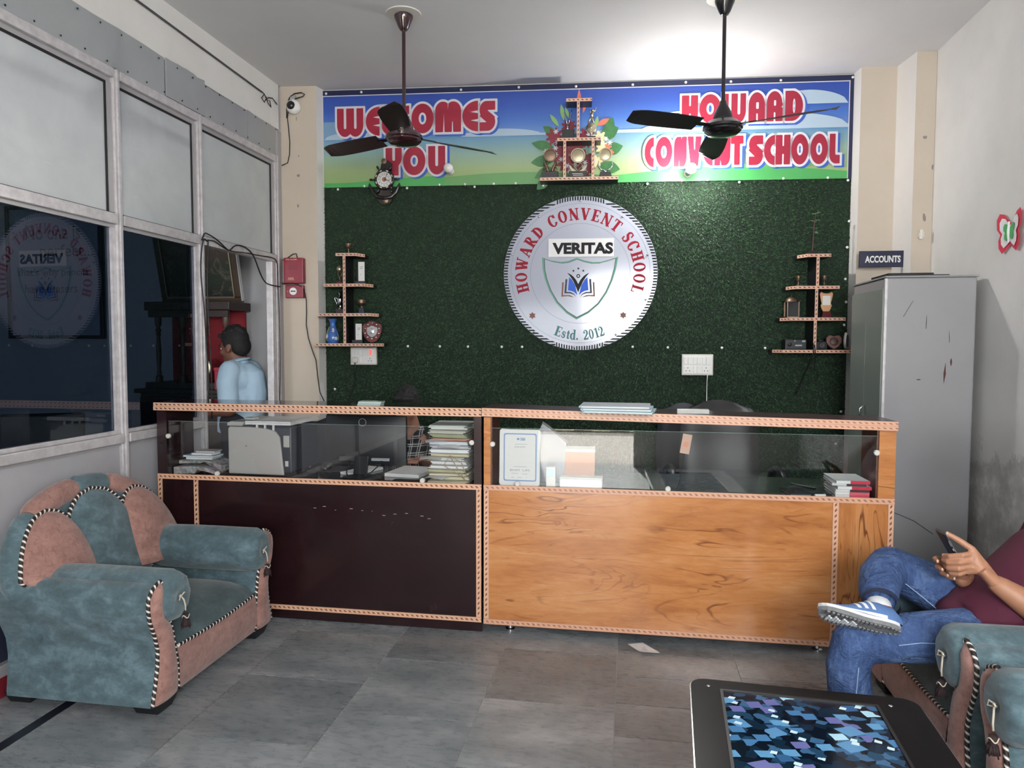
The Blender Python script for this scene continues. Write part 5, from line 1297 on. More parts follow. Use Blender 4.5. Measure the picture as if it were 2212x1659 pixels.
b.M = None
o = b.build('open_tray', M['pr_grey'], t, bevel=.004, loc=(0,.006,.004), rot=(-.12,0,0))
b = MB(); font_mesh(b, 'hp', .010, .011, lambda x, y: (-.068+x, -.0166, .146+y), .02); b.build('maker_mark', M['ink_slate'], o)
b = MB(); b.prism([(-.190,.262),(-.10,.262),(-.085,.286),(-.17,.288),(-.192,.276)], .03, .34); b.build('control_panel', M['pr_grey'], t, bevel=.003)
b = MB(); b.box(-.083,.188,.03,.365,.2705,.286); b.box(-.083,.188,.03,.05,.286,.292); b.box(.165,.188,.05,.365,.286,.292); b.build('scanner_lid', M['pr_lid'], t, bevel=.004)
bxp('handset', M['offwhite'], t, -.128,-.072,.10,.16,.289,.302, .004)
b = MB()
for xx in (-.02,.028,.078): b.box(xx, xx+.010, .036, .044, .232, .2704)
b.build('support_ribs', M['pr_lid'], t)
bxp('side_label', M['offwhite'], t, .148,.166,.0415,.0445,.045,.075, 0); bxp('latch', M['pr_grey'], t, .140,.175,.038,.0445,.15,.215, .005)
# mouse and mat
t = tag((lambda b: (b.cbox((0,0,.0015), (.20,.17,.003)), b.build('mouse_mat', mat('maroon_mouse_mat', srgb(44,34,38), .6), loc=(-1.69,3.85,ZD), rot=(0,0,.1)))[1])(MB()), 'dark mouse mat on the desk, right of the printer', 'mouse mat')
b = MB(); b.grid(lambda s, q: (.032*math.cos(2*PI*s)*math.sin(PI*q/2), .052*math.sin(2*PI*s)*math.sin(PI*q/2), .034*math.cos(PI*q/2)), 18, 8); b.add([(.032*math.cos(2*PI*i/18), .052*math.sin(2*PI*i/18), 0) for i in range(18)], [tuple(range(17,-1,-1))])
tag(b.build('computer_mouse', M['black'], smooth=True, loc=(-1.71,3.86,ZD+.0042), rot=(0,0,.2)), 'black computer mouse on the dark mat', 'mouse')
# monitor seen from behind
t = thing('monitor', 'black computer monitor seen from behind on the left desk', 'monitor', (-1.41, 3.66, ZD), .02)
M['mon'] = mat('black_monitor_plastic', srgb(26,26,29), .42, bump=(180,.15,.002))
b = MB(); b.grid(lambda s, q: (.225*(2*s-1), .036+.030*(1-abs(2*s-1)**2.2)*(1-abs(2*q-1)**2.2)*-1, .062+.262*q), 24, 16); b.build('back_shell', M['mon'], t, smooth=True)
bxp('bezel', M['black'], t, -.226,.226,.0365,.062,.060,.326, .006)
bxp('screen', mat('dark_screen', srgb(16,18,22), .15), t, -.212,.212,.0622,.064,.075,.312, 0)
b = MB(); b.tube([(.020*math.cos(a), 0, .020*math.sin(a)) for a in np.linspace(0, 2*PI, 25)[:-1]], .0015, 6, closed=True); b.build('maker_ring', M['grey'], t, loc=(-.01,.012,.292))
b = MB(); b.prism([(-.055,.012),(.022,.012),(.034,.115),(-.042,.115)], -.018, -.004); b.build('neck', M['black'], t, bevel=.004)
b = MB(); b.lathe([(.0001,0),(.105,0),(.105,.006),(.06,.013),(.0001,.014)], 32, (0,-.03,0), 'z', .72); b.build('foot', M['black'], t, smooth=True, angle=.6)
bxp('port_panel', M['grey'], t, .04,.14,.006,.018,.085,.10, .001); bxp('port_panel', M['dark'], t, -.14,-.05,.006,.018,.082,.108, .001)
b = MB(); b.tube([(.10,0,.088),(.085,-.02,.06),(.055,-.05,.03),(.02,-.08,.018)], .003, 6); b.tube([(-.075,0,.085),(-.085,-.02,.05),(-.08,-.045,.02),(-.05,-.09,.016)], .0035, 6); b.build('lead', M['cable'], t, smooth=True)
# paper stacks
def sheets(x, y, z, w, d, h, rz, label, name='paper_stack'):
    t = thing(name, label, 'papers', (x, y, z), rz, 'paper stacks on the left desk'); n = max(2, int(h/.006)); hh = h/n
    for i in range(n):
        b = MB(); b.cbox((rng.uniform(-.003,.003), rng.uniform(-.003,.003), hh*(i+.5)), (w, d, hh*.94)); b.build('sheaf', M['paper'], t)
sheets(-1.19, 3.80, ZD, .20, .26, .018, -.12, 'thick white register behind the monitor foot, against the file pile')
sheets(-1.475, 3.80, ZD, .10, .24, .014, -.35, 'narrow white paper pad left of the monitor foot')
b = MB(); b.cbox((0,0,.006), (.17,.055,.012)); tag(b.build('document_tray', M['black'], bevel=.003, loc=(-1.12,3.545,ZD), rot=(0,0,-.04)), 'flat black tray in front of the white register', 'tray')
# tall pile of files
cols = [(206,198,170),(198,190,160),(214,206,184),(190,182,150),(222,220,216),(214,212,210),(226,226,224),(200,190,160),(222,224,228),(224,222,222),(196,200,206),(208,150,132),(168,176,140),(182,180,168),(206,206,200)]
hs = [.016,.020,.018,.020,.018,.020,.020,.018,.022,.020,.022,.012,.020,.022,.024]
nm = ['buff','cream','pale','khaki','white','off-white','bright','tan','bluish','loose','slate','salmon','olive','drab','pale']
wh = ['at the very bottom','second from the bottom','third from the bottom','fourth from the bottom','fifth from the bottom','sixth from the bottom','seventh from the bottom','in the middle','just above the middle','seventh from the top','sixth from the top','fifth from the top','fourth from the top','second from the top','on the top']
zz = ZD
for i, (c_, h) in enumerate(zip(cols, hs)):
    t = thing('office_file', '%s paper file %s of the tall pile by the end post' % (nm[i], wh[i]), 'file', (-.905+rng.uniform(-.012,.006), 3.66+rng.uniform(-.018,.014), zz), rng.uniform(-.09,.09), 'files in the tall pile')
    m = mat('file_cover', srgb(*c_), .6, noise=(14, srgb(*[max(0, q-26) for q in c_]), .7)); w = .205+rng.uniform(-.01,.012); d = .25
    b = MB(); sag = rng.uniform(.001,.004)
    def cov(z_, name, mm, th=.0014, w=w, d=d, sag=sag):
        b = MB(); vs = []; n = 6
        P = [(-w/2+w*j/n, z_+sag*math.sin(PI*j/n)*.6) for j in range(n+1)]
        b.prism(P+[(p[0], p[1]+th) for p in P[::-1]], -d/2, d/2); return b.build(name, mm, t)
    pm = m if i % 3 == 0 else mat('aged_pages', srgb(*[min(235, q+12) for q in c_]), .7)
    cov(0, 'lower_cover', m); 
    b = MB(); ns = 3; ph = (h-.0052)/ns
    for j in range(ns): b.cbox((rng.uniform(-.012,.008), rng.uniform(-.006,.004), .0040+ph*(j+.5)), (w-.012, d-.01, ph*.92))
    o = b.build('pages', pm, t); o['kind'] = 'stuff'
    cov(h-.0032-sag*.6, 'upper_cover', m)
    zz += h+.0006
for i, (x, y, z, rz, rx, lab) in enumerate(((-.975,3.52,.9655,.35,-.05,'loose white sheet poking out left below the salmon file'),(-1.005,3.53,.875,.22,-.04,'loose bluish sheet poking out left, halfway down the file pile'),(-.96,3.515,.78,-.4,-.05,'loose folded slip poking out near the foot of the file pile'),(-.90,3.51,.944,-.1,.05,'loose white sheet hanging over the front of the file pile'))):
    b = MB(); b.grid(lambda u, v: (-.055+.11*u, -.045+.09*v, .004*math.sin(3*u)-.012*max(0, .5-v)), 6, 4); b.grid(lambda u, v: (-.055+.11*u, -.045+.09*v, .004*math.sin(3*u)-.012*max(0, .5-v)-.001), 6, 4, flip=True)
    tag(b.build('loose_sheet', M['paper'], smooth=True, loc=(x, y+.02, z), rot=(rx, 0, rz)), lab, 'paper', 'loose sheets in the file pile')
b = MB(); b.tube([(-.90,3.527,.89),(-.86,3.522,.83),(-.82,3.524,.77),(-.86,3.522,.80),(-.93,3.522,.84),(-.90,3.527,.89),(-.84,3.522,.86),(-.81,3.524,.79)], .0022, 6)
tag(b.build('tie_string', mat('jute_string', srgb(170,150,120), .8), smooth=True), 'loose brown string hanging over the tall file pile', 'string')

# ------------------------------------------------ right desk
t = thing('payment_sign', 'white scan and pay stand with blue border inside the honey counter glass', 'sign', (-.540, 3.535, ZD), 0)
def rrect(x0, x1, z0, z1, r, n=5):
    P = []
    for (cx, cz, a0) in ((x1-r, z0+r, -PI/2), (x1-r, z1-r, 0), (x0+r, z1-r, PI/2), (x0+r, z0+r, PI)):
        for i in range(n+1): a = a0+PI/2*i/n; P.append((cx+r*math.cos(a), cz+r*math.sin(a)))
    return P
b = MB(); b.M = Matrix.Rotation(-.04, 4, 'X'); b.prism(rrect(-.104,.100,.006,.288,.012), -.006, .0); b.build('board', M['white'], t)
b = MB(); b.box(-.107,.102,-.012,.05,0,.006); b.build('stand', M['offwhite'], t)
b = MB(); b.M = Matrix.Rotation(-.04, 4, 'X')
Po, Pi = rrect(-.083,.084,.028,.268,.010), rrect(-.077,.078,.034,.262,.008)
n_ = len(Po)
b.add([(p[0],-.0066,p[1]) for p in Po]+[(p[0],-.0066,p[1]) for p in Pi], [(i, (i+1) % n_, (i+1) % n_+n_, i+n_) for i in range(n_)])
b.build('blue_border', mat('faded_blue_print', srgb(120,150,196), .4), t)
b = MB(); b.M = Matrix.Rotation(-.04, 4, 'X'); pl_ = lambda X, Z: (lambda x, y: (X+x, -.0067, Z+y))
font_mesh(b, 'SBI', .024, .014, pl_(.001,.232), .02)
for k_ in range(16):
    a0, a1 = 2*PI*k_/16, 2*PI*(k_+1)/16
    if 11 <= k_ <= 12: continue
    b.add([(-.010, -.0067, .239), (-.010+.006*math.cos(a0),-.0067,.239+.006*math.sin(a0)), (-.010+.006*math.cos(a1),-.0067,.239+.006*math.sin(a1))], [(0,1,2)])
b.build('blue_lettering', mat('blue_print', srgb(70,124,176), .4), t)
b = MB(); b.M = Matrix.Rotation(-.04, 4, 'X')
font_mesh(b, 'SCAN & PAY', .056, .008, pl_(-.028,.196), .005); font_mesh(b, 'BHIM', .048, .010, pl_(-.050,.078), .0); font_mesh(b, 'UPI', .034, .010, pl_(.014,.078), .0)
for (x0, x1, zz) in ((-.026,.036,.213),(-.032,.034,.100),(-.042,-.008,.066),(.012,.038,.064),(-.044,-.028,.046),(-.012,.008,.046),(.030,.036,.046)): b.box(x0,x1,-.0068,-.0066,zz,zz+.0016)
b.build('grey_lettering', mat('grey_print', srgb(150,146,154), .5), t)
b = MB(); b.M = Matrix.Rotation(.05, 4, 'Y'); b.box(-.105,.095,.0,.002,.0,.278); o = b.build('loose_sheet', M['paper'], loc=(-.545,3.553,ZD+.006)); tag(o, 'white sheet standing behind the scan and pay sign', 'paper')
t = thing('plastic_folder', 'clear grey plastic folder leaning behind the payment sign', 'folder', (-.435, 3.68, ZD), .1)
b = MB(); b.prism([(-.07,.0),(.10,.0),(.115,.205),(.02,.285),(-.01,.305),(-.035,.25)], -.002, .002); b.build('cover', mat('grey_plastic_film', srgb(150,152,158), .2), t)
b = MB(); b.prism([(-.012,.305),(.020,.285),(.118,.205),(.122,.212),(.024,.296),(-.008,.316)], -.005, .005); b.build('spine_bar', M['black'], t)
t = thing('tissue_box', 'low white box just behind the honey counter glass', 'box', (-.235, 3.55, ZD), .0)
bxp('body', M['white'], t, -.105,.105,-.026,.05,0,.048, .006); bxp('lid', M['offwhite'], t, -.106,.106,-.027,.051,.0485,.056, .003)
t = thing('swipe_terminal', 'small pale card terminal beside the payment sign', 'terminal', (-.385, 3.545, ZD), .0)
bxp('body', M['offwhite'], t, -.024,.024,-.012,.03,0,.105, .004); bxp('screen', mat('pale_blue_screen', srgb(170,196,206), .2), t, -.018,.018,-.0135,-.0125,.055,.095, 0)
t = thing('cardboard_file_box', 'salmon card box with a pen clipped on, behind the payment sign', 'box', (-.30, 3.80, ZD), .05)
bxp('body', mat('salmon_card', srgb(196,136,104), .6), t, -.13,.12,-.06,.06,0,.150, .003); bxp('white_lid', M['paper'], t, -.132,.122,-.062,.062,.1505,.166, .002)
b = MB(); b.tube([(-.055,-.065,.07),(-.040,-.065,.125)], .005, 8); b.build('pen', M['ink_slate'], t)
t = thing('brochure_stand', 'black wire brochure stand on the right desk', 'stand', (-.095, 3.88, ZD), 0)
b = MB()
for xx in (-.04,.04): b.tube([(xx,0,0),(xx,0,.24)], .0035, 6)
for zz in (.004,.10,.20,.23): b.tube([(-.045,0,zz),(.045,0,zz)], .003, 6)
b.tube([(-.045,-.04,.004),(-.045,.04,.004)], .003, 6); b.tube([(.045,-.04,.004),(.045,.04,.004)], .003, 6); b.build('wire_frame', M['black'], t)
t = thing('paper_tag', 'pinkish paper tag hanging on a black lead behind the glass', 'tag', (.262, 3.530, .932), -.0)
b = MB(); b.M = Matrix.Rotation(.16, 4, 'Y'); b.box(-.022,.022,-.001,.001,0,.095); b.build('card', mat('pink_manila', srgb(196,160,140), .6), t)
b = MB(); b.M = Matrix.Rotation(.16, 4, 'Y'); b.lathe([(.0001,.0012),(.014,.0012),(.0001,.002)], 16, (0,0,.045), 'y'); b.build('printed_spot', mat('salmon_spot', srgb(206,140,116), .6), t)
b = MB(); b.tube([(0,.004,.0),(-.006,.02,-.06),(-.014,.03,-.12),(-.03,.05,-.186)], .0022, 6); b.build('lead', M['cable'], t)
# dark notebook, pens, marker
t = thing('black_diary', 'slim black diary with a silver edge lying on the right desk', 'diary', (.79, 3.60, ZD), .12)
bxp('lower_cover', M['black'], t, -.050,.050,-.08,.08,0,.0025,0); bxp('pages', M['grey'], t, -.047,.047,-.077,.077,.0026,.0095,0); bxp('upper_cover', M['black'], t, -.050,.050,-.08,.08,.0097,.0125,.001)
b = MB(); b.tube([(-.07,0,.006),(.07,0,.006)], [.0055,.006], 8); tag(b.build('pen', M['black'], smooth=True, angle=.6, loc=(.845,3.685,ZD+.014), rot=(0,0,-.9)), 'black pen lying across the corner of the diary', 'pen')
t = thing('marker_pen', 'white marker pen with a black cap near the notebooks', 'pen', (.905, 3.53, ZD), .15)
b = MB(); b.tube([(-.045,0,.008),(.005,0,.008)], .0075, 10); b.build('barrel', M['white'], t, smooth=True, angle=.6); b = MB(); b.tube([(.0055,0,.008),(.035,0,.008)], .008, 10); b.build('cap', M['black'], t, smooth=True, angle=.6)
nb = [((212,206,204),(196,60,84),.014,'pale notebook with a pink-red spine, lowest in the right desk pile'),((218,214,212),(206,84,100),.013,'pale notebook with a faded pink spine, second up in the right desk pile'),
      ((232,230,228),(40,32,36),.011,'white notebook with a black spine, mid-pile on the right desk'),((214,216,218),(190,20,56),.015,'notebook with a bright red spine above the black-spined one'),
      ((206,206,208),(44,36,42),.012,'grey notebook with a dark spine, second from the top'),((228,234,234),(198,24,60),.014,'white notebook with a red spine on top of the right desk pile')]
zz = ZD
for i, (cc, sc_, h, lab) in enumerate(nb):
    t = thing('exercise_notebook', lab, 'notebook', (1.034+rng.uniform(-.012,.008), 3.625+rng.uniform(-.01,.01), zz), rng.uniform(-.06,.06), 'notebooks on the right desk')
    cm = mat('pale_cover', srgb(*cc), .5); sm = mat('spine_tape', srgb(*sc_), .45)
    bxp('lower_cover', cm, t, -.080,.070,-.10,.10,0,.0015,0); bxp('pages', M['paper'], t, -.077,.066,-.097,.097,.0016,h-.0017,0); bxp('upper_cover', cm, t, -.080,.070,-.10,.10,h-.0016,h,0)
    bxp('front_spine', sm, t, -.015,.0705,-.1025,-.1002,0,h,0)
    zz += h+.0008

# ------------------------------------------------ office chairs behind the counter
M['leather'] = mat('black_leatherette', srgb(30,30,32), .42, bump=(60,.12,.004)); M['navy_mesh'] = mat('dark_navy_fabric', srgb(26,30,42), .6)
def office_chair(x, y, rz, m, label, hgt=1.10, bw=.25):
    t = thing('office_chair', label, 'chair', (x, y, 0), rz, 'black office chairs behind the counter')
    def sl(s, q):                                    # backrest: s across, q up
        w = bw*(.84+.30*math.sin(PI*min(1, .15+.75*q))*.55)*(1 if q < .9 else math.sqrt(max(0.02, 1-((q-.9)/.12)**2)))
        return (w*(2*s-1), -.20-.06*q+.05*(abs(2*s-1)**2), .50+(hgt-.50)*q+.02*(1-abs(2*s-1)**2)*q)
    b = MB(); b.grid(lambda s, q: sl(s, q), 16, 18); b.grid(lambda s, q: (sl(s, q)[0], sl(s, q)[1]+.055*(1-abs(2*s-1)**4)*(1-abs(2*q-1)**6)+.004, sl(s, q)[2]), 16, 18, flip=True); b.build('backrest', m, t, smooth=True)
    b = MB(); b.grid(lambda s, q: (.25*(2*s-1)*(1-.12*(2*q-1)**2), .26*(2*q-1), .46+.045*(1-abs(2*s-1)**4)*(1-abs(2*q-1)**4)), 14, 14); b.grid(lambda s, q: (.25*(2*s-1)*(1-.12*(2*q-1)**2), .26*(2*q-1), .455), 4, 4, flip=True); b.build('seat', m, t, smooth=True)
    for s in (1,-1):
        b = MB(); b.tube([(s*.24,-.19,.46),(s*.30,-.18,.58),(s*.31,-.16,.70),(s*.31,-.06,.735),(s*.31,.08,.735),(s*.31,.17,.70),(s*.30,.19,.62),(s*.27,.14,.50),(s*.24,.10,.46)], [(.012,.02)]*2+[(.016,.026)]*4+[(.012,.02)]*3, 8); b.build('armrest', M['black'], t, smooth=True)
    b = MB(); b.tube([(0,0,.10),(0,0,.28)], .028, 12); b.tube([(0,0,.28),(0,0,.455)], .018, 12); b.build('gas_column', M['black'], t, smooth=True, angle=.7)
    for i in range(5):
        a = 2*PI*i/5+.3; b = MB(); b.tube([(.03*math.cos(a),.03*math.sin(a),.10),(.29*math.cos(a),.29*math.sin(a),.075)], [.022,.014], 8); lg = b.build('base_leg', M['black'], t, smooth=True)
        b = MB(); b.lathe([(.0001,-.018),(.026,-.018),(.028,0),(.026,.018),(.0001,.018)], 12, (.29*math.cos(a),.29*math.sin(a),.028), 'x'); b.build('caster', M['black'], lg, smooth=True, angle=.6)
    b = MB(); b.tube([(0,-.05,.44),(0,-.20,.45),(0,-.235,.60)], [.03,.03,.02], 8); b.build('back_bracket', M['black'], t)
    return t
office_chair(.545, 4.30, PI+.05, M['leather'], 'large black leatherette office chair behind the honey counter', 1.10, .235)
office_chair(.345, 4.93, PI-.12, M['navy_mesh'], 'dark navy office chair partly hidden behind the large black one', 1.03, .18)
office_chair(-1.90, 4.42, PI+.3, M['navy_mesh'], 'dark navy office chair between the printer and the monitor', .95, .19)

# ------------------------------------------------ steel cabinet in the right corner
M['steel_paint'] = mat('grey_enamel_steel', srgb(132,131,133), .42, noise=(1.6, srgb(146,145,147), .6)); M['steel_front'] = mat('green_grey_enamel', srgb(120,128,122), .4)
M['rust'] = mat('rusty_scrape', srgb(74,36,32), .8)
t = thing('steel_cabinet', 'tall grey steel cabinet standing in the right corner by the wall', 'cabinet', (1.635, 4.50, 0), 0)
b = MB(); b.box(-.232,.232,-.19,.40,.06,1.832); b.build('body', M['steel_paint'], t, bevel=.008)
b = MB(); b.box(-.234,.23,-.18,.39,0,.0595); b.build('plinth', M['dark'], t)
for (y0, y1) in ((-.178,.102),(.106,.388)):
    b = MB(); b.box(-.246,-.2325,y0,y1,.075,1.775); d_ = b.build('door', M['steel_front'], t, bevel=.004)
    if y0 < 0:
        b = MB(); b.tube([(-.247,.08,.98),(-.275,.078,1.00),(-.275,.072,1.08),(-.247,.07,1.10)], .006, 8); b.build('door_handle', M['chrome'], d_, smooth=True)
b = MB(); b.box(-.240,.238,-.196,.405,1.832,1.842); b.build('top_lip', M['steel_paint'], t, bevel=.003)
b = MB(); b.box(-.2405,-.222,-.1945,-.176,.06,1.83); b.build('bright_front_edge', M['alu'], t, bevel=.006)
def scr(x, z, w, h, m, rot=0): 
    n = 8; pts = []
    for i in range(n): a = 2*PI*i/n; r = rng.uniform(.6,1.1); px_, pz_ = w*r*math.cos(a), h*r*math.sin(a); pts.append((x+px_*math.cos(rot)-pz_*math.sin(rot), z+px_*math.sin(rot)+pz_*math.cos(rot)))
    b = MB(); b.prism(pts, -.1912, -.1895); b.build('scrape', m, t)
scr(.082,1.30,.007,.062,M['rust'],-.05); scr(.113,1.365,.005,.022,M['rust']); scr(-.05,1.265,.014,.004,M['rust'])
for (x, z, h, r) in ((-.115,1.66,.07,.5),(.10,1.50,.035,-.05),(-.02,1.58,.05,.02)): scr(x, z, .0018, h, M['dark'], -r)
b = MB(); b.tube([(-.20,-.193,.53),(-.12,-.193,.50),(-.05,-.193,.47),(.05,-.193,.40)], .0015, 5); b.build('dent_line', M['dark'], t)
for i, (dx, dy, w, d, h, lab) in enumerate(((-.03,0,.30,.34,.012,'black flat file lying on the steel cabinet'),(-.07,.01,.24,.30,.012,'smaller black file on top of the other on the cabinet'))):
    b = MB(); b.cbox((0,0,h/2), (w, d, h)); tag(b.build('document_case', M['dark'] if i == 0 else M['black'], bevel=.003, loc=(1.635+dx, 4.55+dy, 1.8425+i*.0126)), lab, 'file', 'flat black files on the cabinet')
b = MB(); b.box(1.50,1.518,5.19,5.26,0,1.80); 
# ================================================================== ARMCHAIRS
def suede(name, c0, c1, c2, sc=9, speck=None):
    m = mat(name, c0, .85, spec=.25, sheen=.25); k = NT(m); v, x, y, z = k.xyz('Object')
    n = k.noise(v, sc, 7, .68, .35, (1,1,1.7)); n2 = k.noise(v, sc*5, 4, .7)
    f = k.math('ADD', k.math('MULTIPLY', n, .78), k.math('MULTIPLY', n2, .22))
    c = k.ramp(f, [(.34, c0), (.5, c1), (.68, c2)])
    if speck: c = k.mix(k.math('MULTIPLY', k.ramp(k.noise(v, 70, 3, .7, .5, (1,1,.5)), [(.54, (0,0,0,1)), (.66, (1,1,1,1))]), .45), c, speck)
    k.l(c, k.b.inputs['Base Color']); k.bump(n2, .25, .003)
    return m
M['teal'] = suede('teal_suede', srgb(60,78,82), srgb(78,98,104), srgb(108,130,138))
M['tealseat'] = suede('worn_teal_suede', srgb(48,62,64), srgb(60,76,79), srgb(80,97,101))
M['pink'] = suede('dusty_pink_suede', srgb(124,92,84), srgb(146,109,100), srgb(166,128,118), 11, srgb(104,70,66))
def rope():
    m = mat('twisted_cord', srgb(220,214,204), .6); k = NT(m)
    uv = k.n('ShaderNodeUVMap'); sp = k.n('ShaderNodeSeparateXYZ'); k.l(uv.outputs[0], sp.inputs[0])
    ph = k.math('FRACT', k.math('ADD', k.math('DIVIDE', sp.outputs[0], .024), k.math('MULTIPLY', sp.outputs[1], 1.0)))
    c = k.ramp(ph, [(0, srgb(216,210,200)), (.24, srgb(232,228,220)), (.30, srgb(120,100,84)), (.36, srgb(38,30,32)), (.86, srgb(30,26,30)), (.93, srgb(120,100,84))])
    k.l(c, k.b.inputs['Base Color']); k.bump(k.math('PINGPONG', ph, .5), .6, .004)
    return m
M['rope'] = rope()
M['foot'] = mat('black_painted_wood', srgb(24,24,27), .45)
M['tassel'] = mat('dark_brown_tassel', srgb(40,22,24), .8); M['cord'] = mat('cream_cord', srgb(196,184,166), .7)
OUT = [(.05,.462),(.07,.460),(.142,.441),(.20,.428),(.267,.425),(.33,.442),(.389,.467),(.44,.474),(.479,.472),(.51,.448),(.525,.416)]
INN = [(.515,.386),(.441,.397),(.38,.382),(.345,.345),(.30,.332),(.248,.323),(.14,.303),(.05,.303)]
def interp(tab, z): return float(np.interp(z, [p[0] for p in tab], [p[1] for p in tab]))
CHX = 1
def armchair(label):
    t = thing('armchair', label, 'armchair', (0,0,0), 0, 'matching teal and pink suede armchairs')
    prof = [(o, z) for z, o in OUT] + [(i, z) for z, i in INN]
    for s in (1, -1):
        # upholstered arm: outer side flares at the top
        b = MB(); n = len(prof); secs = 8
        vs = []
        for k_ in range(secs+1):
            x = .352-(.352+.345)*k_/secs
            for (yy, z) in prof:
                xx = x + .06*(k_/secs)**2*(1-min(1, max(0, (z-.05)/.40)))
                vs.append((xx, s*yy, z))
        fs = []
        for k_ in range(secs):
            for i in range(n):
                j = (i+1) % n; q = (k_*n+i, (k_+1)*n+i, (k_+1)*n+j, k_*n+j); fs.append(q if s > 0 else q[::-1])
        c0 = tuple(range(n)); c1 = tuple(range(secs*n+n-1, secs*n-1, -1)); fs += [c0 if s > 0 else c0[::-1], c1 if s > 0 else c1[::-1]]
        b.add(vs, fs); b.build('arm', M['teal'], t, smooth=True, angle=.9)
        # pink front facing of the arm, softly padded
        b = MB()
        def fac(u, v):
            z = .052+.470*v; o = interp(OUT, z)-.004; i_ = float(np.interp(z, [p[0] for p in INN[::-1]], [p[1] for p in INN[::-1]]))+.004
            if z > .515: i_ = .388
            yy = i_+(o-i_)*u; return (.353+.030*math.sqrt(max(0, 1-(2*u-1)**2))*min(1, 14*(1-v)+.25)*min(1, 8*v+.6), s*yy, z)
        b.grid(fac, 10, 30, flip=(s < 0)); b.build('arm_front', M['pink'], t, smooth=True)
        b = MB()
        b.tube([(.357, s*interp(OUT, z), z) for z in np.linspace(.052, .523, 34)] + [(.357, s*.40, .530)] + [(.358, s*float(np.interp(z, [p[0] for p in INN[::-1]], [p[1] for p in INN[::-1]])), z) for z in np.linspace(.512, .052, 34)], .0075, 8)
        b.build('twisted_piping', M['rope'], t, smooth=True)
        # bolster cushion lying along the arm, with gathered ends
        b = MB(); R = .100; N_ = 28
        ring = [(-.17,.02),(-.168,.07),(-.155,.092),(-.13,.100),(0,.103),(.14,.103),(.30,.102),(.352,.099),(.378,.088),(.392,.070),(.396,.045),(.392,.025),(.384,.010),(.382,.001)]
        vs = []
        for (x, r) in ring:
            for k_ in range(N_):
                a = 2*PI*k_/N_; pl = 1+(.035*math.cos(a*9)*(1 if x > .34 else 0) if r > .02 else 0)
                vs.append((x, s*.330+r*pl*math.cos(a), .448+r*pl*math.sin(a)*1.04))
        fs = [(i*N_+k_, i*N_+(k_+1) % N_, (i+1)*N_+(k_+1) % N_, (i+1)*N_+k_) for i in range(len(ring)-1) for k_ in range(N_)]
        fs = [f[::-1] for f in fs]
        fs.append(tuple(range(N_))); b.add(vs, fs); bo = b.build('bolster', M['teal'], t, smooth=True)
        b = MB(); yb = s*.330
        b.tube([(.388,yb,.448),(.398,yb+.004,.444),(.402,yb+.012,.430),(.405,yb+.016,.405),(.404,yb+.018,.385)], .0032, 6)
        b.tube([(.392,yb,.452),(.404,yb-.012,.458),(.404,yb-.020,.440),(.396,yb-.004,.444),(.404,yb+.012,.462),(.402,yb+.022,.456)], .0028, 6); b.build('cord_bow', M['cord'], bo, smooth=True)
        b = MB(); b.lathe([(.0001,.052),(.010,.050),(.013,.040),(.010,.030),(.014,.018),(.019,0),(.0001,.002)], 10, (.404, yb+.018, .322))
        for i in range(9):
            a = 2*PI*i/9; b.tube([(.404+.010*math.cos(a), yb+.018+.010*math.sin(a), .345), (.404+.018*math.cos(a), yb+.018+.018*math.sin(a), .312+.006*(i % 3))], [.005,.002], 5)
        b.build('tassel', M['tassel'], bo, smooth=True)
        b = MB(); b.tube([(.404+.0135*math.cos(a), yb+.018+.0135*math.sin(a), .362+.006*math.sin(a*3)) for a in np.linspace(0, 4*PI, 28)], .002, 5); b.build('tassel_band', M['cord'], bo, smooth=True)
    # front rail, seat cushion
    b = MB()
    b.grid(lambda u, v: (.352+.016*math.sqrt(max(0, 1-(2*v-1)**2)), -.305+.61*u, .048+.182*v-.012*math.sin(PI*u)*v), 20, 10); b.box(-.33,.352,-.32,.32,.05,.215); b.build('front_rail', M['pink'], t, smooth=True, angle=.7)
    b = MB(); b.tube([(.358, -.303+.606*u, .232-.012*math.sin(PI*u)) for u in np.linspace(0, 1, 26)], .0075, 8); b.build('twisted_piping', M['rope'], t, smooth=True)
    b = MB()
    def seat(u, v):
        x = .352-.55*v; yy = -.308+.616*u; e = (1-abs(2*u-1)**4)
        return (x, yy, .226+(.085*min(1, math.sqrt(v*5)) + .020*math.sin(PI*min(1, v*1.1)))*(.62+.38*e))
    b.grid(seat, 18, 18, flip=False); b.grid(lambda u, v: (.352-.55*v, -.308+.616*u, .216), 2, 2, flip=True); b.build('seat_cushion', M['tealseat'], t, smooth=True)
    # backrest: three padded lobes in front, a rolled rim behind
    def outer(a):                                  # a in 0..1 from left (-y) foot of the arch to right
        th = PI*(1-a); return (.450*math.cos(th)*(1+.04*math.sin(th)), .455+.352*math.sin(th)**.85)
    def lean(z): return -.120-.27*(z-.30)
    for part in (-1, 0, 1):
        z0, hgt, yc, hw, bul = (.27, .525, 0.0, .245, .060) if part == 0 else (.405, .347, .300, .192, .095)
        def lobe(u, v, part=part, z0=z0, hgt=hgt, yc=yc, hw=hw, bul=bul):
            w = hw*max(0.0, 1-v**(3.0 if part == 0 else 2.0))**.5
            yy = part*yc+part*(-.03*v)+w*(2*u-1); z = z0+hgt*v
            if part and z < .52: yy = part*min(abs(yy), .43+.06*max(0, (z-.48)/.04))
            e = max(0.0, 1-(2*u-1)**2)**.5
            return (lean(z)+bul*e**.8*max(0, 1-v**3)**.5-.02, yy, z)
        b = MB(); b.grid(lobe, 18, 26); b.build('back_lobe', M['teal'] if part == 0 else M['pink'], t, smooth=True)
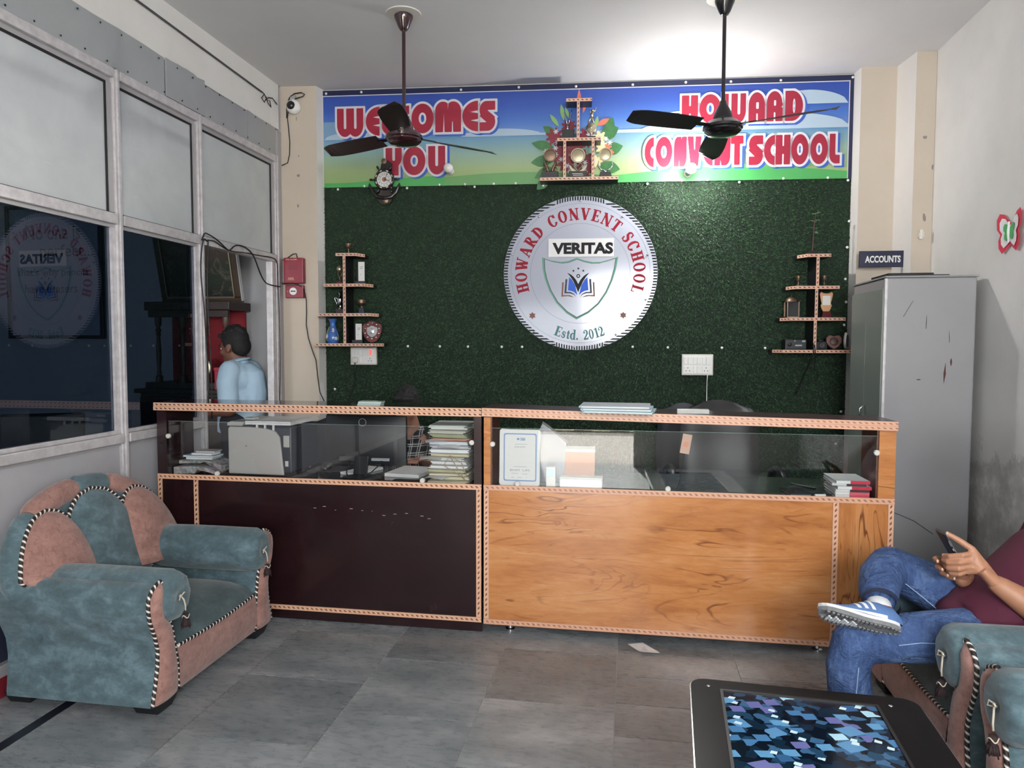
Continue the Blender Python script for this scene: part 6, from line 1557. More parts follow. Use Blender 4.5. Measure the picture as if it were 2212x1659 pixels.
        rim = [lobe(0, v) for v in np.linspace(0.05, 1, 30)] + [lobe(1, v) for v in np.linspace(1, 0.05, 30)][1:]
        rim = [(p[0]+.004, p[1], p[2]+.002) for p in rim]
        b = MB(); b.tube(rim, .0085, 8); b.build('twisted_piping', M['rope'], t, smooth=True)
    # padded filler behind the lobes
    b = MB(); b.grid(lambda u, v: (lean(.28+.52*v)-.03, (2*u-1)*.47*math.sqrt(max(0, 1-v**3)), .28+.50*v), 12, 12); b.build('inner_back', M['teal'], t, smooth=True)
    segs = [(0.0,.27,'teal'),(.27,.47,'pink'),(.47,.60,'teal'),(.60,.78,'pink'),(.78,1.0,'teal')]
    for (a0, a1, mm) in segs:
        b = MB(); P = []; Rr = []
        for a in np.linspace(a0, a1, 12):
            y_, z_ = outer(a); P.append((lean(z_)-.068, y_*.985, z_-.008)); e = min(1, 6*min(a-a0, a1-a)/(a1-a0)+.75); Rr.append((.052*e, .056*e))
        b.tube(P, Rr, 14); b.build('back_roll', M[mm], t, smooth=True, angle=.9)
    b = MB(); pts = [outer(a) for a in np.linspace(0, 1, 25)]
    n = len(pts); vs = [(lean(z_)-.068, y_*.97, z_) for y_, z_ in pts] + [(lean(z_)-.112, y_*.95, z_-.02) for y_, z_ in pts]
    vs += [(-.27,.42,.05),(-.31,.42,.05),(-.27,-.42,.05),(-.31,-.42,.05)]
    fs = [(i, i+1, n+i+1, n+i) for i in range(n-1)]
    fs += [tuple(range(n-1, -1, -1)) + (2*n+2, 2*n), tuple(n+i for i in range(n)) + (2*n+1, 2*n+3)]
    fs += [(0, n, 2*n+3, 2*n+2), (n-1, 2*n, 2*n+1, 2*n-1), (2*n, 2*n+2, 2*n+3, 2*n+1)]
    b.add(vs, fs); b.build('back_panel', M['teal'], t, smooth=False)
    for (x, y) in ((.30,.37),(.30,-.37),(-.27,.37),(-.27,-.37)):
        b = MB(); b.add([(x-.05,y-.045,0),(x+.045,y-.045,0),(x+.045,y+.045,0),(x-.05,y+.045,0),(x-.065,y-.06,.045),(x+.06,y-.06,.045),(x+.06,y+.06,.045),(x-.065,y+.06,.045)], [(0,3,2,1),(4,5,6,7),(0,1,5,4),(1,2,6,5),(2,3,7,6),(3,0,4,7)])
        b.build('foot', M['foot'], t, bevel=.004)
    return t
CH1 = armchair('teal and pink suede armchair standing alone against the glass partition')
CH1.location = (-2.155, 2.895, 0)
CH2 = dup(CH1, (1.410, 2.815, 0), PI, 'teal and pink armchair in which the man with the phone is sitting')
CH3 = dup(CH1, (1.410, 1.820, 0), PI, 'teal and pink armchair cut off by the lower right edge of the photo')

# ================================================================== COFFEE TABLE
def crystal():
    m = mat('blue_crystal_print', srgb(40,70,100), .10, spec=.18); k = NT(m); v, x, y, z = k.xyz('Object')
    def vor(scale, rot, off, metric='MANHATTAN'):
        mp = k.n('ShaderNodeMapping'); mp.inputs['Rotation'].default_value = (0,0,rot); mp.inputs['Scale'].default_value = (scale, scale*1.25, scale); mp.inputs['Location'].default_value = (off, off*.7, 0)
        nz = k.n('ShaderNodeTexNoise'); nz.inputs['Scale'].default_value = 9; k.l(v, nz.inputs['Vector'])
        ad = k.n('ShaderNodeVectorMath', operation='MULTIPLY_ADD'); k.l(nz.outputs['Color'], ad.inputs[0]); ad.inputs[1].default_value = (.02,.02,.02); k.l(v, ad.inputs[2])
        k.l(ad.outputs[0], mp.inputs[0])
        t = k.n('ShaderNodeTexVoronoi', feature='F1', distance=metric, voronoi_dimensions='2D'); t.inputs['Scale'].default_value = 1.0; t.inputs['Randomness'].default_value = 1.0; k.l(mp.outputs[0], t.inputs['Vector'])
        sp = k.n('ShaderNodeSeparateColor'); k.l(t.outputs['Color'], sp.inputs[0]); return t.outputs['Distance'], sp.outputs[0], sp.outputs[1], sp.outputs[2]
    d1, r1, g1, b1 = vor(19, .5, 0); d2, r2, g2, b2 = vor(34, 1.1, 3.3); d3, r3, g3, b3 = vor(11, .2, 7.7)
    base = k.ramp(r2, [(0, srgb(6,16,32)), (.5, srgb(14,36,56)), (.7, srgb(30,64,92)), (.85, srgb(58,96,130)), (1, srgb(20,44,68))]); base.node.color_ramp.interpolation = 'CONSTANT'
    c1 = k.ramp(g1, [(0, srgb(72,120,164)), (.3, srgb(96,150,190)), (.55, srgb(104,106,160)), (.75, srgb(52,92,134)), (.9, srgb(176,216,232))]); c1.node.color_ramp.interpolation = 'CONSTANT'
    on1 = k.math('MULTIPLY', k.math('GREATER_THAN', r1, .48), k.math('LESS_THAN', d1, .52))
    c = k.mix(on1, base, c1)
    on3 = k.math('MULTIPLY', k.math('GREATER_THAN', r3, .74), k.math('LESS_THAN', d3, .42))
    c = k.mix(on3, c, k.mix(k.math('GREATER_THAN', g3, .5), srgb(92,142,184), srgb(110,112,166)))
    on2 = k.math('MULTIPLY', k.math('GREATER_THAN', b2, .90), k.math('LESS_THAN', d2, .42)); c = k.mix(on2, c, srgb(206,232,240))
    k.l(c, k.b.inputs['Base Color'])
    return m
M['crystal'] = crystal()
M['lacquer'] = mat('black_lacquer', srgb(12,11,13), .30, spec=.08, bump=(5,.04,.01))
TZ = .45
t = thing('coffee_table', 'black lacquered coffee table with a blue crystal patterned glass top', 'table', (.470, 1.62, 0), -.055)
def rr(hx, hy, r, n=6):
    P = []
    for (cx, cy, a0) in ((hx-r, -hy+r, -PI/2), (hx-r, hy-r, 0), (-hx+r, hy-r, PI/2), (-hx+r, -hy+r, PI)):
        for i in range(n+1): a = a0+PI/2*i/n; P.append((cx+r*math.cos(a), cy+r*math.sin(a)))
    return P
def ringslab(name, Po, Pi, z0, z1, m, bev=0):
    b = MB(); n = len(Po)
    vs = [(p[0],p[1],z1) for p in Po]+[(p[0],p[1],z1) for p in Pi]+[(p[0],p[1],z0) for p in Po]+[(p[0],p[1],z0) for p in Pi]; fs = []
    for i in range(n):
        j = (i+1) % n; fs += [(i, j, n+j, n+i), (2*n+j, 2*n+i, 3*n+i, 3*n+j), (2*n+i, 2*n+j, j, i), (n+i, n+j, 3*n+j, 3*n+i)]
    b.add(vs, fs); return b.build(name, m, t, bevel=bev, seg=3)
hx, hy = .310, .545
inn = []
for p in rr(hx, hy, .05): inn.append((max(-hx+.085, min(hx-.115, p[0]*3)), max(-hy+.115, min(hy-.060, p[1]*3))))
Q = [(hx-.115,-hy+.115),(hx-.115,hy-.06),(-hx+.085,hy-.06),(-hx+.085,-hy+.115)]
inn = [Q[i//7] for i in range(28)]
outp = rr(hx, hy, .045)
ringslab('frame', outp, inn, TZ-.040, TZ, M['lacquer'], 0)
ringslab('bright_rim', rr(hx+.0035, hy+.0035, .047), rr(hx+.0003, hy+.0003, .045), TZ-.034, TZ-.004, M['steel'])
ringslab('glass_bead', [(q[0]+(.003 if q[0] > 0 else -.003), q[1]+(.003 if q[1] > 0 else -.003)) for q in Q], [(q[0]-(.005 if q[0] > 0 else -.005), q[1]-(.005 if q[1] > 0 else -.005)) for q in Q], TZ-.004, TZ+.0012, M['black'])
b = MB(); b.box(-hx+.0902, hx-.1202, -hy+.1202, hy-.0652, TZ-.010, TZ-.003); b.build('patterned_glass', M['crystal'], t)
for (x, y) in ((hx-.08,hy-.055),(-hx+.05,hy-.045),(-hx+.05,-hy+.09)):
    b = MB(); b.lathe([(.0001,0),(.007,0),(.005,.0015),(.0001,.002)], 10, (x, y, TZ)); b.build('screw_cap', M['steel'], t, smooth=True)
for (x, y) in ((hx-.07,hy-.07),(-hx+.07,hy-.07),(hx-.07,-hy+.07),(-hx+.07,-hy+.07)):
    b = MB(); b.add([(x-.028,y-.028,0),(x+.028,y-.028,0),(x+.028,y+.028,0),(x-.028,y+.028,0),(x-.04,y-.04,TZ-.0405),(x+.04,y-.04,TZ-.0405),(x+.04,y+.04,TZ-.0405),(x-.04,y+.04,TZ-.0405)], [(0,3,2,1),(4,5,6,7),(0,1,5,4),(1,2,6,5),(2,3,7,6),(3,0,4,7)]); b.build('leg', M['lacquer'], t, bevel=.004)
bxp('under_shelf', M['lacquer'], t, -hx+.06, hx-.06, -hy+.06, hy-.06, .14, .16, .002)

# slip of paper on the floor by the counter
b = MB(); n = 8
P4 = [Vector((.005,3.445,0)), Vector((.156,3.345,0)), Vector((.077,3.325,0)), Vector((-.03,3.40,0))]
P4 = [Vector((.002,3.47,0)), Vector((.075,3.49,0)), Vector((.156,3.384,0)), Vector((.078,3.364,0))]
def slip(u, v):
    p = P4[0].lerp(P4[1], u).lerp(P4[3].lerp(P4[2], u), v); return (p.x, p.y, .0018+.010*max(0, v-.6)**2*6*(1-u)+.003*u*u)
b.grid(slip, 8, 10); b.grid(lambda u, v: tuple(Vector(slip(u, v))-Vector((0,0,.0009))), 8, 10, flip=True)
o = b.build('paper_slip', M['paper'], smooth=True); tag(o, 'white printed slip of paper lying on the floor before the honey counter', 'paper')
b = MB()
for (u0, v0, w, h) in ((.45,.45,.22,.04),(.3,.58,.30,.03),(.35,.66,.22,.03)):
    q = [slip(u0, v0), slip(u0+w, v0), slip(u0+w, v0+h), slip(u0, v0+h)]; b.add([(p[0],p[1],p[2]+.0006) for p in q], [(0,3,2,1)])
b.build('blue_print', mat('faded_blue_ink', srgb(130,150,196), .6), o)
# ================================================================== PEOPLE
M['skin'] = mat('warm_brown_skin', srgb(170,122,94), .5, noise=(18, srgb(156,108,82), .6)); M['skin2'] = mat('brown_skin', srgb(126,86,68), .5, noise=(18, srgb(112,74,58), .6)); M['skin3'] = mat('light_brown_skin', srgb(160,116,98), .5)
M['hair'] = mat('black_hair', srgb(14,13,14), .75, noise=(60, srgb(26,24,25), .7), bump=(70,.6,.006))
M['eye_w'] = mat('eye_white', srgb(214,208,202), .2); M['eye_d'] = mat('eye_dark', srgb(24,16,12), .15)
def denim():
    m = mat('blue_denim', srgb(64,92,142), .8, spec=.2); k = NT(m); v, x, y, z = k.xyz('Object')
    f = k.math('ADD', k.math('MULTIPLY', k.noise(v, 7, 6, .65, .5), .7), k.math('MULTIPLY', k.noise(v, 90, 3, .7, 0, (1,1,.2)), .3))
    k.l(k.ramp(f, [(.34, srgb(48,64,100)), (.5, srgb(68,90,132)), (.66, srgb(104,126,164))]), k.b.inputs['Base Color'])
    k.bump(k.math('ADD', k.noise(v, 13, 4, .6, 1.6, (1,1,1)), k.math('MULTIPLY', k.noise(v, 120, 2), .12)), .8, .03)
    return m
M['denim'] = denim()
M['maroon'] = mat('maroon_tshirt', srgb(84,24,48), .85, noise=(6, srgb(70,18,40), .7), bump=(13,.45,.012))
M['shirt_blue'] = mat('pale_blue_shirt', srgb(178,204,222), .8, noise=(5, srgb(166,192,212), .7), bump=(12,.45,.012))
M['trouser'] = mat('dark_trousers', srgb(40,40,48), .8)
def plaid():
    m = mat('black_white_check', srgb(22,24,32), .8); k = NT(m); v, x, y, z = k.xyz('Object')
    def lines(c, per, w, off=0): return k.math('LESS_THAN', k.math('ABSOLUTE', k.math('SUBTRACT', k.math('FRACT', k.math('ADD', k.math('DIVIDE', c, per), off)), .5)), w)
    a = k.math('MAXIMUM', k.math('MAXIMUM', lines(x, .045, .05), lines(x, .045, .04, .25)), k.math('MAXIMUM', lines(z, .05, .05), lines(z, .05, .04, .25)))
    k.l(k.mix(k.math('MULTIPLY', a, .7), srgb(22,24,32), srgb(206,204,200)), k.b.inputs['Base Color']); return m
M['plaid'] = plaid()
class Body:
    """closed tapered limbs and ellipsoids fused into ONE smooth surface"""
    def __init__(s): s.mb = MB()
    def limb(s, pts, r, n=14):
        s.mb.tube(pts, r, n)
        for p, q in ((pts[0], r[0] if isinstance(r, (list,tuple)) else r), (pts[-1], r[-1] if isinstance(r, (list,tuple)) else r)):
            q = min(q) if isinstance(q, (tuple,list)) else q; s.mb.ball(p, q*.98, 12, 8)
        return s
    def ball(s, c, r): s.mb.ball(c, r, 16, 12); return s
    def fuse(s, name, mat_, parent, voxel=.012, smooth=4, base=(0,0,0)):
        me = s.mb.mesh(name+'_src'); o = D.objects.new('src', me); COL.objects.link(o)
        r = o.modifiers.new('r', 'REMESH'); r.mode = 'VOXEL'; r.voxel_size = voxel; r.use_smooth_shade = True
        if smooth: q = o.modifiers.new('s', 'SMOOTH'); q.factor = .5; q.iterations = smooth
        bpy.context.view_layer.update()
        ev = o.evaluated_get(bpy.context.evaluated_depsgraph_get()); nm = D.meshes.new_from_object(ev); nm.name = name
        D.objects.remove(o); D.meshes.remove(me)
        nm.polygons.foreach_set('use_smooth', [True]*len(nm.polygons))
        nm.materials.clear(); nm.materials.append(mat_)
        nm.transform(Matrix.Translation(-Vector(base)))
        ob = D.objects.new(name, nm); COL.objects.link(ob); ob.parent = parent
        return ob
def head_matrix(c, facing, pitch=0.0, k=1.0, roll=0.0):
    f = Vector((facing[0], facing[1], 0)).normalized(); a = math.atan2(f.x, -f.y)          # local forward is -y
    return Matrix.Translation(c) @ Matrix.Rotation(a, 4, 'Z') @ Matrix.Rotation(pitch, 4, 'X') @ Matrix.Rotation(roll, 4, 'Y') @ Matrix.Scale(k, 4)
def add_head(B, HM):
    mb = B.mb; mb.M = HM
    mb.ball((0,.012,.040), (.074,.094,.088), 20, 14); mb.ball((0,-.022,-.015), (.061,.070,.086), 20, 14); mb.ball((0,-.050,-.078), (.040,.040,.032), 14, 10)
    mb.tube([(0,-.086,.022),(0,-.098,-.004),(0,-.112,-.026)], [.008,.010,.014], 10); mb.ball((0,-.108,-.028), (.016,.012,.010), 10, 8)
    for s in (1,-1):
        mb.ball((s*.074,.012,-.006), (.011,.022,.032), 10, 8); mb.ball((s*.030,-.080,.028), (.022,.010,.008), 10, 8); mb.ball((s*.040,-.060,-.018), (.024,.026,.024), 10, 8)
    mb.ball((0,-.090,-.054), (.024,.010,.006), 10, 8); mb.ball((0,-.088,-.064), (.022,.010,.007), 10, 8)
    mb.M = None
def head_parts(t, HM, hair_len=0, base=(0,0,0)):
    Bm = Matrix.Translation(-Vector(base)) @ HM
    for s in (1,-1):
        b = MB(); b.M = Bm; b.ball((s*.030,-.077,.008), (.013,.010,.010), 12, 8); e = b.build('eye', M['eye_w'], t, smooth=True)
        b = MB(); b.M = Bm; b.ball((s*.030,-.0855,.007), (.006,.004,.006), 10, 6); b.build('iris', M['eye_d'], e, smooth=True)
        b = MB(); b.M = Bm; b.tube([(s*.012,-.089,.030),(s*.030,-.091,.036),(s*.050,-.082,.030)], [.003,.0045,.0025], 6); b.build('eyebrow', M['hair'], t, smooth=True)
    B = Body(); B.mb.M = Bm
    B.mb.ball((0,.022,.060), (.082,.098,.086), 20, 14); B.mb.ball((0,.060,.010), (.074,.062,.075), 18, 12)
    rr_ = random.Random(3)
    for i in range(60):
        a = rr_.uniform(0, 2*PI); p = rr_.uniform(0, 1.15); x, y, z = .076*math.sin(p)*math.cos(a), .022+.092*math.sin(p)*math.sin(a), .062+.084*math.cos(p)
        if y < -.060 and z < .075: continue
        B.mb.ball((x, y, z), rr_.uniform(.010,.019), 8, 6)
    for i in range(9):
        x = -.055+.11*i/8; B.mb.ball((x, -.070+.012*abs(x)/.05, .098-.10*abs(x)**1.2), .015, 8, 6)
    for s in (1,-1): B.mb.ball((s*.072,.0,.035), (.010,.028,.034), 10, 8)
    B.mb.M = None
    return B.fuse('hair', M['hair'], t, .006*HM.to_scale().x, 1)
# ---------------------------------------------------------------- man with the phone in the right armchair
PB = (1.28, 2.80, 0)
t = thing('person', 'person in a maroon T-shirt and blue jeans sitting cross-legged with a phone', 'person', PB, 0)
HM = head_matrix((1.65, 2.79, 1.07), (-1, -.05), .30, 1.0)
B = Body()
B.limb([(1.30,2.80,.50),(1.39,2.80,.59),(1.51,2.80,.73),(1.59,2.80,.84)], [(.13,.085),(.14,.085),(.16,.085),(.09,.065)])
B.limb([(1.59,2.80,.83),(1.63,2.795,.94),(1.645,2.79,1.01)], [.058,.052,.054]); add_head(B, HM)
LA = [(1.58,2.63,.80),(1.54,2.60,.68),(1.45,2.60,.515),(1.345,2.610,.575),(1.245,2.650,.640)]
RA = [(1.58,2.97,.80),(1.52,3.01,.66),(1.37,2.985,.515),(1.29,2.90,.550),(1.205,2.815,.605)]
B.limb(LA[:3], [.056,.050,.050]).limb(LA[2:], [.054,.052,.033]); B.limb(RA[:3], [.052,.046,.044]).limb(RA[2:], [.047,.046,.031])
body = B.fuse('body', M['skin'], t, .011, 3, PB)
head_parts(t, HM, base=PB)
def hand(name, wrist, palm, fingers, thumb, rp=.020):
    B = Body(); B.limb([wrist, palm[0]], [(.029,.024),(.034,.020)], 14)
    for k_ in range(4): B.limb([palm[0], palm[1+k_]], [.019,.0125], 10)
    B.limb([palm[1], palm[2], palm[3], palm[4]], [.0125]*4, 10); B.limb([wrist, thumb[0]], [.022,.0145], 10)
    for k_, ch in enumerate(fingers): r0 = (.0102,.0108,.0102,.0088)[k_]; B.limb(ch, [r0*1.08, r0, r0*.93, r0*.80][:len(ch)], 10)
    B.limb(thumb, [.0135,.0118,.0108,.0088][:len(thumb)], 10)
    o = B.fuse(name, M['skin'], t, .0034, 3, PB)
    nl = MB()
    for ch in fingers + [thumb]:
        a, c_ = Vector(ch[-2]), Vector(ch[-1]); d = (c_-a).normalized(); nl.ball(tuple(c_+d*.002+Vector((-.002,-.006,.003))-Vector(PB)), (.0045,.003,.0055), 8, 6)
    nl.build('fingernails', mat('fingernail', srgb(206,164,146), .35), o, smooth=True)['kind'] = 'stuff'
    return o
# near (left) hand: back of the hand to the camera, thumb along the top of the phone
lk = [(1.176,2.668,.738),(1.166,2.664,.716),(1.160,2.666,.694),(1.158,2.672,.674)]
lf = [[lk[0],(1.136,2.660,.732),(1.104,2.680,.722),(1.096,2.706,.716)], [lk[1],(1.126,2.655,.708),(1.098,2.678,.700),(1.096,2.708,.698)], [lk[2],(1.124,2.658,.684),(1.102,2.682,.679),(1.104,2.710,.679)], [lk[3],(1.130,2.664,.664),(1.112,2.686,.660),(1.112,2.708,.660)]]
hand('left_hand', (1.240,2.652,.643), [(1.198,2.662,.688)]+lk, lf, [(1.205,2.668,.706),(1.172,2.672,.752),(1.132,2.684,.779),(1.102,2.696,.796)])
# far (right) hand: cradles the phone from below and behind
rk = [(1.136,2.800,.672),(1.142,2.796,.654),(1.150,2.790,.638),(1.160,2.784,.624)]
rf = [[rk[0],(1.104,2.782,.684),(1.086,2.752,.690),(1.082,2.722,.690)], [rk[1],(1.108,2.776,.660),(1.092,2.744,.664),(1.094,2.712,.664)], [rk[2],(1.118,2.770,.642),(1.104,2.738,.644),(1.110,2.706,.646)], [rk[3],(1.132,2.764,.630),(1.124,2.736,.630),(1.132,2.708,.634)]]
hand('right_hand', (1.208,2.818,.608), [(1.172,2.802,.644)]+rk, rf, [(1.180,2.790,.656),(1.166,2.776,.690),(1.150,2.758,.714),(1.142,2.744,.724)])
B = Body()                                                     # T-shirt
B.limb([(1.20,2.80,.470),(1.27,2.80,.495),(1.37,2.80,.570),(1.49,2.80,.700),(1.58,2.80,.81)], [(.165,.085),(.185,.105),(.180,.115),(.190,.112),(.12,.075)], 20)
B.limb([(1.565,2.66,.795),(1.575,2.94,.795)], [.072,.072]); B.limb([LA[0],(1.555,2.610,.72),(1.515,2.60,.64)], [.080,.076,.074]); B.limb([RA[0],(1.55,3.0,.70),(1.49,3.005,.62)], [.080,.076,.074])
B.limb([(1.172,2.69,.455),(1.165,2.80,.490),(1.180,2.91,.47)], [.040,.045,.040])
B.fuse('tshirt', M['maroon'], t, .011, 3, PB)
B = Body()                                                     # jeans
B.limb([(1.30,2.73,.455),(1.28,2.87,.455)], [.115,.115]); 
B.limb([(1.26,2.715,.435),(1.10,2.705,.425),(.93,2.708,.405),(.815,2.715,.385)], [.102,.094,.084,.078]); B.limb([(.815,2.715,.385),(.792,2.718,.29),(.805,2.718,.17),(.808,2.718,.075)], [.080,.076,.077,.080])
B.limb([(1.26,2.89,.46),(1.15,2.93,.53),(1.005,2.955,.595)], [.100,.090,.078]); B.limb([(1.005,2.955,.595),(.945,2.87,.575),(.912,2.785,.550),(.902,2.755,.541)], [.080,.078,.070,.064])
B.fuse('jeans', M['denim'], t, .010, 2, PB)
b = MB()                                                       # pale seams
def seam_(pts): b.tube([tuple(Vector(p)-Vector(PB)) for p in pts], .0016, 5)
seam_([(.995,2.880,.585),(1.07,2.840,.530),(1.13,2.828,.480)]); seam_([(1.10,2.612,.435),(1.0,2.617,.432),(.93,2.624,.415)]); seam_([(.806,2.640,.32),(.800,2.6425,.20),(.803,2.641,.08)])
b.build('pale_stitching', mat('pale_stitching', srgb(150,172,206), .7), t)
b = MB(); b.M = Matrix.Translation(-Vector(PB)); b.tube([(.899,2.722,.533),(.892,2.700,.524)], [.062,.064], 18, caps=False); b.build('turned_hem', mat('dark_hem', srgb(30,40,66), .8), t, smooth=True)
# trainers
M['sh_blue'] = mat('blue_mesh_upper', srgb(78,110,160), .7, noise=(80, srgb(92,124,172), .6)); M['sh_sole'] = mat('grey_rubber_sole', srgb(134,134,134), .7, noise=(40, srgb(106,106,106), .7), bump=(45,.8,.01)); M['sh_white'] = mat('white_foam', srgb(222,222,222), .6); M['sh_red'] = mat('coral_band', srgb(222,84,84), .6)
def shoe(MX):
    def half(x):      # outline half-widths (inner, outer) along the sole, x from heel 0 to toe 1
        w = np.interp(x, [0,.05,.15,.30,.45,.60,.75,.88,.94,.98,1], [.0,.026,.040,.042,.038,.046,.053,.047,.036,.020,.004]); c = np.interp(x, [0,.3,.5,.8,1], [0,0,.004,.006,.002]); return w, c
    L = .285; xs_ = [0,.02,.06,.12,.2,.3,.4,.5,.6,.7,.8,.88,.94,.98,1]
    def slab(z0, z1, gro, name, m, toe=.018):
        b = MB(); b.M = MX; up = [(x*L, half(x)[1]+half(x)[0]*gro, x) for x in xs_] + [(x*L, half(x)[1]-half(x)[0]*gro, x) for x in xs_[::-1][1:-1]]
        n = len(up); lift = lambda x: toe*max(0, (x-.72)/.28)**2
        vs = [(p[0], p[1], z0+lift(p[2])) for p in up]+[(p[0], p[1], z1+lift(p[2])) for p in up]
        b.add(vs, [tuple(range(n-1,-1,-1)), tuple(range(n, 2*n))]+[(i, (i+1) % n, (i+1) % n+n, i+n) for i in range(n)]); return b.build(name, m, t, bevel=.003, smooth=False)
    so = slab(0, .014, 1.04, 'sole', M['sh_sole']); slab(.0142, .026, 1.06, 'midsole', M['sh_white'])
    b = MB(); b.M = MX                                          # upper: sections along the length
    secs = [(-.002,.012,.055),(.03,.030,.085),(.08,.035,.092),(.12,.036,.088),(.155,.039,.070),(.19,.043,.055),(.225,.043,.044),(.258,.032,.036),(.280,.012,.026)]
    n = 16; vs = []
    for (x, w, h) in secs:
        c = float(half(min(1, max(0, x/L)))[1]); lf_ = .018*max(0, (x/L-.72)/.28)**2
        for k_ in range(n+1):
            a = PI*k_/n; vs.append((x, c+w*1.08*math.cos(a)*(1 if k_ else 1), .0262+lf_+(h-.026)*math.sin(a)**.75))
    fs = [(i*(n+1)+k_, (i+1)*(n+1)+k_, (i+1)*(n+1)+k_+1, i*(n+1)+k_+1) for i in range(len(secs)-1) for k_ in range(n)]
    fs += [tuple(range(n, -1, -1)), tuple((len(secs)-1)*(n+1)+k_ for k_ in range(n+1))]
    b.add(vs, fs); b.build('upper', M['sh_blue'], t, smooth=True, angle=1.0)
    def side(x, f, s):           # point on the upper's side at length x, height fraction f
        w = np.interp(x, [p[0] for p in secs], [p[1] for p in secs]); h = np.interp(x, [p[0] for p in secs], [p[2] for p in secs]); c = float(half(x/L)[1]); a = f*PI/2
        lf_ = .018*max(0, (x/L-.72)/.28)**2
        return (x, c+s*(w*1.08*math.cos(a)+.0015), .0262+lf_+(h-.026)*math.sin(a)**.75+.001)
    for s in (1,-1):
        for i in range(3):
            x0 = .098+.026*i; b = MB(); b.M = MX
            b.grid(lambda u, v: side(x0+.013*u+.020*v, .16+.66*v, s), 2, 6, flip=(s > 0)); b.build('side_stripe', M['sh_white'], t)
        b = MB(); b.M = MX; b.grid(lambda u, v: side(.022+.040*u, .62+.16*v, s), 4, 2, flip=(s > 0)); b.build('heel_band', M['sh_red'], t)
        b = MB(); b.M = MX; b.grid(lambda u, v: side(.06+.20*u, .0+.07*v*(1-.6*u), s), 10, 2, flip=(s > 0)); b.build('foam_edge', M['sh_white'], t)
    # tread: pale zigzag insert and cross lugs
    b = MB(); b.M = MX
    for i in range(11):
        x = .150+.0095*i; w = .012+.006*(i % 3); c = float(half(x/L)[1]); lf_ = .018*max(0, (x/L-.72)/.28)**2
        b.box(x, x+.007, c-.024, c-.024+w*1.6, -.003+lf_, .002+lf_)
    b.build('white_tread', M['sh_white'], t); 
    b = MB(); b.M = MX
    for i in range(18):
        x = .012+.0145*i; w, c = half(x/L); lf_ = .018*max(0, (x/L-.72)/.28)**2
        for s in (1,-1): b.box(x, x+.009, c+s*w*.72-.008, c+s*w*.72+.008, -.0042+lf_, .002+lf_)
    b.build('tread_lugs', M['sh_sole'], t)['kind'] = 'stuff'
def shoe_frame(heel, toe, up):
    f = (Vector(toe)-Vector(heel)).normalized(); u = Vector(up); u = (u-f*u.dot(f)).normalized(); w = u.cross(f)
    return Matrix.Translation(-Vector(PB)) @ Matrix(((f.x,w.x,u.x,heel[0]),(f.y,w.y,u.y,heel[1]),(f.z,w.z,u.z,heel[2]),(0,0,0,1)))
shoe(shoe_frame((.938,2.628,.455), (.66,2.612,.508), (.0,.62,.78)))
shoe(shoe_frame((.845,2.718,.005), (.57,2.70,.005), (0,0,1)))
B = Body(); B.limb([(.900,2.765,.540),(.885,2.690,.512)], [.044,.042]); B.fuse('sock', M['sh_white'], t, .008, 2, PB)
# phone, held: a thing of its own
ph = thing('phone', 'black mobile phone held in both hands by the seated man', 'phone', (1.127, 2.722, .727), 0)
b = MB(); b.M = Matrix.Rotation(math.radians(-29), 4, 'Y'); b.box(-.0045,.0045,-.036,.036,-.083,.083); b.build('case', M['black'], ph, bevel=.004)
b = MB(); b.M = Matrix.Rotation(math.radians(-29), 4, 'Y'); b.box(.0046,.0052,-.033,.033,-.078,.078); b.build('screen', mat('glowing_phone_screen', srgb(60,70,80), .1, emit=((.5,.6,.7,1), .5)), ph)
b = MB(); b.M = Matrix.Rotation(math.radians(-29), 4, 'Y'); b.box(-.002,.002,-.0368,-.0358,.012,.022); b.box(-.002,.002,-.0368,-.0358,.032,.052); b.build('side_buttons', M['steel'], ph)

# ---------------------------------------------------------------- man in the pale blue shirt beyond the partition
PB2 = (-2.86, 4.90, 0)
t = thing('person', 'person in a pale blue shirt standing beyond the open partition bay, facing left', 'person', PB2, 0)
HM = head_matrix((-2.885, 4.905, 1.425), (-1, .22), .16, 1.08)
B = Body()
B.limb([(-2.845,4.91,.92),(-2.835,4.91,1.08),(-2.84,4.905,1.22)], [(.10,.15),(.11,.16),(.10,.17)]); B.limb([(-2.84,4.905,1.22),(-2.86,4.905,1.33),(-2.875,4.905,1.38)], [.075,.062,.06]); add_head(B, HM)
for s, (el, wr, hd) in ((-1, ((-2.80,4.69,.985),(-3.01,4.72,.965),(-3.10,4.74,.96))), (1, ((-2.80,5.12,.99),(-3.0,5.09,.96),(-3.09,5.08,.955)))):
    B.limb([(-2.83,4.905+s*.19,1.23),(-2.815,4.905+s*.205,1.10),el], [.058,.05,.045]); B.limb([el, wr], [.046,.030]); B.limb([wr, hd], [(.03,.02),(.034,.018)])
    for k_ in range(4):
        o_ = (k_-1.5)*.017; B.limb([(hd[0]-.01,hd[1],hd[2]+o_*.9),(hd[0]-.05,hd[1]+.004,hd[2]+o_-.004),(hd[0]-.075+abs(o_)*.3,hd[1]+.012,hd[2]+o_-.010)], [.0095,.009,.007], 8)
    B.limb([(hd[0]+.03,hd[1]-s*.008,hd[2]+.03),(hd[0]-.005,hd[1]-s*.012,hd[2]+.05),(hd[0]-.03,hd[1]-s*.01,hd[2]+.055)], [.013,.011,.008], 8)
B.limb([(-2.845,4.83,.88),(-2.85,4.82,.5),(-2.84,4.815,.08)], [.075,.055,.042]); B.limb([(-2.845,4.99,.88),(-2.85,5.0,.5),(-2.84,5.005,.08)], [.075,.055,.042])
B.fuse('body', M['skin2'], t, .0095, 2, PB2); head_parts(t, HM, base=PB2)
B = Body()
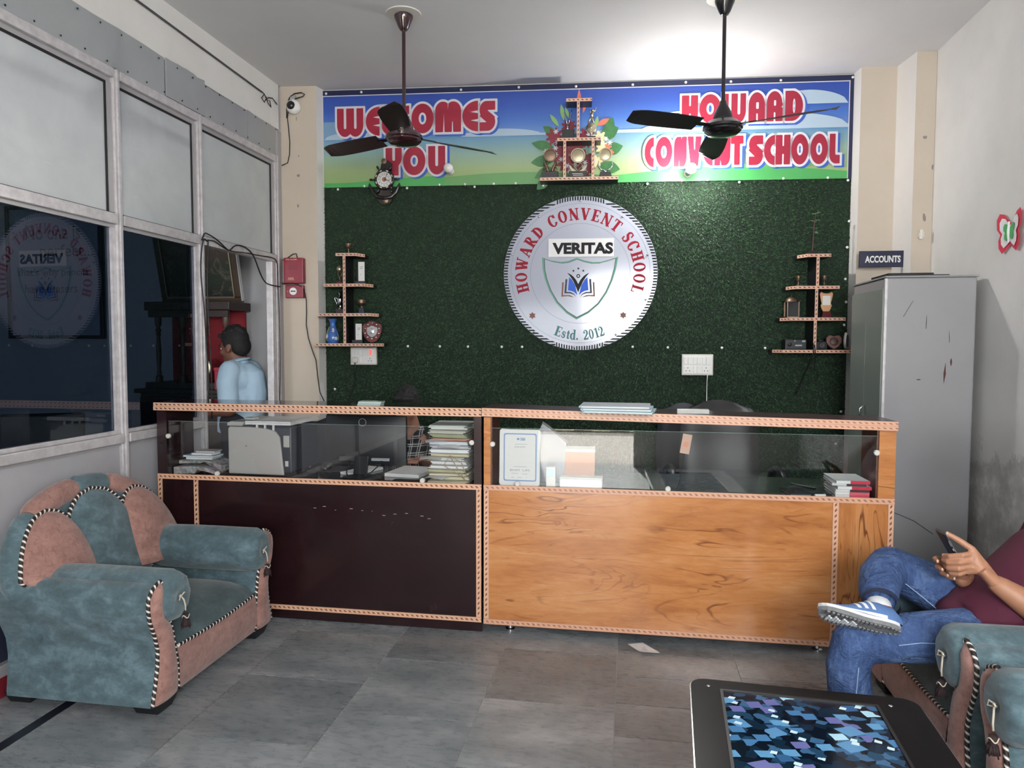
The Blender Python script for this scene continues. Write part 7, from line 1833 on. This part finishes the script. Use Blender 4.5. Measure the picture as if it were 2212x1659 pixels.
B.limb([(-2.845,4.91,.80),(-2.84,4.91,.95),(-2.825,4.91,1.10),(-2.835,4.905,1.24),(-2.845,4.905,1.30)], [(.135,.175),(.135,.175),(.135,.185),(.110,.175),(.075,.10)], 20)
B.ball((-2.815,4.905,1.19), (.115,.185,.13)); B.ball((-2.82,4.905,1.05), (.13,.18,.14)); B.limb([(-2.845,4.80,1.285),(-2.845,5.01,1.285)], [.058,.058])
for s in (-1,1): B.limb([(-2.835,4.905+s*.15,1.265),(-2.825,4.905+s*.205,1.18),(-2.81,4.905+s*.215,1.03)], [.075,.072,.070])
B.fuse('shirt', M['shirt_blue'], t, .010, 3, PB2)
b = MB(); b.M = Matrix.Translation(-Vector(PB2))
b.tube([(-2.865+.078*math.cos(a), 4.905+.082*math.sin(a), 1.322+.024*math.cos(a)+.006) for a in np.linspace(0, 2*PI, 30)[:-1]], [(.026,.008)]*29, 8, closed=True); b.build('collar', M['shirt_blue'], t, smooth=True)
B = Body(); B.limb([(-2.845,4.85,.87),(-2.845,4.97,.87)], [.125,.125])
for s in (-1,1): B.limb([(-2.845,4.91+s*.085,.86),(-2.85,4.91+s*.095,.5),(-2.84,4.91+s*.10,.06)], [.098,.08,.072])
B.fuse('trousers', M['trouser'], t, .014, 2, PB2)
for s in (-1,1):
    B = Body(); B.limb([(-2.80,4.91+s*.10,.045),(-2.90,4.91+s*.10,.04),(-3.03,4.91+s*.10,.03)], [.042,.04,.030]); B.fuse('shoe', M['black'], t, .010, 2, PB2)

# ---------------------------------------------------------------- man in a checked shirt seated behind the left counter
PB3 = (-1.375, 4.45, 0)
t = thing('person', 'person in a black and white checked shirt seated behind the monitor', 'person', PB3, 0)
HM = head_matrix((-1.402, 4.40, 1.045), (.06, -1), .30, .95)
B = Body()
B.limb([(-1.375,4.50,.58),(-1.375,4.49,.68),(-1.375,4.46,.80)], [(.14,.10),(.15,.105),(.16,.10)]); B.limb([(-1.375,4.46,.80),(-1.385,4.44,.91),(-1.398,4.42,.985)], [.085,.060,.056]); add_head(B, HM)
for s in (-1,1):
    sh_ = (-1.375+s*.185, 4.46, .80); el = (-1.375+s*.23, 4.35, .66); wr = (-1.375+s*.16, 4.10, .772)
    B.limb([sh_, el], [.055,.045]); B.limb([el, wr], [.045,.030]); hd = (wr[0]-s*.02, wr[1]-.06, wr[2]+.004); B.limb([wr, hd], [(.03,.016),(.036,.015)])
    for k_ in range(4):
        o_ = (k_-1.5)*.018; B.limb([(hd[0]+o_, hd[1]-.02, hd[2]), (hd[0]+o_*1.1, hd[1]-.055, hd[2]+.002), (hd[0]+o_*1.1, hd[1]-.078+abs(o_)*.4, hd[2]-.010)], [.0095,.0088,.0072], 8)
    B.limb([(hd[0]-s*.028, hd[1]+.035, hd[2]), (hd[0]-s*.052, hd[1]+.008, hd[2]), (hd[0]-s*.058, hd[1]-.018, hd[2]-.004)], [.012,.0105,.008], 8)
B.fuse('body', M['skin3'], t, .0095, 2, PB3); head_parts(t, HM, base=PB3)
B = Body()
B.limb([(-1.375,4.50,.56),(-1.375,4.49,.66),(-1.375,4.47,.78),(-1.375,4.46,.86)], [(.175,.13),(.185,.135),(.185,.115),(.10,.07)], 20)
for s in (-1,1): B.limb([(-1.375+s*.15,4.46,.835),(-1.375+s*.205,4.43,.76),(-1.375+s*.235,4.35,.66),(-1.375+s*.20,4.22,.715)], [.062,.066,.062,.050])
B.fuse('shirt', M['plaid'], t, .010, 2, PB3)
b = MB(); b.M = Matrix.Translation(-Vector(PB3))
for s in (-1,1): b.tube([(-1.382+s*.004,4.352,.805),(-1.385+s*.045,4.372,.868),(-1.388+s*.075,4.43,.905),(-1.388+s*.05,4.50,.925),(-1.388,4.52,.93)], [(.008,.014),(.010,.024),(.010,.024),(.010,.022),(.010,.022)], 8)
b.build('collar', M['plaid'], t, smooth=True)
B = Body(); B.limb([(-1.45,4.50,.60),(-1.30,4.50,.60)], [.11,.11])
for s in (-1,1): B.limb([(-1.375+s*.09,4.48,.585),(-1.375+s*.12,4.12,.565)], [.088,.075]); B.limb([(-1.375+s*.12,4.12,.565),(-1.375+s*.12,4.14,.08)], [.078,.062])
B.fuse('trousers', M['trouser'], t, .014, 2, PB3)
for s in (-1,1):
    B = Body(); B.limb([(-1.375+s*.12,4.17,.045),(-1.375+s*.125,4.08,.04),(-1.375+s*.13,3.95,.03)], [.040,.038,.028]); B.fuse('shoe', M['black'], t, .010, 2, PB3)
office_chair(-1.375, 4.62, PI, M['leather'], 'black office chair under the man in the checked shirt', .82, .16)
# ================================================================== ROOM BEYOND THE PARTITION
t = thing('framed_picture', 'large dark painting in a carved frame above the shrine, tilted forward', 'picture', (-3.53, 5.56, 1.80), 0)
PT = Matrix.Rotation(.22, 4, 'X')
def pbx(name, m, par, *d, bev=.0): b = MB(); b.M = PT; b.box(*d); return b.build(name, m, par, bevel=bev)
M['frame_wood'] = mat('dark_carved_frame', srgb(86,66,48), .4, noise=(50, srgb(56,40,30), .7))
mp_ = mat('dark_landscape_paint', srgb(40,46,36), .35); k = NT(mp_); v, x, y, z = k.xyz('Object')
nz_ = k.noise(v, 5, 5, .65, 1.0); zz_n = k.math('ADD', z, k.math('MULTIPLY', k.math('SUBTRACT', nz_, .5), .35))
k.l(k.mix(k.ramp(k.noise(v, 9, 5, .7, 2.0), [(.54, (0,0,0,1)), (.68, (.8,.8,.8,1))]), k.ramp(zz_n, [(.05, srgb(30,34,26)), (.28, srgb(44,54,36)), (.36, srgb(74,62,50)), (.6, srgb(96,78,64))]), srgb(120,108,94)), k.b.inputs['Base Color'])
pbx('painting', mp_, t, -.30,.30,-.030,-.012,.06,.66)
for d in ((-.36,.36,-.045,0,0,.05),(-.36,.36,-.045,0,.67,.72),(-.36,-.305,-.045,0,.0505,.6695),(.305,.36,-.045,0,.0505,.6695)): pbx('frame_bar', M['frame_wood'], t, *d, bev=.008)
for d in ((-.306,.306,-.048,-.0455,.046,.056),(-.306,.306,-.048,-.0455,.664,.674),(-.308,-.298,-.048,-.0455,.0565,.6635),(.298,.308,-.048,-.0455,.0565,.6635)): pbx('gilt_slip', M['brass'], t, *d)
pbx('painted_edge_light', M['white'], t, .3605,.366,-.040,-.002,.02,.42)  # white strip added to paint light along the frame's side edge
# shrine with turned columns on a cupboard
M['shrine'] = mat('dark_stained_wood', srgb(58,42,36), .4, noise=(20, srgb(42,30,26), .7))
t = thing('shrine_cupboard', 'dark low cupboard carrying the small wooden shrine', 'cupboard', (-3.45, 5.40, 0), 0)
bxp('body', M['shrine'], t, -.46,.34,-.16,.20,.05,1.06,.004); bxp('top', M['shrine'], t, -.49,.36,-.20,.20,1.0605,1.095,.004); bxp('plinth', M['black'], t, -.44,.32,-.14,.20,0,.0495,0)
for s in (-.455, -.055): bxp('door', M['shrine'], t, s,s+.39,-.175,-.1605,.08,1.03,.004)
t = thing('home_shrine', 'small wooden shrine with turned columns and a red back cloth', 'shrine', (-3.45, 5.42, 1.0955), 0)
bxp('base', M['shrine'], t, -.43,.32,-.16,.16,0,.05,.003); bxp('canopy', M['shrine'], t, -.42,.325,-.17,.16,.63,.70,.006); bxp('lintel', M['shrine'], t, -.40,.30,-.15,-.12,.575,.6295,.003)
bxp('red_cloth', mat('red_cloth', srgb(140,34,44), .8, bump=(14,.5,.02)), t, -.38,.29,.13,.15,.0505,.6295)
for xx in (-.32, -.10, .095, .275):
    b = MB(); b.lathe([(.0001,0),(.028,0),(.028,.05),(.016,.06),(.020,.08),(.014,.10),(.019,.18),(.021,.26),(.016,.34),(.013,.37),(.022,.385),(.015,.40),(.024,.42),(.015,.44),(.020,.455),(.026,.47),(.026,.524),(.0001,.5245)], 16, (xx,-.135,.0503)); b.build('turned_column', mat('turned_brown_wood', srgb(96,72,60), .4), t, smooth=True, angle=.7)
t = thing('brass_lamp', 'pale round metal emblem standing in the shrine', 'ornament', (-3.46, 5.40, 1.1462), 0)
lat('disc', [(.0001,-.006),(.075,-.006),(.080,0),(.070,.006),(.045,.004),(.040,.012),(.0001,.016)], M['brass'], t, 24, (0,0,.115), 'y'); bxp('foot', M['bronze'], t, -.05,.05,-.03,.03,0,.036,.004)
t = thing('idol_figure', 'small pale blue seated figure inside the shrine', 'figurine', (-3.27, 5.44, 1.1462), 0)
B = Body(); B.ball((0,0,.03), (.055,.04,.028)).ball((0,0,.09), (.034,.028,.05)).ball((0,-.004,.155), (.022,.022,.026)); B.limb([(-.03,0,.115),(-.055,-.012,.075),(-.03,-.03,.05)], [.012,.011,.010], 8); B.limb([(.03,0,.115),(.055,-.012,.075),(.03,-.03,.05)], [.012,.011,.010], 8)
B.fuse('figure', mat('painted_plaster', srgb(150,160,176), .5), t, .006, 2); b = MB(); b.lathe([(.0001,.172),(.020,.172),(.014,.195),(.004,.215),(.0001,.216)], 12); b.build('crown', M['brass'], t, smooth=True)
t = thing('gift_box', 'bright magenta box on the cupboard beside the standing man', 'box', (-3.165, 5.262, 1.0955), .1)
bxp('body', M['pink_red'], t, -.075,.075,-.05,.05,0,.15,.002); bxp('lid', M['pink_red'], t, -.078,.078,-.053,.053,.1505,.175,.002)
# slogan board seen through the tinted glass
t = thing('slogan_board', 'framed slogan board on the far wall seen through the tinted glass', 'poster', (-4.97, 5.60, 1.50), 0)
bxp('board', mat('pale_board', srgb(150,160,172), .5), t, -.44,.44,-.012,0,.03,1.13); 
for d in ((-.47,.47,-.03,0,0,.0295),(-.47,.47,-.03,0,1.1305,1.16),(-.47,-.4405,-.03,0,.03,1.13),(.4405,.47,-.03,0,.03,1.13)): bxp('frame_bar', M['navy'], t, *d)
b = MB()
for (tx, x0, z0, w, h) in (('No one is', -.28,.86,.54,.13), ('perfect...', -.14,.68,.52,.14), ("that's why pencils", -.37,.53,.70,.085), ('have erasers', -.30,.40,.52,.075)): font_mesh(b, tx, w, h, lambda x, y, x0=x0, z0=z0: (x0+x, -.0128, z0+y), .01)
b.build('slogan_lettering', mat('teal_navy_ink', srgb(20,46,70), .5), t)
t = thing('meeting_chair', 'dark padded chair standing in the room beyond the tinted glass', 'chair', (-3.75, 3.95, 0), .5)
bxp('seat', M['leather'], t, -.25,.25,-.25,.25,.42,.50,.02); b = MB(); b.M = Matrix.Rotation(-.12, 4, 'X'); b.box(-.25,.25,.22,.28,.52,1.02); b.build('backrest', M['leather'], t, bevel=.02)
for (x, y) in ((-.22,-.22),(.22,-.22),(-.22,.22),(.22,.22)): b = MB(); b.tube([(x,y,0),(x*.95,y*.95,.42)], .014, 8); b.build('leg', M['black'], t)
# unseen fill light added for that room; the wall behind it has no window
area('side_room_fill', (-4.4, -1.62, 1.6), 1.6, 1.2, 80, (.95,.98,1.0), (-4.0, 4.0, 1.4))
# ------------------------------------------------ loose cables on the partition
def cab(name, pts, r, label, x=XP+.030): 
    b = MB(); P = []
    for i, (y, z) in enumerate(pts): P.append((x+.004*math.sin(i*2.1), y, z))
    for _ in range(2):                       # soften the corners
        Q_ = [P[0]]
        for a, c in zip(P[:-1], P[1:]):
            a, c = Vector(a), Vector(c); Q_ += [tuple(a*.75+c*.25), tuple(a*.25+c*.75)]
        P = Q_+[P[-1]]
    b.tube(P, r, 6); return tag(b.build(name, M['cable'], smooth=True), label, 'cable')
cab('network_cable', [(3.99,2.07),(3.95,2.085),(3.935,2.0),(3.915,1.88),(3.94,1.70),(3.972,1.41),(3.982,1.21),(3.955,1.10)], .0042, 'black cable hanging down the second partition post in two bends')
cab('network_cable', [(3.995,2.075),(3.985,1.95),(3.979,1.85),(3.99,1.50),(3.999,1.29),(4.004,1.0)], .0042, 'black cable running straight down the second partition post', XP+.034)
cab('network_cable', [(3.945,2.07),(3.965,2.115),(4.01,2.118),(4.11,2.095),(4.20,2.052),(4.25,2.045),(4.31,2.093),(4.405,2.097),(4.50,2.078),(4.55,2.04),(4.62,1.93),(4.70,1.88),(4.78,1.872),(4.90,1.872)], .0045, 'black cable looping along the transom towards the red alarm', XP+.026)
cab('network_cable', [(4.011,2.080),(4.08,2.085),(4.18,2.058),(4.28,2.045),(4.43,2.058),(4.62,2.062),(4.80,2.072),(4.87,2.055),(4.888,1.94),(4.895,1.60),(4.89,1.3),(4.886,1.0)], .0038, 'thin black cable along the transom and down the end post', XP+.022)
# bottom-left corner: small white socket-like stops on the counter are part of the counter glass clips
